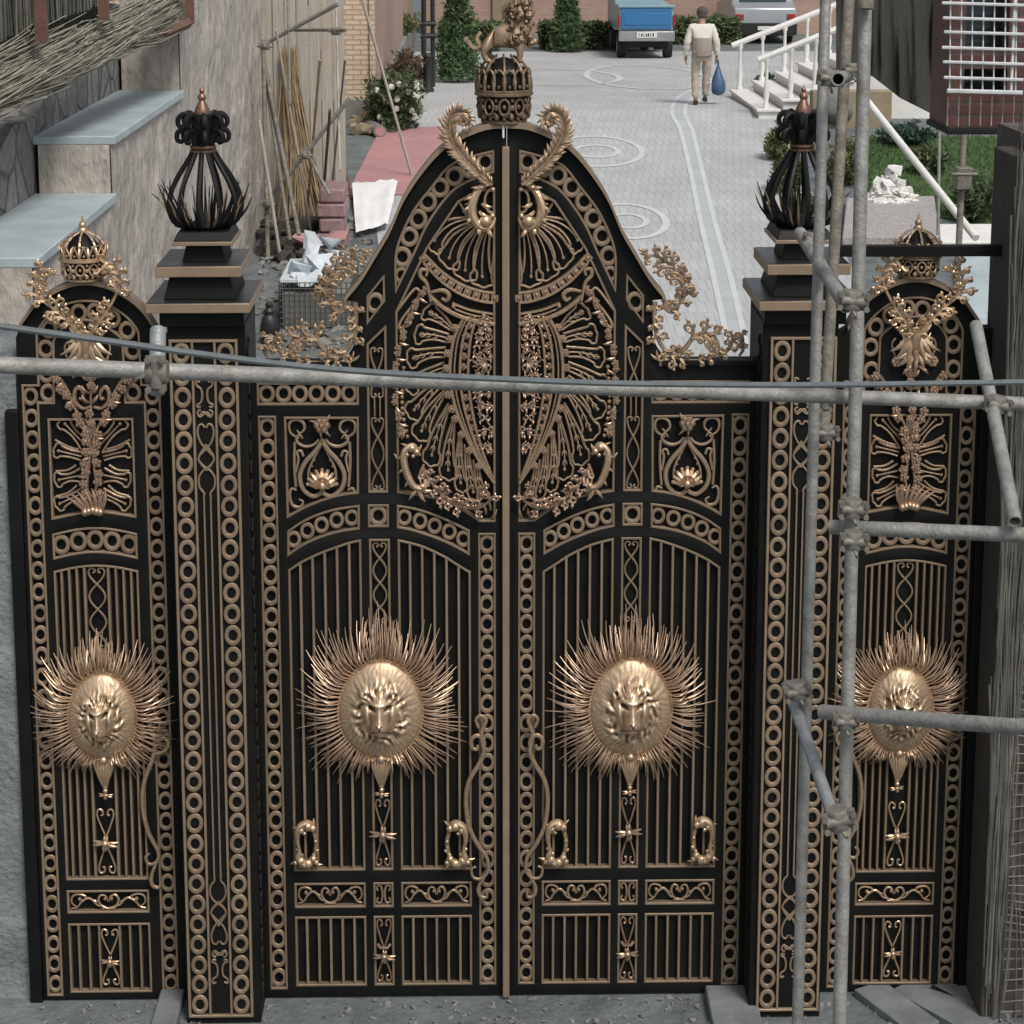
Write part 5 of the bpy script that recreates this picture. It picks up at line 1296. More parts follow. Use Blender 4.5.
# ------------------------------------------------------------------ left retaining wall with stepped caps
XW = onY(33, 270, 3.0).x
XW = at(117, 193, 16.1).x
yA, yB, yC = at(33,270,13.2).y, at(117,193,16.1).y, at(174,87,19.9).y
zs = (at(33,338,13.1).z, at(117,193,16.1).z, at(114,135,16.1).z)
wl = thing('retaining_wall', 'long pale rough plaster wall stepping up along the left of the drive', 'wall', (XW-0.3, 8, 0))
mb = MB()
mb.box(XW-0.62, XW-0.05, yA-3.2, yA, -0.1, zs[0]-0.07)
mb.box(XW-0.62, XW-0.05, yA+0.001, yB, -0.1, zs[1]-0.07)
mb.box(XW-0.62, XW-0.05, yB+0.001, yC, -0.1, zs[2]-0.07)
mb.box(XW-0.62, XW-0.05, yC+0.001, 34, -0.1, zs[2]+2.2)
def rough_face(x, y0, y1, z0, z1, st=0.085):
    ny, nz = max(2,int((y1-y0)/st)), max(2,int((z1-z0)/st)); V = []
    for j in range(nz+1):
        for i in range(ny+1):
            y, z = y0+(y1-y0)*i/ny, z0+(z1-z0)*j/nz; e = 0 if i in (0,ny) or j in (0,nz) else 1
            n_ = noise.noise(Vector((1.3,y*1.1,z*0.8)))*0.05+noise.noise(Vector((4.1,y*4.2,z*2.2)))*0.045+abs(noise.noise(Vector((8.1,y*8,z*5))))*0.035
            V.append((x+0.012+e*max(-0.01,n_), y, z))
    return V, [(j*(ny+1)+i,j*(ny+1)+i+1,(j+1)*(ny+1)+i+1,(j+1)*(ny+1)+i) for j in range(nz) for i in range(ny)]
for (y0, y1, z) in ((yA-3.2,yA,zs[0]-.07),(yA+.001,yB,zs[1]-.07),(yB+.001,yC,zs[2]-.07),(yC+.001,24,zs[2]+2.2)):
    mb.add(*rough_face(XW-0.05, y0, y1, max(0,gz(y0)-0.2), z-0.002))
mb.build('wall_face', 'plaster', wl)
for i, (y0, y1, z) in enumerate(((yA-2.9,yA,zs[0]),(yA,yB,zs[1]),(yB,yC,zs[2]))):
    mb = MB(); mb.box(XW-0.66, XW, y0, y1-0.002, z-0.07, z)
    solo(mb, 'cap_stone', 'slabstone', ('pale blue grey cap stone at the left edge, lowest of the three steps','large pale blue grey cap stone, middle step of the left wall','pale blue grey cap stone, highest step of the left wall')[i], 'cap stone', 'cap stones stepping up the left wall', bevel=0.008)
# higher rubble terrace behind the caps, with rusty beam and reed fence
mb = MB()
xt = XW-0.66
import itertools
def terr(n=26):
    vs = []; fs = []
    for i in range(n+1):
        y = 0.5+(yC+0.5)*i/n; zt = 3.55+0.048*i+0.06*math.sin(i*1.7)
        vs += [(xt, y, 0), (xt, y, zt), (xt-0.9, y, zt+0.1), (xt-0.9, y, 0)]
    for i in range(n):
        for k in range(4): a = i*4; fs.append((a+k, a+(k+1) % 4, a+4+(k+1) % 4, a+4+k))
    fs.append((0,1,2,3)); fs.append((n*4+3,n*4+2,n*4+1,n*4)); return vs, fs
mb.add(*terr()); solo(mb, 'rubble_wall', 'stone', 'grey rubble stone wall behind the cap stones, below the reed fence', 'wall')
mb = MB(); a = at(0,112,13.5); b = at(190,22,19.6)
mb.tube([a-Vector((0.9,2,0.35)), b], 0.05, 4); mb.build
solo(mb, 'rusty_beam', 'rust', 'rust coloured beam along the foot of the reed fence, upper left', 'beam')
fence = thing('reed_fence', 'dry grey reed mats bundled along the top of the rubble wall', 'fence', tuple((a+b)/2))
mb = MB(); rr = random.Random(21)
for i in range(950):
    u = rr.uniform(-0.15,0.93); w = rr.random(); base = a.lerp(b, u)+Vector((-0.05-0.5*w*0.5, 0, 0.02+0.26*w*(0.8+0.3*math.sin(u*9))))
    d = (b-a).normalized(); L = rr.uniform(1.2,3.4)
    p0 = base-d*L/2; p1 = base+d*L/2+Vector((rr.uniform(-.05,.05),0,rr.uniform(-.11,.11)))
    mb.tube([p0, (p0+p1)/2+Vector((rr.uniform(-.05,.05),0,rr.uniform(-.06,.02))), p1], rr.uniform(0.003,0.0065), 4)
mb.build('reed_bundle', 'reed', fence)
mb = MB()
for i in range(800):
    u = rr.uniform(-0.4,1.0); p = a.lerp(b,u)+Vector((-0.6-rr.random()*0.25,0,0.25)); h = 2.6
    mb.tube([p, p+Vector((rr.uniform(-.06,.06),rr.uniform(-.1,.1),h))], rr.uniform(0.005,0.011), 4)
mb.build('reed_screen', 'reed_dark', fence)
mb = MB(); mb.poly([a.lerp(b,-0.5)+Vector((-0.9,0,-0.2)), a.lerp(b,1.02)+Vector((-0.9,0,-0.2)), a.lerp(b,1.02)+Vector((-0.9,0,4)), a.lerp(b,-0.5)+Vector((-0.9,0,4))]); mb.build('dark_netting', 'net', fence)
for (px, y0) in ((42,42),(104,20),(190,24)):
    u = (px-0)/190.0; p = a.lerp(b,u)+Vector((-0.5,0,0.0)); q = onY(px, y0, p.y)
    mb = MB(); mb.box(q.x-0.04,q.x+0.04,p.y-0.05,p.y+0.05,q.z,q.z+2.2); mb.build('post', 'rust', fence)
# end face of the plaster wall: old timber boards, poles and a reed bundle leaning in the corner
yT = gnd(300,232).y+1.0
tx0, tx1 = XW-0.05, onY(346,150,yT).x
tb = thing('timber_hoarding', 'old pale vertical board hoarding beside the brick house', 'hoarding', ((tx0+tx1)/2, yT, gz(yT)))
n = 7
for i in range(n):
    mb = MB(); w = (tx1-tx0)/n; mb.box(tx0+w*i+0.006, tx0+w*(i+1)-0.006, yT+rr.uniform(-.02,.02), yT+0.06, gz(yT)-0.05, gz(yT)+5.2); mb.build('board', 'timber', tb, bevel=0.006)
rd = MB()
for i in range(190):
    bx_ = rr.gauss(0,0.10); p0 = onY(308,238,yT-0.55); 
    x = p0.x+bx_*1.6; y = yT-0.45+rr.uniform(-.15,.15); z = gz(y)
    top = onY(286+rr.uniform(-6,10), 60, yT-0.1)
    rd.tube([(x,y,z),((x+top.x)/2+rr.uniform(-.03,.03),(y+yT-0.1)/2,(z+top.z*0.9)/2),(top.x,yT-0.1,z+rr.uniform(1.4,2.4))], rr.uniform(0.007,0.013), 4)
solo(rd, 'straw_bundle', 'straw', 'tall golden brown bundle of reeds leaning on the board hoarding', 'bundle')
def pole(p, q, r, m, label, name='scaffold_pole', cat='pole', group=None, n=10, hollow=False):
    p, q = Vector(p), Vector(q); mb = MB()
    if hollow:
        d = (q-p).normalized(); mb.tube([p, q], r, n); mb.f.pop()
        o = len(mb.v); mb.tube([q-d*0.2, q], r*0.8, n); mb.f.pop()
        a = o-n; b = len(mb.v)-n
        for i in range(n): mb.f.append((a+i, a+(i+1) % n, b+(i+1) % n, b+i))
    else: mb.tube([p, p.lerp(q,0.33), p.lerp(q,0.66), q], r, n)
    return solo(mb, name, m, label, cat, group)
def pg(px0, py0, t0, px1, py1, t1): return at(px0,py0,t0), at(px1,py1,t1)
tw = 26.0
for (x0,y0,x1,y1,r,lab,m) in ((263,40,270,345,0.03,'thin upright grey pole in front of the plaster wall, leftmost of its cluster','steel_dull'),
      (264,62,299,235,0.03,'dark slanting pole just right of the leftmost upright pole','steel_dull'),(266,80,290,240,0.025,'second dark slanting pole against the hoarding','steel_dull'),
      (288,0,290,105,0.018,'short thin vertical rod on the hoarding','steel_dull'),
      (302,0,352,200,0.022,'long thin brown pole slanting across the buff brick corner','rust'),
      (354,0,412,176,0.022,'long thin pale pole slanting down to the red paving','timber'),
      (268,200,350,98,0.03,'pale crossbar rising rightwards across the hoarding, lower of two','steel'),
      (268,42,338,4,0.03,'pale crossbar at the top of the hoarding, upper of two','steel'),
      (294,30,346,30,0.022,'short level dark bar in front of the buff bricks','steel_dull'),
      (305,150,330,195,0.022,'short pale prop under the lower crossbar','steel'),
      (336,0,340,170,0.016,'thin upright rod in front of the buff brick corner','timber')):
    p, q = pg(x0,y0,tw,x1,y1,tw-0.6); 
    if lab.startswith('long thin brown') or lab.startswith('long thin pale'): p, q = at(x0,y0-30,tw+3), gnd(x1,y1)
    pole(p, q, r, m, lab)
for (x, y, lab) in ((265,46,'clamp on the leftmost thin pole, upper'),(305,155,'clamp on the lower crossbar by the hoarding'),(336,31,'clamp on the short level bar by the buff bricks'),(268,204,'clamp low on the leftmost thin pole')):
    mb = MB(); c = at(x,y,tw-0.4); mb.box(c.x-.06,c.x+.06,c.y-.06,c.y+.06,c.z-.05,c.z+.05); mb.tube([c+Vector((-.1,-.03,0)),c+Vector((.1,-.03,0))],0.02,6); mb.ball(c+Vector((0,-.07,0)),0.04)
    solo(mb, 'pole_clamp', 'clamp', lab, 'clamp', bevel=0.01)
for (x0,y0,x1,y1,r,lab,m) in ((259,120,281,262,0.022,'thin grey-brown stick leaning low on the plaster wall','timber'),(320,60,306,225,0.018,'thin stick leaning back against the hoarding, left of the brown pole','straw'),
      (276,30,312,238,0.016,'slender pale stick leaning across the hoarding','timber'),(330,110,322,215,0.02,'short brown stick beside the pink stack','rust'),(345,60,330,205,0.014,'thin rod leaning at the buff brick corner','steel_dull')):
    pole(at(x0,y0,tw-0.9), gnd(x1,y1), r, m, lab, 'stick')
# black lamp-like cone behind the left pillar
c = gnd(270,348); k = at(270,340,(c-CAM).dot(FW)); 
sc = (c-CAM).dot(FW)/2000
mb = MB(); mb.lathe([(8*sc,0),(9*sc,6*sc),(8*sc,14*sc),(10*sc,18*sc),(8*sc,30*sc),(5*sc,34*sc),(5.5*sc,38*sc),(3.5*sc,41*sc),(4*sc,45*sc),(2*sc,47*sc)], c, 18)
solo(mb, 'post_cap', 'lampblack', 'dark bell shaped metal post cap beside the left pillar', 'post cap')
# wire cage and marble rubble
c = gnd(318,330); d = (c-CAM).dot(FW); s_ = d/2000
cg = thing('wire_cage', 'grey wire mesh cage holding white marble offcuts', 'cage', c)
x0, x1 = c.x-38*s_, c.x+34*s_; y0, y1 = c.y, c.y+1.3; h = 48*s_
mb = MB()
for i in range(15):
    x = x0+(x1-x0)*i/14; mb.tube([(x,y0,c.z),(x,y0,c.z+h)],0.006,4); mb.tube([(x,y1,c.z+.1),(x,y1,c.z+h)],0.006,4)
for j in range(9):
    z = c.z+h*j/8; mb.tube([(x0,y0,z),(x1,y0,z)],0.006,4); mb.tube([(x0,y0,z),(x0,y1,z)],0.006,4); mb.tube([(x1,y0,z),(x1,y1,z)],0.006,4)
for j in range(6):
    y = y0+(y1-y0)*j/5; mb.tube([(x0,y,c.z),(x0,y,c.z+h)],0.006,4); mb.tube([(x1,y,c.z),(x1,y,c.z+h)],0.006,4)
mb.build('wire_mesh', 'wire', cg)
mb = MB(); mb.box(x0+.03,x1-.03,y0+.05,y1-.05,c.z+.02,c.z+h*0.75); mb.build('grey_filling', 'concrete', cg)
mb = MB(); mb.box(x0-.0,x0+0.62,y0+0.08,y1+.1,c.z+h*0.96,c.z+h+0.03)
solo(mb, 'marble_slab', 'marble', 'flat white marble slab lying on the wire cage', 'slab', bevel=0.01)
def chunk(c, r, seed, mb):
    q = random.Random(seed); n = 9
    bm = bmesh.new(); 
    for i in range(n): bm.verts.new((q.uniform(-1,1)*r, q.uniform(-1,1)*r*0.8, q.uniform(-0.7,0.7)*r))
    bmesh.ops.convex_hull(bm, input=bm.verts)
    bm.verts.ensure_lookup_table(); bm.verts.index_update()
    V = [v.co+Vector(c) for v in bm.verts]; mb.add(V, [tuple(v.index for v in f.verts) for f in bm.faces]); bm.free()
spots = [(302,276,9,.35),(312,284,8,.25),(322,272,10,.5),(333,281,9,.4),(318,262,11,.8),(306,288,7,.15),(330,264,9,.8),(327,252,9,1.0),(316,247,8,1.0),(338,270,8,.7),(298,284,6,.2),(341,262,7,1.0)]
labs = ['left of the pile','low front of the pile','middle of the pile','right of the pile','upper middle of the pile','lowest at the front','upper right of the pile','near the top right','topmost of the pile','at the right rim','leftmost at the front','far right at the back']
for i, (px, py, r, dy) in enumerate(spots):
    p = onY(px, py-7, y0+dy); mb = MB(); chunk(p, r*s_*1.75, i+3, mb)
    solo(mb, 'marble_offcut', 'marble', 'broken white marble offcut on the wire cage, '+labs[i], 'stone', 'marble offcuts heaped on the wire cage', smooth=False)
# pink wrapped stack, salmon blocks, white sheet, dark spoil
p = gnd(333,248); mb = MB(); sc = (p-CAM).dot(FW)/2000
for i in range(4): mb.box(p.x-14*sc+rr.uniform(-.03,.03),p.x+13*sc+rr.uniform(-.03,.03),p.y,p.y+0.8,p.z+i*15*sc,p.z+(i+1)*15*sc-0.01)
solo(mb, 'wrapped_stack', 'pink', 'stack of dusky pink wrapped blocks behind the marble heap', 'stack', bevel=0.03)
for i, (px,py) in enumerate(((305,248),(336,246))):
    mb = MB(); chunk(gnd(px,py+6)+Vector((0,0,.15)), 0.2, 50+i, mb); solo(mb, 'salmon_block', 'redpave', ('salmon pink block left behind the marble heap','salmon pink block right behind the marble heap')[i], 'stone')
mb = MB(); A = [gnd(*q) for q in ((352,190),(398,188),(388,232),(356,240))]
nx = 10; V = []
for j in range(nx+1):
    for i in range(nx+1):
        u, v = i/nx, j/nx; q = A[0].lerp(A[1],u).lerp(A[3].lerp(A[2],u),v); V.append((q.x,q.y,gz(q.y)+0.10+0.10*abs(noise.noise(Vector((u*4,v*4,2)))) ))
mb.add(V, [(j*(nx+1)+i,j*(nx+1)+i+1,(j+1)*(nx+1)+i+1,(j+1)*(nx+1)+i) for j in range(nx) for i in range(nx)])
solo(mb, 'white_sheet', 'sheet', 'crumpled white sheet spread on the drive left of the arch', 'sheet', smooth=True, angle=180)
mb = MB()
for i in range(60):
    q = gnd(rr.uniform(262,312), rr.uniform(225,262)); chunk(q+Vector((0,0,0.06)), rr.uniform(.06,.2), 100+i, mb)
solo(mb, 'spoil_heap', 'soil', 'heap of dark spoil at the foot of the hoarding', 'heap', smooth=False)
mb = MB()
for i in range(420):
    q = gnd(rr.uniform(258,372), rr.uniform(215,352)); chunk(q+Vector((0,0,0.02)), rr.uniform(.02,.10), 300+i, mb)
o = mb.build('debris', 'concrete', smooth=False); o['kind'] = 'stuff'; tag(o, 'grey stone debris scattered over the ground behind the left pillar', 'debris')

# ------------------------------------------------------------------ brick house on the left, back wall
pc = gnd(372,120); yH = pc.y; xH = pc.x
bh = thing('brick_house', 'buff and pinkish brick house corner left of the drive', 'house', (xH-2, yH, gz(yH)))
mb = MB(); mb.box(xH-8, xH, yH, yH+0.3, gz(yH)+0.35, 9); mb.build('wall', 'brick_y', bh)
mb = MB(); mb.box(xH-0.02, xH+0.06, yH-0.06, yH+0.3, gz(yH)+0.37, 9); mb.build('corner_quoin', 'brick_y', bh)
mb = MB(); mb.box(xH-8, xH, yH+0.302, yH+24, gz(yH)+0.35, 9); mb.build('wall', 'brick_p', bh)
mb = MB(); mb.box(xH-8.05, xH+0.10, yH-0.08, yH+24.1, 1.6, gz(yH)+0.36); mb.build('plinth', 'concrete', bh, bevel=0.02)
yW = gnd(580,47).y+5.5
mb = MB(); mb.box(-1.6, 30, yW, yW+0.4, 1.5, 9)
bw = thing('boundary_wall', 'long pinkish brick wall across the back of the forecourt', 'wall', (14, yW, 1.5)); mb.build('wall_face', 'brick_p', bw)
pa, pb_ = onY(492,10,yW), onY(514,10,yW); mb = MB(); mb.box(pa.x, pb_.x, yW-0.12, yW-0.001, 1.5, 9); mb.build('pilaster', 'tan', bw, bevel=0.02)
# ------------------------------------------------------------------ planting
def leaves(mb, c, rad, n, size, rnd, hollow=0.45, shape='ball', up=0.3):
    c = Vector(c)
    for i in range(n):
        while True:
            v = Vector((rnd.uniform(-1,1), rnd.uniform(-1,1), rnd.uniform(-1,1)))
            if hollow < v.length < 1: break
        if shape == 'cone':
            zz = rnd.random()**1.25; rr_ = (1-zz)**0.75*(1+0.55*noise.noise(Vector((v.x*3+c.x, v.y*3, zz*9)))); ang = rnd.random()*2*PI; k = 0.55+0.45*rnd.random()
            p = Vector((rad[0]*rr_*k*math.cos(ang), rad[1]*rr_*k*math.sin(ang), rad[2]*2*zz))
        else:
            k = 0.95+0.75*noise.noise(v*2.1+c)+0.25*noise.noise(v*6+c); p = Vector((v.x*rad[0]*k, v.y*rad[1]*k, v.z*rad[2]*k))
        d = Vector((rnd.uniform(-1,1), rnd.uniform(-1,1), rnd.uniform(-0.6,1)+up)).normalized(); q = d.orthogonal().normalized()
        q.rotate(Matrix.Rotation(rnd.random()*6.28, 3, d)); s = size*rnd.uniform(0.6,1.4)
        a = c+p; mb.add([a-q*s*0.35, a+d*s*0.5-d.cross(q)*s*0.05, a+q*s*0.35, a+d*s*1.3], [(0,1,3),(1,2,3)])
def shrub(name, label, c, rad, n, size, m, group=None, flowers=0, cat='shrub', shape='ball', seed=1):
    rn = random.Random(seed); t = thing(name, label, cat, c, group)
    mb = MB(); leaves(mb, Vector(c)+Vector((0,0,rad[2]*(0.9 if shape == 'ball' else 0.05))), rad, n, size, rn, shape=shape); mb.build('foliage', m, t, smooth=False)
    mb = MB()
    for i in range(5):
        a = rn.random()*6.28; mb.tube([c, Vector(c)+Vector((rad[0]*.35*math.cos(a), rad[1]*.35*math.sin(a), rad[2]*(1.0 if shape == 'ball' else 1.4)))], [0.03,0.008], 5)
    mb.build('stem' if shape == 'ball' else 'trunk', 'bark', t)
    if flowers:
        mb = MB()
        for i in range(flowers):
            a = rn.uniform(-2.4,0.2); z = rn.uniform(0.3,1.6); mb.ball(Vector(c)+Vector((rad[0]*.85*math.cos(a), -rad[1]*0.8*abs(math.sin(a)), rad[2]*z)), 0.055, nu=6, nv=4)
        mb.build('flowers', 'petal', t)
    return t
p = gnd(458,82); s_ = (p-CAM).dot(FW)/2000
shrub('conifer', 'broad dark green conifer behind the gate plume, nearer of the two', p, (23*s_,23*s_,58*s_), 5200, 0.10, 'conifer', 'clipped conifers', shape='cone', cat='conifer', seed=2)
p = gnd(567,52); s_ = (p-CAM).dot(FW)/2000
shrub('conifer', 'slim conifer at the hedge, left of the blue pickup', p, (17*s_,17*s_,42*s_), 4200, 0.11, 'conifer', 'clipped conifers', shape='cone', cat='conifer', seed=3)
for (px, py, rx, ry, m, lab, fl, seed, n) in ((394,128,27,47,'leaf','bushy green shrub with white roses at the house corner',16,4,4200),(407,92,18,34,'leaf_red','russet brown shrub behind the rose bush',0,5,1700),(398,60,22,20,'leaf_y','feathery yellow green shrub against the pink brick',0,6,1500)):
    p = gnd(px,py); s_ = (p-CAM).dot(FW)/2000
    if ry < 25: p = p+Vector((0,0,25*s_))
    shrub('shrub', lab, p, (rx*s_,rx*s_,ry*s_*0.62), n, 0.09, m, flowers=fl, seed=seed)
for i, (x0, x1, py, hgt, lab) in enumerate(((540,612,50,26,'clipped hedge between the conifers and the blue pickup'),(672,740,45,26,'clipped hedge behind the walking man'),(440,500,52,28,'clipped hedge behind the gold lion statue'))):
    p0, p1 = gnd(x0,py), gnd(x1,py); mb = MB(); rn = random.Random(40+i); s_ = (p0-CAM).dot(FW)/2000
    for j in range(3600):
        c_ = p0.lerp(p1, rn.random()); hh = hgt*s_*(1+0.18*noise.noise(Vector((c_.x*3,0,i)))); a = c_+Vector((0, rn.uniform(0,0.7), rn.random()**0.7*hh))
        d = Vector((rn.uniform(-1,1),rn.uniform(-1,1),rn.uniform(-.3,1))).normalized(); q = d.orthogonal().normalized(); s2 = 0.12*rn.uniform(.6,1.3)
        mb.add([a-q*s2*.4, a+q*s2*.4, a+d*s2*1.2],[(0,1,2)])
    solo(mb, 'hedge', 'leaf', lab, 'hedge', smooth=False)
# street lamp by the shrub
p = gnd(428,92); s_ = (p-CAM).dot(FW)/2000
lp = thing('lamp_post', 'dark green cast iron lamp post beside the conifer', 'lamp post', p)
mb = MB(); mb.lathe([(6*s_,0),(6*s_,3*s_),(5*s_,5*s_),(4.5*s_,34*s_),(5.5*s_,36*s_),(3*s_,39*s_)], p, 12); mb.build('base', 'lampblack', lp)
mb = MB(); mb.tube([p+Vector((-0.08,0,36*s_)), p+Vector((-0.06,0,3.6))], 0.05, 8); mb.build('pole', 'lampblack', lp)
mb = MB(); mb.tube([p+Vector((0.10,0.05,0.1)), p+Vector((0.10,0.05,3.6))], 0.045, 8); mb.build('pole', 'lampblack', lp)
mb = MB()
for z in (56,68): mb.tube([p+Vector((-.14,0,z*s_)), p+Vector((.17,0,z*s_))], 0.05, 8)
mb.build('collar', 'lampblack', lp)
# drum lying by the red paving
p = gnd(380,138); dr = thing('pipe_roll', 'grey pipe lying by the house corner with its pink end facing us', 'pipe', p); s_ = (p-CAM).dot(FW)/2000
mb = MB(); c = p+Vector((0,0,6.5*s_)); mb.tube([c, c+Vector((-.25,1.0,0))], 6.5*s_, 16); mb.build('roll', 'concrete', dr)
mb = MB(); mb.tube([c+Vector((.003,-.012,0)), c+Vector((0,0.0,0))], 5.0*s_, 16); mb.build('end_disc', 'redpave', dr)
mb = MB()
for i in range(26):
    q = gnd(rr.uniform(350,376), rr.uniform(115,136)); chunk(q+Vector((0,0,.08)), rr.uniform(.06,.18), 500+i, mb)
solo(mb, 'plaster_rubble', 'tan', 'heap of tan plaster rubble beside the pipe', 'rubble', smooth=False)
# ------------------------------------------------------------------ pickup
def pickup():
    p = gnd(643,59); d = (p-CAM).dot(FW); s_ = d/2000; W = 56*s_/2; p = p+Vector((3*s_,0,0))
    t = thing('pickup_truck', 'blue pickup truck seen from behind beside the hedge', 'pickup', p); x, y, z = p
    k = W/0.80
    zt = lambda py: onY(643,py,y).z
    mb = MB(); mb.box(x-W*.96,x+W*.96,y,y+2.1,zt(31),zt(6)); mb.build('bed', 'blue_l', t, bevel=0.03)
    tg = MB(); tg.box(x-W*.9,x+W*.9,y-0.035,y-0.002,zt(29),zt(8)); tgo = tg.build('tailgate', 'blue', t, bevel=0.015)
    mb = MB(); mb.box(x-W*.8,x+W*.8,y-0.05,y-0.036,zt(25),zt(13)); mb.build('pressed_panel', 'blue', tgo, bevel=0.012)
    mb = MB(); mb.box(x-W,x+W,y-0.06,y+0.04,zt(7.5),zt(5)); mb.build('bed_rail', 'blue_l', t, bevel=0.01)
    bp = MB(); bp.box(x-W,x+W,y-0.14,y-0.04,zt(41),zt(31)); b = bp.build('bumper', 'chrome', t, bevel=0.02)
    mb = MB(); mb.box(x-10*s_,x+10*s_,y-0.155,y-0.141,zt(37.5),zt(31.5)); pl = mb.build('number_plate', 'plate', t, bevel=0.004)
    mb = MB()
    for i, w in enumerate((0.5,1.0,0.5,1.1,0.9,0.6,1.0)): mb.box(x+(-8+i*2.3)*s_, x+(-8+i*2.3+w*1.3)*s_, y-0.159, y-0.156, zt(36.3), zt(32.8+0.5*(i % 2)))
    mb.build('plate_characters', 'under', pl)
    for sg in (-1,1):
        mb = MB(); mb.box(x+sg*W*.985-0.03,x+sg*W*.985+0.03,y-0.03,y+0.05,zt(27),zt(15)); mb.build('tail_light', 'redlamp', t, bevel=0.01)
        for yy in (0.55,3.2):
            mb = MB(); cx_ = x+sg*(W-0.12); r = 0.31*k
            mb.tube([(cx_-.11,y+yy,z+r),(cx_+.11,y+yy,z+r)], r, 20); wh = mb.build('wheel', 'tyre', t, bevel=0.02)
            mb = MB(); mb.tube([(cx_-.115,y+yy,z+r),(cx_+.115,y+yy,z+r)], r*.55, 16); mb.build('rim', 'chrome', wh)
    mb = MB(); mb.box(x-W*.8,x+W*.8,y+0.1,y+3.9,zt(47),zt(40)); mb.tube([(x-W*.85,y+.55,z+.3),(x+W*.85,y+.55,z+.3)],0.05,8); mb.ball((x,y+.55,z+.3),0.13); mb.build('chassis', 'under', t)
    cb = MB(); pf = [(0,zt(30)),(0,zt(2)),(0.25,zt(-24)),(1.2,zt(-25)),(1.7,zt(0)),(2.6,zt(4)),(2.7,zt(34)),(0,zt(34))]
    V = [(x-W*.93,y+2.15+a,b_) for a,b_ in pf]+[(x+W*.93,y+2.15+a,b_) for a,b_ in pf]; n = len(pf)
    cb.add(V,[tuple(range(n)),tuple(range(n,2*n))[::-1]]+[(i,n+i,n+(i+1) % n,(i+1) % n) for i in range(n)]); c_ = cb.build('cab', 'blue_l', t, bevel=0.03)
    mb = MB(); mb.add([(x-W*.8,y+2.14,zt(0)),(x+W*.8,y+2.14,zt(0)),(x+W*.72,y+2.14+.22,zt(-20)),(x-W*.72,y+2.14+.22,zt(-20))],[(0,1,2,3)]); mb.build('rear_window', 'glass', c_)
pickup()
def car():
    p = gnd(765,44); s_ = (p-CAM).dot(FW)/2000; t = thing('parked_car', 'silver car with red tail lamp parked behind the steps', 'car', p); x, y, z = p; 
    x0, x1 = onY(734,30,y).x, onY(796,30,y).x; H = lambda py: onY(765,py,y).z
    pf = [(0.05,H(36)),(0.0,H(24)),(0.02,H(8)),(0.55,H(4)),(1.1,H(-14)),(2.4,H(-15)),(3.0,H(4)),(4.1,H(8)),(4.15,H(36))]
    V = []; n = len(pf)
    for sx_ in (0,1):
        for a, b in pf:
            tuck = 0.10 if b > H(3) else 0.0
            V.append(((x0+tuck) if sx_ == 0 else (x1-tuck), y+a, b))
    mb = MB(); mb.add(V,[tuple(range(n)),tuple(range(n,2*n))[::-1]]+[(i,n+i,n+(i+1) % n,(i+1) % n) for i in range(n)]); b_ = mb.build('body', 'silver', t, bevel=0.05)
    mb = MB(); mb.box(x0-.02,x1+.02,y-0.08,y+0.03,H(35),H(23)); mb.build('bumper', 'under', t, bevel=0.03)
    for a, b in ((x0+.03,x0+.27),(x1-.27,x1-.03)):
        mb = MB(); mb.box(a,b,y-0.02,y+0.04,H(20),H(14)); mb.build('tail_light', 'redlamp', t, bevel=0.01)
    mb = MB(); mb.add([(x0+.2,y+0.56,H(3)),(x1-.2,y+0.56,H(3)),(x1-.26,y+1.05,H(-12)),(x0+.26,y+1.05,H(-12))],[(0,1,2,3)]); mb.build('rear_window', 'glass', b_)
    mb = MB(); mb.box((x0+x1)/2-.22,(x0+x1)/2+.22,y-0.1,y-0.081,H(30),H(26)); mb.build('number_plate', 'plate', t)
    for xx in (x0+.1,x1-.1):
        for yy in (0.8,3.3):
            mb = MB(); r = .3; mb.tube([(xx-.1,y+yy,z+r),(xx+.1,y+yy,z+r)],r,18); w = mb.build('wheel','tyre',t)
            mb = MB(); mb.tube([(xx-.105,y+yy,z+r),(xx+.105,y+yy,z+r)],r*.55,14); mb.build('rim','chrome',w)
car()
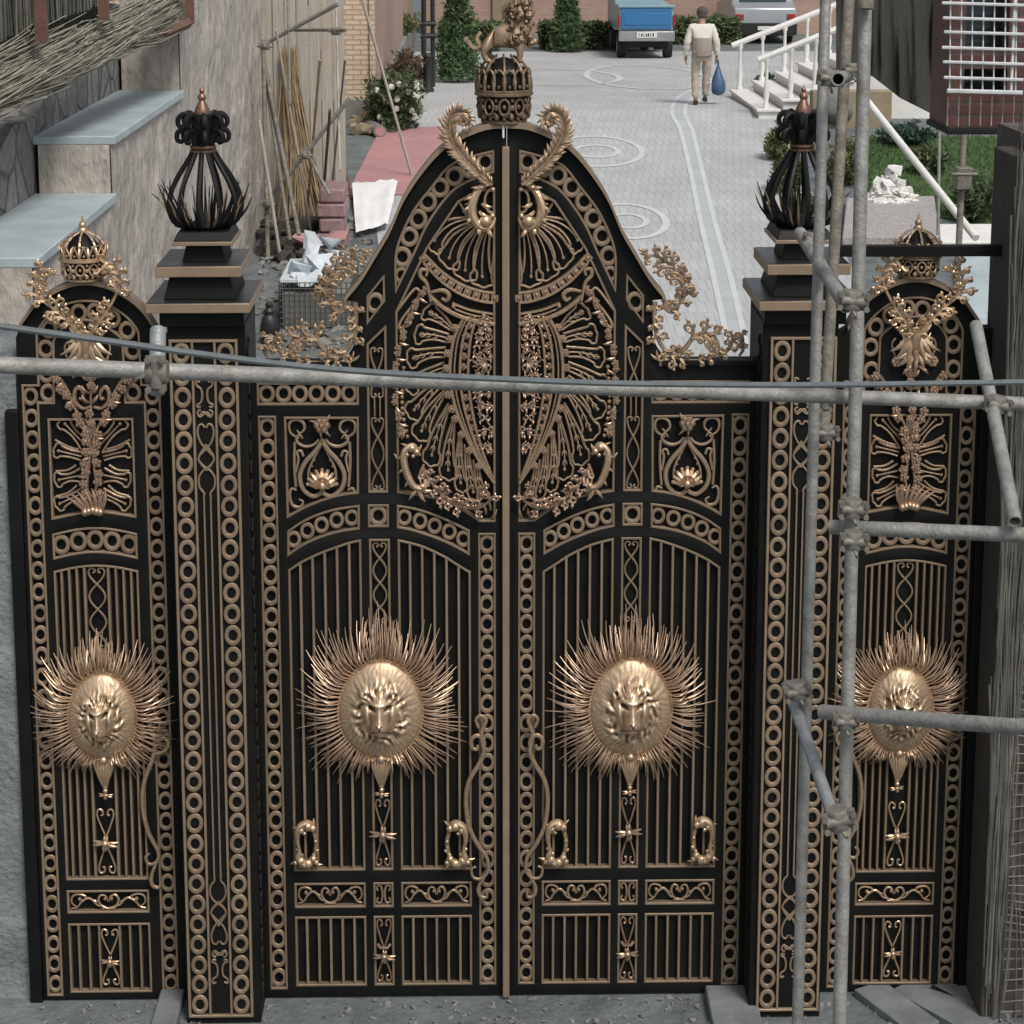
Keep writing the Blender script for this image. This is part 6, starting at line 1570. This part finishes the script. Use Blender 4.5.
# ------------------------------------------------------------------ walking man, seen from behind
def man():
    p = gnd(701,105); s_ = (p-CAM).dot(FW)/2000; k = 96*s_/1.75
    t = thing('person', 'man in a cream jacket and beige trousers walking away with a blue bag', 'person', p)
    V = lambda x, y, z: (p.x+x*k, p.y+y*k, p.z+z*k)
    J = {'pel': V(0,0,.95), 'waist': V(0,.0,1.10), 'chest': V(0,.04,1.32), 'neck': V(0,.07,1.47), 'head0': V(0.01,.11,1.56), 'head': V(.01,.13,1.66),
         'hl': V(-.10,0,.90), 'kl': V(-.11,.06,.50), 'al': V(-.10,-.04,.09), 'tl': V(-.11,.12,.035),
         'hr': V(.10,0,.90), 'kr': V(.10,.10,.50), 'ar': V(.09,.16,.13), 'tr': V(.10,.28,.06),
         'sl': V(-.19,.04,1.40), 'el': V(-.27,.0,1.12), 'wl': V(-.28,.08,.88), 'pl': V(-.28,.10,.80),
         'sr': V(.19,.04,1.40), 'er': V(.27,.0,1.12), 'wr': V(.28,.06,.88), 'pr': V(.28,.07,.80)}
    E = [('pel','waist'),('waist','chest'),('chest','neck'),('neck','head0'),('head0','head'),('pel','hl'),('hl','kl'),('kl','al'),('al','tl'),('pel','hr'),('hr','kr'),('kr','ar'),('ar','tr'),('chest','sl'),('sl','el'),('el','wl'),('wl','pl'),('chest','sr'),('sr','er'),('er','wr'),('wr','pr')]
    r = dict(pel=.13,waist=.12,chest=.13,neck=.055,head0=.08,head=.092,hl=.08,kl=.055,al=.036,tl=.03,hr=.08,kr=.055,ar=.036,tr=.03,sl=.06,el=.042,wl=.028,pl=.034,sr=.06,er=.042,wr=.028,pr=.034)
    body = skin_mesh('body', J, E, {a: b*k for a, b in r.items()}, 'skin', t, 2, 'pel')
    mb = MB()                                              # fingers, ears, nose
    for s in (-1,1):
        w = Vector(V(s*.28,.10,.79))
        for i in range(4): mb.tube([w+Vector(((i-1.5)*.004*s,(i-1.5)*.017*k,0)), w+Vector((-s*.01,(i-1.5)*.018*k,-.045*k*(1-.1*abs(i-1.5)))), w+Vector((-s*.03*k,(i-1.5)*.018*k,-.07*k*(1-.12*abs(i-1.5))))], [.009*k,.008*k,.006*k], 5)
        mb.tube([w+Vector((0,.03*k,.02*k)), w+Vector((-s*.02*k,.055*k,-.02*k))], [.010*k,.007*k], 5)
        mb.ball(V(.01+s*.088,.13,1.65), .016*k, .028*k, .034*k)
    mb.ball(V(.01,.235,1.645), .016*k, .02*k, .024*k); mb.build('fingers_and_ears', 'skin', body).name = 'hands'
    Jc = {a: J[a] for a in ('waist','chest','neck','sl','el','wl','sr','er','wr')}; Jc['hem'] = V(0,0,.90)
    Jc['neck'] = V(0,.06,1.455)
    skin_mesh('jacket', Jc, [('hem','waist'),('waist','chest'),('chest','neck'),('chest','sl'),('sl','el'),('el','wl'),('chest','sr'),('sr','er'),('er','wr')],
              {a: b*k for a, b in dict(hem=(.175,.15),waist=(.175,.15),chest=(.185,.15),neck=.085,sl=.088,el=.068,wl=.05,sr=.088,er=.068,wr=.05).items()} if False else {a: b*k for a, b in dict(hem=.178,waist=.168,chest=.175,neck=.085,sl=.09,el=.068,wl=.05,sr=.09,er=.068,wr=.05).items()}, 'cream', t, 2, 'chest')
    mb = MB(); mb.lathe([(.176*k,.90*k),(.186*k,.95*k),(.184*k,1.2*k),(.172*k,1.225*k)], (p.x,p.y-.0*k,p.z), 24); mb.build('jacket_panel', 'creamdark', t)
    Jt = {a: J[a] for a in ('pel','hl','kl','hr','kr')}; Jt['al'] = V(-.10,-.03,.10); Jt['ar'] = V(.09,.15,.14)
    skin_mesh('trousers', Jt, [('pel','hl'),('hl','kl'),('kl','al'),('pel','hr'),('hr','kr'),('kr','ar')], {a: b*k for a, b in dict(pel=.125,hl=.10,kl=.078,al=.062,hr=.10,kr=.078,ar=.062).items()}, 'trouser', t, 2, 'pel')
    for s, a in ((-1,(-.10,-.04,.0)),(1,(.09,.15,.035))):
        mb = MB(); c = Vector(V(*a)); mb.tube([c+Vector((0,-.05*k,.045*k)), c+Vector((0,.03*k,.055*k)), c+Vector((0,.12*k,.04*k)), c+Vector((0,.20*k,.03*k))],[.04*k,.048*k,.045*k,.025*k],8); mb.build('shoe','shoe',t)
    mb = MB(); mb.ball(V(.01,.115,1.685), .103*k, .108*k, .10*k, 14, 10); mb.ball(V(.01,.075,1.62), .088*k, .06*k, .07*k, 12, 8); mb.build('hair','hair',t)
    h = Vector(V(.28,.09,.775)); bg = thing('plastic_bag', 'translucent blue plastic bag in the walking man\'s right hand', 'bag', h-Vector((0,0,.62*k)))
    mb = MB(); n = 18; prof = [(.012,0),(.02,-.06),(.035,-.14),(.07,-.24),(.115,-.38),(.128,-.50),(.10,-.60),(.02,-.64)]
    cc = cr([Vector((a,b,0)) for a,b in prof],3); o = len(mb.v); c2 = h+Vector((.03*k,0,.03*k))
    for j, q in enumerate(cc):
        for i in range(n):
            a = 2*PI*i/n; f = 1+.13*math.sin(a*5+j*.6)*(0.4+0.6*abs(q.y)); mb.v.append((c2.x+q.x*k*f*math.cos(a)+.02*k*abs(q.y), c2.y+q.x*k*f*math.sin(a), c2.z+q.y*k))
    for j in range(len(cc)-1):
        for i in range(n): mb.f.append((o+j*n+i,o+j*n+(i+1) % n,o+(j+1)*n+(i+1) % n,o+(j+1)*n+i))
    mb.build('bag_body','bag',bg,angle=180)
    mb = MB(); mb.tube([c2+Vector((-.02*k,0,-.04*k)),h+Vector((-.01*k,0,.05*k)),h+Vector((.02*k,.03*k,.055*k)),c2+Vector((.02*k,.03*k,-.05*k))],.012*k,6); mb.build('bag_handle','bag',bg)
man()
# ------------------------------------------------------------------ white steps with balustrade
a = gnd(729,97); b = gnd(761,119); xs0 = (a.x+b.x)/2; y0s, y1s = b.y, a.y
st = thing('staircase', 'white stone steps with a white balustrade on each side, right of the man', 'staircase', (xs0+1, (y0s+y1s)/2, gz(y0s)))
rise, run, z0s = 0.17, 0.42, gz(y0s)
for i in range(6):
    mb = MB(); mb.box(xs0+i*run, xs0+i*run+run+(0 if i < 5 else 0.9), y0s-0.02*i*0, y1s-0.02, z0s-0.1+(0 if i == 0 else 0), z0s+rise*(i+1)-0.05); s1 = mb.build('step', 'white', st)
    mb = MB(); mb.box(xs0+i*run-0.04, xs0+i*run+run+(0-0.045 if i < 5 else 0.9), y0s-0.05, y1s+0.03, z0s+rise*(i+1)-0.049, z0s+rise*(i+1)); mb.build('tread', 'white', s1, bevel=0.01)
for yy in (y0s+0.12, y1s-0.15):
    z1 = z0s+rise+0.85; L = 5*run; H_ = 5*rise
    mb = MB(); mb.tube([(xs0-0.02,yy,z1-0.02),(xs0+0.1+L,yy,z1+H_),(xs0+L+0.8,yy,z1+H_)],0.055,8); rl = mb.build('handrail', 'white', st)
    for i in range(6):
        x = xs0+0.14+i*run; zb_ = z0s+rise*(i+1); h = z1+rise*i-zb_+0.03
        mb = MB(); mb.lathe([(.06,0),(.06,.05),(.035,.09),(.055,.25*h+.05),(.03,.55*h),(.028,.85*h),(.05,.92*h),(.05,h)],(x,yy,zb_),10); mb.build('baluster','white',st)
for (px,py,rx,ry,m,lab,seed) in ((808,75,14,22,'rockgrey','large grey boulder beside the white steps, upper',1),(812,108,20,18,'rockgrey','grey boulder below the white steps, lower',2)):
    p = gnd(px,py+14)+Vector((0.3,-0.4,0)); s_ = (p-CAM).dot(FW)/2000; mb = MB(); mb.ball(p+Vector((0,0,ry*s_)), rx*s_, rx*s_, ry*s_*1.2, 14, 10)
    mb.v = [tuple(Vector(v)+Vector((noise.noise(Vector(v)*2.5)*.12,0,noise.noise(Vector(v)*2.5+Vector((5,0,0)))*.12))) for v in mb.v]
    solo(mb,'boulder',m,lab,'boulder',angle=180)
p = gnd(800,128); q = gnd(868,128); mb = MB(); mb.box(p.x+.2,q.x+0.4,p.y,p.y+.3,p.z-.1,p.z+0.62); solo(mb,'tan_wall','tan','low tan rendered wall behind the right finial','wall',bevel=.02)
# ------------------------------------------------------------------ right-hand garden
lw = [gnd(*p) for p in ((868,206),(868,138),(1040,138),(1040,236))]
sheet('lawn', 'grass', [(p.x,p.y) for p in lw], 0.02)
mb = MB(); rn = random.Random(77)
for i in range(5500):
    u, v = rn.random(), rn.random(); q = lw[0].lerp(lw[3],u).lerp(lw[1].lerp(lw[2],u),v); q.z = gz(q.y)+0.02; h = rn.uniform(.03,.09); d = Vector((rn.uniform(-.03,.03),rn.uniform(-.03,.03),h))
    mb.add([q+Vector((-.012,0,0)), q+Vector((.012,0,0)), q+d],[(0,1,2)])
o = mb.build('grass', 'grass', smooth=False); o['kind'] = 'stuff'; tag(o, 'short green grass of the garden on the right', 'grass')
for i,(px,py,rx,ry,m,lab,n,fl) in enumerate(((779,160,13,26,'leaf_y','yellow green border plant right of the drive, nearest the steps',2000,3),(788,192,15,30,'leaf','green border plant right of the drive, beside the right finial',2200,3),(803,228,17,28,'leaf','border plant behind the right pillar top',2000,0),
        (905,146,24,18,'leaf_b','dense bluish green round bush on the lawn',2600,0),(930,176,17,24,'leaf','loose green bush in front of the lawn',1500,0),(975,222,20,40,'leaf','tall loose green bush at the right edge of the garden',2200,0),(765,88,11,12,'leaf_b','dark plant beneath the far handrail of the steps',700,0),(846,185,18,40,'leaf_y','dry yellowish bush between the scaffold poles',2200,0))):
    p = gnd(px,py); s_ = (p-CAM).dot(FW)/2000
    shrub('bush', lab, p, (rx*s_,rx*s_,ry*s_*0.6), n, 0.075, m, flowers=fl, seed=60+i, cat='bush')
# heap of white stones, granite platform, pale slabs
mb = MB(); p = gnd(890,206); s_ = (p-CAM).dot(FW)/2000
for i in range(300):
    u = rn.random()**0.5*25; a_ = rn.random()*6.28; chunk(p+Vector((u*s_*math.cos(a_), u*s_*math.sin(a_), (25-u)*s_*1.7*rn.random()+0.03)), rn.uniform(.04,.14), 900+i, mb)
solo(mb,'stone_heap','white','heap of broken white stone on the lawn edge','heap',smooth=False)
q = [gnd(*t_) for t_ in ((842,246),(940,246),(934,204),(846,206))]
mb = MB(); V = [(t_.x,t_.y,gz(t_.y)-.05) for t_ in q]+[(t_.x,t_.y,gz(t_.y)+.12) for t_ in q]
mb.add(V,[(4,5,6,7),(0,1,5,4),(1,2,6,5),(2,3,7,6),(3,0,4,7)]); solo(mb,'granite_platform','granite','speckled grey granite paving platform behind the right crown','platform',bevel=.02)
for i,(pts,lab) in enumerate(((((940,252),(1006,252),(1004,234),(938,234)),'pale stone step beyond the black beam, upper'),(((955,345),(1012,345),(1004,262),(958,262)),'pale bluish stone slab below the black beam'))):
    q = [gnd(*t_) for t_ in pts]; mb = MB(); V = [(t_.x,t_.y,gz(t_.y)) for t_ in q]+[(t_.x,t_.y,gz(t_.y)+.14) for t_ in q]
    mb.add(V,[(4,5,6,7),(0,1,5,4),(1,2,6,5),(2,3,7,6),(3,0,4,7)]); solo(mb,'stone_step',('white','slabstone')[i],lab,'step',bevel=.02)
pole(at(868,102,20), at(976,238,18), 0.035, 'white', 'white pipe slanting down across the garden on the right', 'white_pipe', 'pipe')
pole(at(964,128,18), at(958,262,18), 0.03, 'steel_dull', 'upright grey prop below the brick bay')
pole(at(940,92,19), at(938,235,19), 0.016, 'steel', 'thin pale rod beside the hanging net')
mb = MB(); c = at(963,178,17.9); mb.box(c.x-.07,c.x+.07,c.y-.06,c.y+.06,c.z-.1,c.z+.1); mb.tube([c+Vector((-.12,-.05,.04)),c+Vector((.12,-.05,.04))],.02,6); solo(mb,'pole_clamp','clamp','clamp on the upright prop below the brick bay','clamp',bevel=.015)
# hanging dark net
net = MB(); nx, ny = 70, 26; t0 = 16.5
low = interp([(838,70),(872,76),(900,98),(930,113),(950,124)])
V = []
for j in range(ny+1):
    for i in range(nx+1):
        u, v = i/nx, j/ny; px = 836+u*114; py = -30+v*(low(px)+30); V.append(at(px,py,t0+0.16*noise.noise(Vector((u*9,v*1.2,3)))+0.07*noise.noise(Vector((u*26,v*2,7)))+0.6*u))
net.add(V,[(j*(nx+1)+i,j*(nx+1)+i+1,(j+1)*(nx+1)+i+1,(j+1)*(nx+1)+i) for j in range(ny) for i in range(nx)])
solo(net,'shade_net','net','dark shade net hanging in folds at the upper right','net',angle=180)
mb = MB()
# brick bay with white grille
t1 = 14.5
p0, p1 = at(948,128,t1), at(1060,128,t1); zt0 = at(948,-40,t1).z
bay = thing('brick_bay', 'red brick bay with a white window grille, upper right corner', 'building', (p0.x+.5,p0.y,p0.z))
zl = lambda py: at(985,py,t1).z; xl_ = lambda px: at(px,60,t1).x
mb = MB()
mb.box(p0.x,xl_(962),p0.y,p0.y+.6,zl(128),zl(-40)); mb.box(xl_(962)+.001,xl_(1005),p0.y+.001,p0.y+.6,zl(128),zl(93)); mb.box(xl_(1005)+.001,p1.x,p0.y,p0.y+.6,zl(128),zl(-40)); mb.box(xl_(962)+.001,xl_(1005),p0.y+.002,p0.y+.6,zl(68),zl(48))
mb.build('wall','brick_r',bay)
mb = MB(); mb.box(xl_(962)+.002,xl_(1005)-.002,p0.y+.2,p0.y+.25,zl(93),zl(-40)); mb.build('window','glass',bay)
gr = MB()
for i,py in enumerate((3,18,32,47.5,62,77.5)): gr.tube([at(942+ (i % 3),py,t1-.25),at(1060,py+3.5,t1-.25)],0.012,6)
gr.tube([at(947,91,t1-.25),at(1060,94,t1-.25)],0.017,6)
for i in range(9): gr.tube([at(951+i*11,-30,t1-.22),at(949.5+i*11,92,t1-.22)],0.0055,5)
gr.tube([at(1016,-30,t1-.22),at(1011,93,t1-.22)],.012,6)
g_ = gr.build('window_grille','grille',bay)
mb = MB()
for i in range(9): mb.tube([at(948+i*11,96,t1-.12),at(947+i*11,126,t1-.12)],0.006,5)
mb.build('lower_rods','steel',bay)
mb = MB(); mb.box(p0.x-.02,p1.x,p0.y-.05,p0.y+.62,zl(134),zl(128)-.001); mb.build('sill','under',bay,bevel=.01)
# dark netted wall at the right edge
xr0 = -X(20,300)+0.14
rw = thing('netted_wall', 'dark sooty block wall hung with net at the right edge', 'wall', (xr0+.8,0,0))
mb = MB(); mb.box(xr0, xr0+3.5, -0.28, 0.5, 0, Zz(135)); mb.build('block_wall','darkwall',rw)
mb = MB(); mb.box(xr0-0.12, xr0-0.01, -0.34, 0.1, 0, Zz(150)); mb.build('corner_post','brownnet',rw,bevel=.01)
mb = MB(); rn = random.Random(18)
for i in range(260):
    x = xr0+rn.uniform(-0.125,0.0); z0_ = rn.uniform(0,Zz(200)); L_ = rn.uniform(0.5,1.6); yq = -0.345-rn.random()*0.03
    mb.tube([(x,yq,z0_),(x+rn.uniform(-.015,.015),yq-0.012,z0_+L_/2),(x+rn.uniform(-.03,.03),yq,min(z0_+L_,Zz(145)))], rn.uniform(0.0025,0.006), 4)
mb.build('reed_strands','reed_dark',rw)
mb = MB(); rn = random.Random(8)
for i in range(46):
    x = xr0+0.0+i*0.045; mb.tube([(x+rn.uniform(-.01,.01)+0.03*math.sin(k*.7+i), -0.31-0.02*math.sin(k*.9+i*.7), k*(Zz(400))/12) for k in range(13)],0.0032,4)
for j in range(62):
    z = 0.05+j*0.055; mb.tube([(xr0+0.0+k*.2, -0.312-0.02*math.sin(k*1.3+j*.5), z+0.04*math.sin(k*.8+j*.3)) for k in range(11)],0.0038,4)
mb.build('safety_net','netstrand',rw)
mb = MB(); bx0 = -X(163,300)+0.0
mb.box(-X(170,253,-.12)-0.02, xr0, -0.14, -0.09, Zz(258,-.12), Zz(247,-.12)); solo(mb,'black_beam','black','black steel beam crossing the right crown to the dark wall','beam',bevel=.004)
mb = MB(); mb.box(-RX*0-X(19,400)*0.978+.003, xr0-0.121, -0.03, 0.08, 0, Zz(330)); solo(mb,'side_post','black','slim black post between the right side panel and the dark netted wall','post',bevel=.005)
# grey wall on the left edge
mb = MB(); xg = X(16,400)
V = []; nz, nxg = 40, 12
for j in range(nz+1):
    for i in range(nxg+1):
        x = xg-2.5*i/nxg; z = Zz(352)*j/nz; V.append((x, 0.02+0.05*noise.noise(Vector((x*4,z*4,1))), z))
mb.add(V,[(j*(nxg+1)+i,(j+1)*(nxg+1)+i,(j+1)*(nxg+1)+i+1,j*(nxg+1)+i+1) for j in range(nz) for i in range(nxg)])
n0 = len(mb.v); mb.box(xg-2.5,xg-.001,0.1,0.7,0,Zz(352)); solo(mb,'rendered_wall','greywall','rough grey rendered wall beside the left side panel','wall',angle=180)
mb = MB(); x0 = X(6,420); mb.box(x0, X(19,400)-.003, -0.03, 0.08, 0, Zz(408)); solo(mb,'side_post','black','slim black post between the grey wall and the left side panel','post',bevel=.005)

# ------------------------------------------------------------------ scaffold in front of the gate
g_ = 'scaffold pipes in front of the gate'
def spipe(x0,y0,t0,x1,y1,t1,r,m,lab,hollow=False): return pole(at(x0,y0,t0), at(x1,y1,t1), r, m, lab, 'scaffold_pipe', 'pipe', g_, 14, hollow)
spipe(-40,363.5,5.5,1070,405.5,7.0,0.0245,'steel','long level scaffold pipe running across the whole gate')
spipe(826,-20,6.9,797,1040,6.75,0.0195,'steel','slimmer upright scaffold pipe in front of the right pillar')
spipe(866,-20,6.5,839,1040,6.55,0.0225,'steel','thicker upright scaffold pipe right of the slim one')
spipe(850,-20,7.5,824,425,7.5,0.0215,'steel_dull','dark upright scaffold pipe between the two pale ones, ending at the level pipe')
spipe(830,527,6.6,1060,536.5,6.3,0.0245,'steel','level scaffold stub at the right, upper of two')
spipe(822,712,6.55,1060,730,5.9,0.0245,'steel','level scaffold stub at the right, lower of two')
spipe(787,684,6.9,838,830,6.4,0.021,'steel_blue','short slanting scaffold brace low between the uprights')
spipe(800,233,7.4,846,306,6.3,0.0235,'steel','short slanting pipe with its hollow end towards us, beside the right pillar cap',True)
spipe(852,74,7.2,838,79,6.3,0.022,'steel','short hollow pipe end clamped high between the uprights',True)
spipe(976,325,7.2,1015,522,6.3,0.0225,'steel','short slanting pipe with open lower end at the right edge',True)
spipe(157,392,5.72,158,330,5.85,0.024,'steel_blue','short upright pipe stub clamped to the level pipe at the left')
mb = MB(); c = cr([at(*p) for p in ((-40,320,5.2),(0,326,5.2),(100,340,5.25),(200,354,5.3),(300,366,5.4),(400,374,5.5),(500,379,5.6),(600,383,5.7),(700,384.5,5.8),(800,385,5.95),(900,384,6.1),(1024,382,6.2),(1070,381,6.2))],5)
mb.tube(c,0.0092,8); solo(mb,'cable','hose','thick blue grey cable sagging along the level scaffold pipe','cable')
def clamp(px,py,t,R_,lab,ang=0.0,seed=0):
    c = at(px,py,t); rn = random.Random(seed); root = thing('scaffold_clamp', lab, 'clamp', c, 'scaffold clamps')
    rot = Matrix.Rotation(ang,4,'Y')
    def T(v): return c+(rot @ Vector(v))
    mb = MB(); r = R_*1.0
    mb.tube([T((0,0,-r*1.1)),T((0,0,-r*.9)),T((0,0,r*.9)),T((0,0,r*1.1))],[r*1.12,r*1.25,r*1.25,r*1.12],14)
    mb.tube([T((-r*1.4,-r*.7,r*.0)),T((r*1.4,-r*.7,0))],r*.62,10)
    mb.build('coupler_band','clamp',root)
    mb = MB()
    for s in (-1,1):
        for zz in (-.7,.7):
            mb.tube([T((s*r*1.5,-r*1.5,zz*r)),T((s*r*1.5,r*.4,zz*r))],r*.16,6); mb.tube([T((s*r*1.5,-r*1.55,zz*r)),T((s*r*1.5,-r*1.2,zz*r))],r*.34,6)
        M_ = Matrix.Translation(c) @ rot; mb.box(min(s*r*1.05,s*r*1.8),max(s*r*1.05,s*r*1.8),-r*.75,-r*.35,-r*1.0,r*1.0,M_)
        mb.build('bolt_flange','clamp',root); mb = MB()
    mb = MB(); mb.tube([T((0,-r*.9,-r*.9)),T((r*.3,-r*1.2,-r*1.5)),T((r*.5,-r*.9,-r*1.9))],r*.2,6); mb.build('hook','clamp',root)
for i,(px,py,t,lab,ang,sz) in enumerate(((157,372,5.6,'clamp holding the stub pipe at the left of the level pipe',1.57,.028),(829,78,6.5,'clamp high up around the slim upright pipe',0.1,.024),(852,70,6.7,'clamp high up between the dark and the thick upright pipes',0.0,.02),
    (852,300,6.3,'clamp by the hollow pipe end beside the pillar cap',0.1,.028),(997,404,6.8,'clamp where the slanting pipe crosses the level pipe at the right',0.2,.026),(852,508,6.45,'clamp on the thick upright just above the upper stub',0.05,.027),
    (853,540,6.4,'clamp on the thick upright at the upper stub',0.05,.026),(845,720,6.45,'clamp on the thick upright at the lower stub',0.05,.024),(838,818,6.3,'clamp at the foot of the slanting brace',-0.2,.03),(797,690,6.75,'clamp at the head of the slanting brace',-0.2,.026),
    (826,432,7.4,'clamp at the lower end of the dark upright pipe',0.0,.026),(824,398,7.0,'clamp joining the dark upright to the level pipe',1.57,.024),(812,240,7.2,'clamp at the upper end of the slanting pipe by the pillar cap',0.3,.022))):
    clamp(px,py,t,sz,lab,ang,i)
# joint sleeve at the top of the thick upright
pole(at(867,-20,6.45),at(865.5,9,6.45),0.027,'steel_dull','joint sleeve around the top of the thick upright pipe','joint_sleeve','sleeve',None,14)
# ------------------------------------------------------------------ forecourt bits at the gate's foot
fr = random.Random(4)
for i,(x0,y0,x1,y1,w,lab) in enumerate(((868,992,925,1034,.10,'grey plank on the ground at lower right, left of three'),(905,990,985,1034,.11,'grey plank on the ground at lower right, middle of three'),(935,988,1015,1014,.10,'grey plank on the ground at lower right, right of three'))):
    a = onY(x0,y0,0) ; 
    def g0(px,py): d = ray(px,py); return CAM+d*((0.0-CAM.z)/d.z)
    a, b = g0(x0,y0), g0(x1,y1); d = (b-a).normalized(); q = Vector((-d.y,d.x,0))*w; mb = MB()
    V = [a-q,b-q,b+q,a+q]; mb.add([v+Vector((0,0,.004)) for v in V]+[v+Vector((0,0,.045)) for v in V],[(4,5,6,7),(0,1,5,4),(1,2,6,5),(2,3,7,6),(3,0,4,7)]); solo(mb,'plank','plank',lab,'plank','planks at the foot of the right pillar',bevel=.006)
for i,(x0,x1,y0,y1,lab) in enumerate(((150,186,998,1040,'flat grey kerb block left of the left pillar foot'),(714,752,994,1040,'flat grey kerb block left of the right pillar foot'))):
    a, b = g0(x0,y1), g0(x1,y0); mb = MB(); mb.box(a.x,b.x,a.y,b.y-.02,0.002,0.07); solo(mb,'kerb_block','plank',lab,'kerb',bevel=.01)
mb = MB()
for i in range(500):
    x = fr.uniform(-2.6,2.7); y = -abs(fr.gauss(0,.35))-0.05; chunk((x,y,.006), fr.uniform(.006,.022), 2000+i, mb)
o = mb.build('gravel','concrete',smooth=False); o['kind'] = 'stuff'; tag(o,'loose grey gravel along the foot of the gate','gravel')

# ------------------------------------------------------------------ light
w = bpy.data.worlds.new('World'); S.world = w; w.use_nodes = True; nt = w.node_tree
sky = nt.nodes.new('ShaderNodeTexSky'); sky.sky_type = 'NISHITA'; sky.sun_disc = False
EL, AZ = math.radians(54), math.radians(152)
sky.sun_elevation = EL; sky.sun_rotation = AZ; sky.dust_density = 3.0; sky.air_density = 1.0; sky.ozone_density = 1.0
bg = nt.nodes['Background']; bg.inputs['Strength'].default_value = 0.135
hs = nt.nodes.new('ShaderNodeHueSaturation'); hs.inputs['Saturation'].default_value = 0.45
nt.links.new(sky.outputs[0], hs.inputs['Color']); nt.links.new(hs.outputs[0], bg.inputs['Color'])
sd = bpy.data.lights.new('sun','SUN'); sd.energy = 2.3; sd.angle = math.radians(16); sd.color = (1.0,0.95,0.88)
so = bpy.data.objects.new('sun', sd); C.objects.link(so)
sv = Vector((math.sin(AZ)*math.cos(EL), math.cos(AZ)*math.cos(EL), math.sin(EL)))      # towards the sun
so.rotation_euler = sv.to_track_quat('Z','Y').to_euler(); so.location = sv*30
S.view_settings.view_transform = 'Standard'; S.view_settings.look = 'None'; S.view_settings.exposure = 0; S.view_settings.gamma = 1
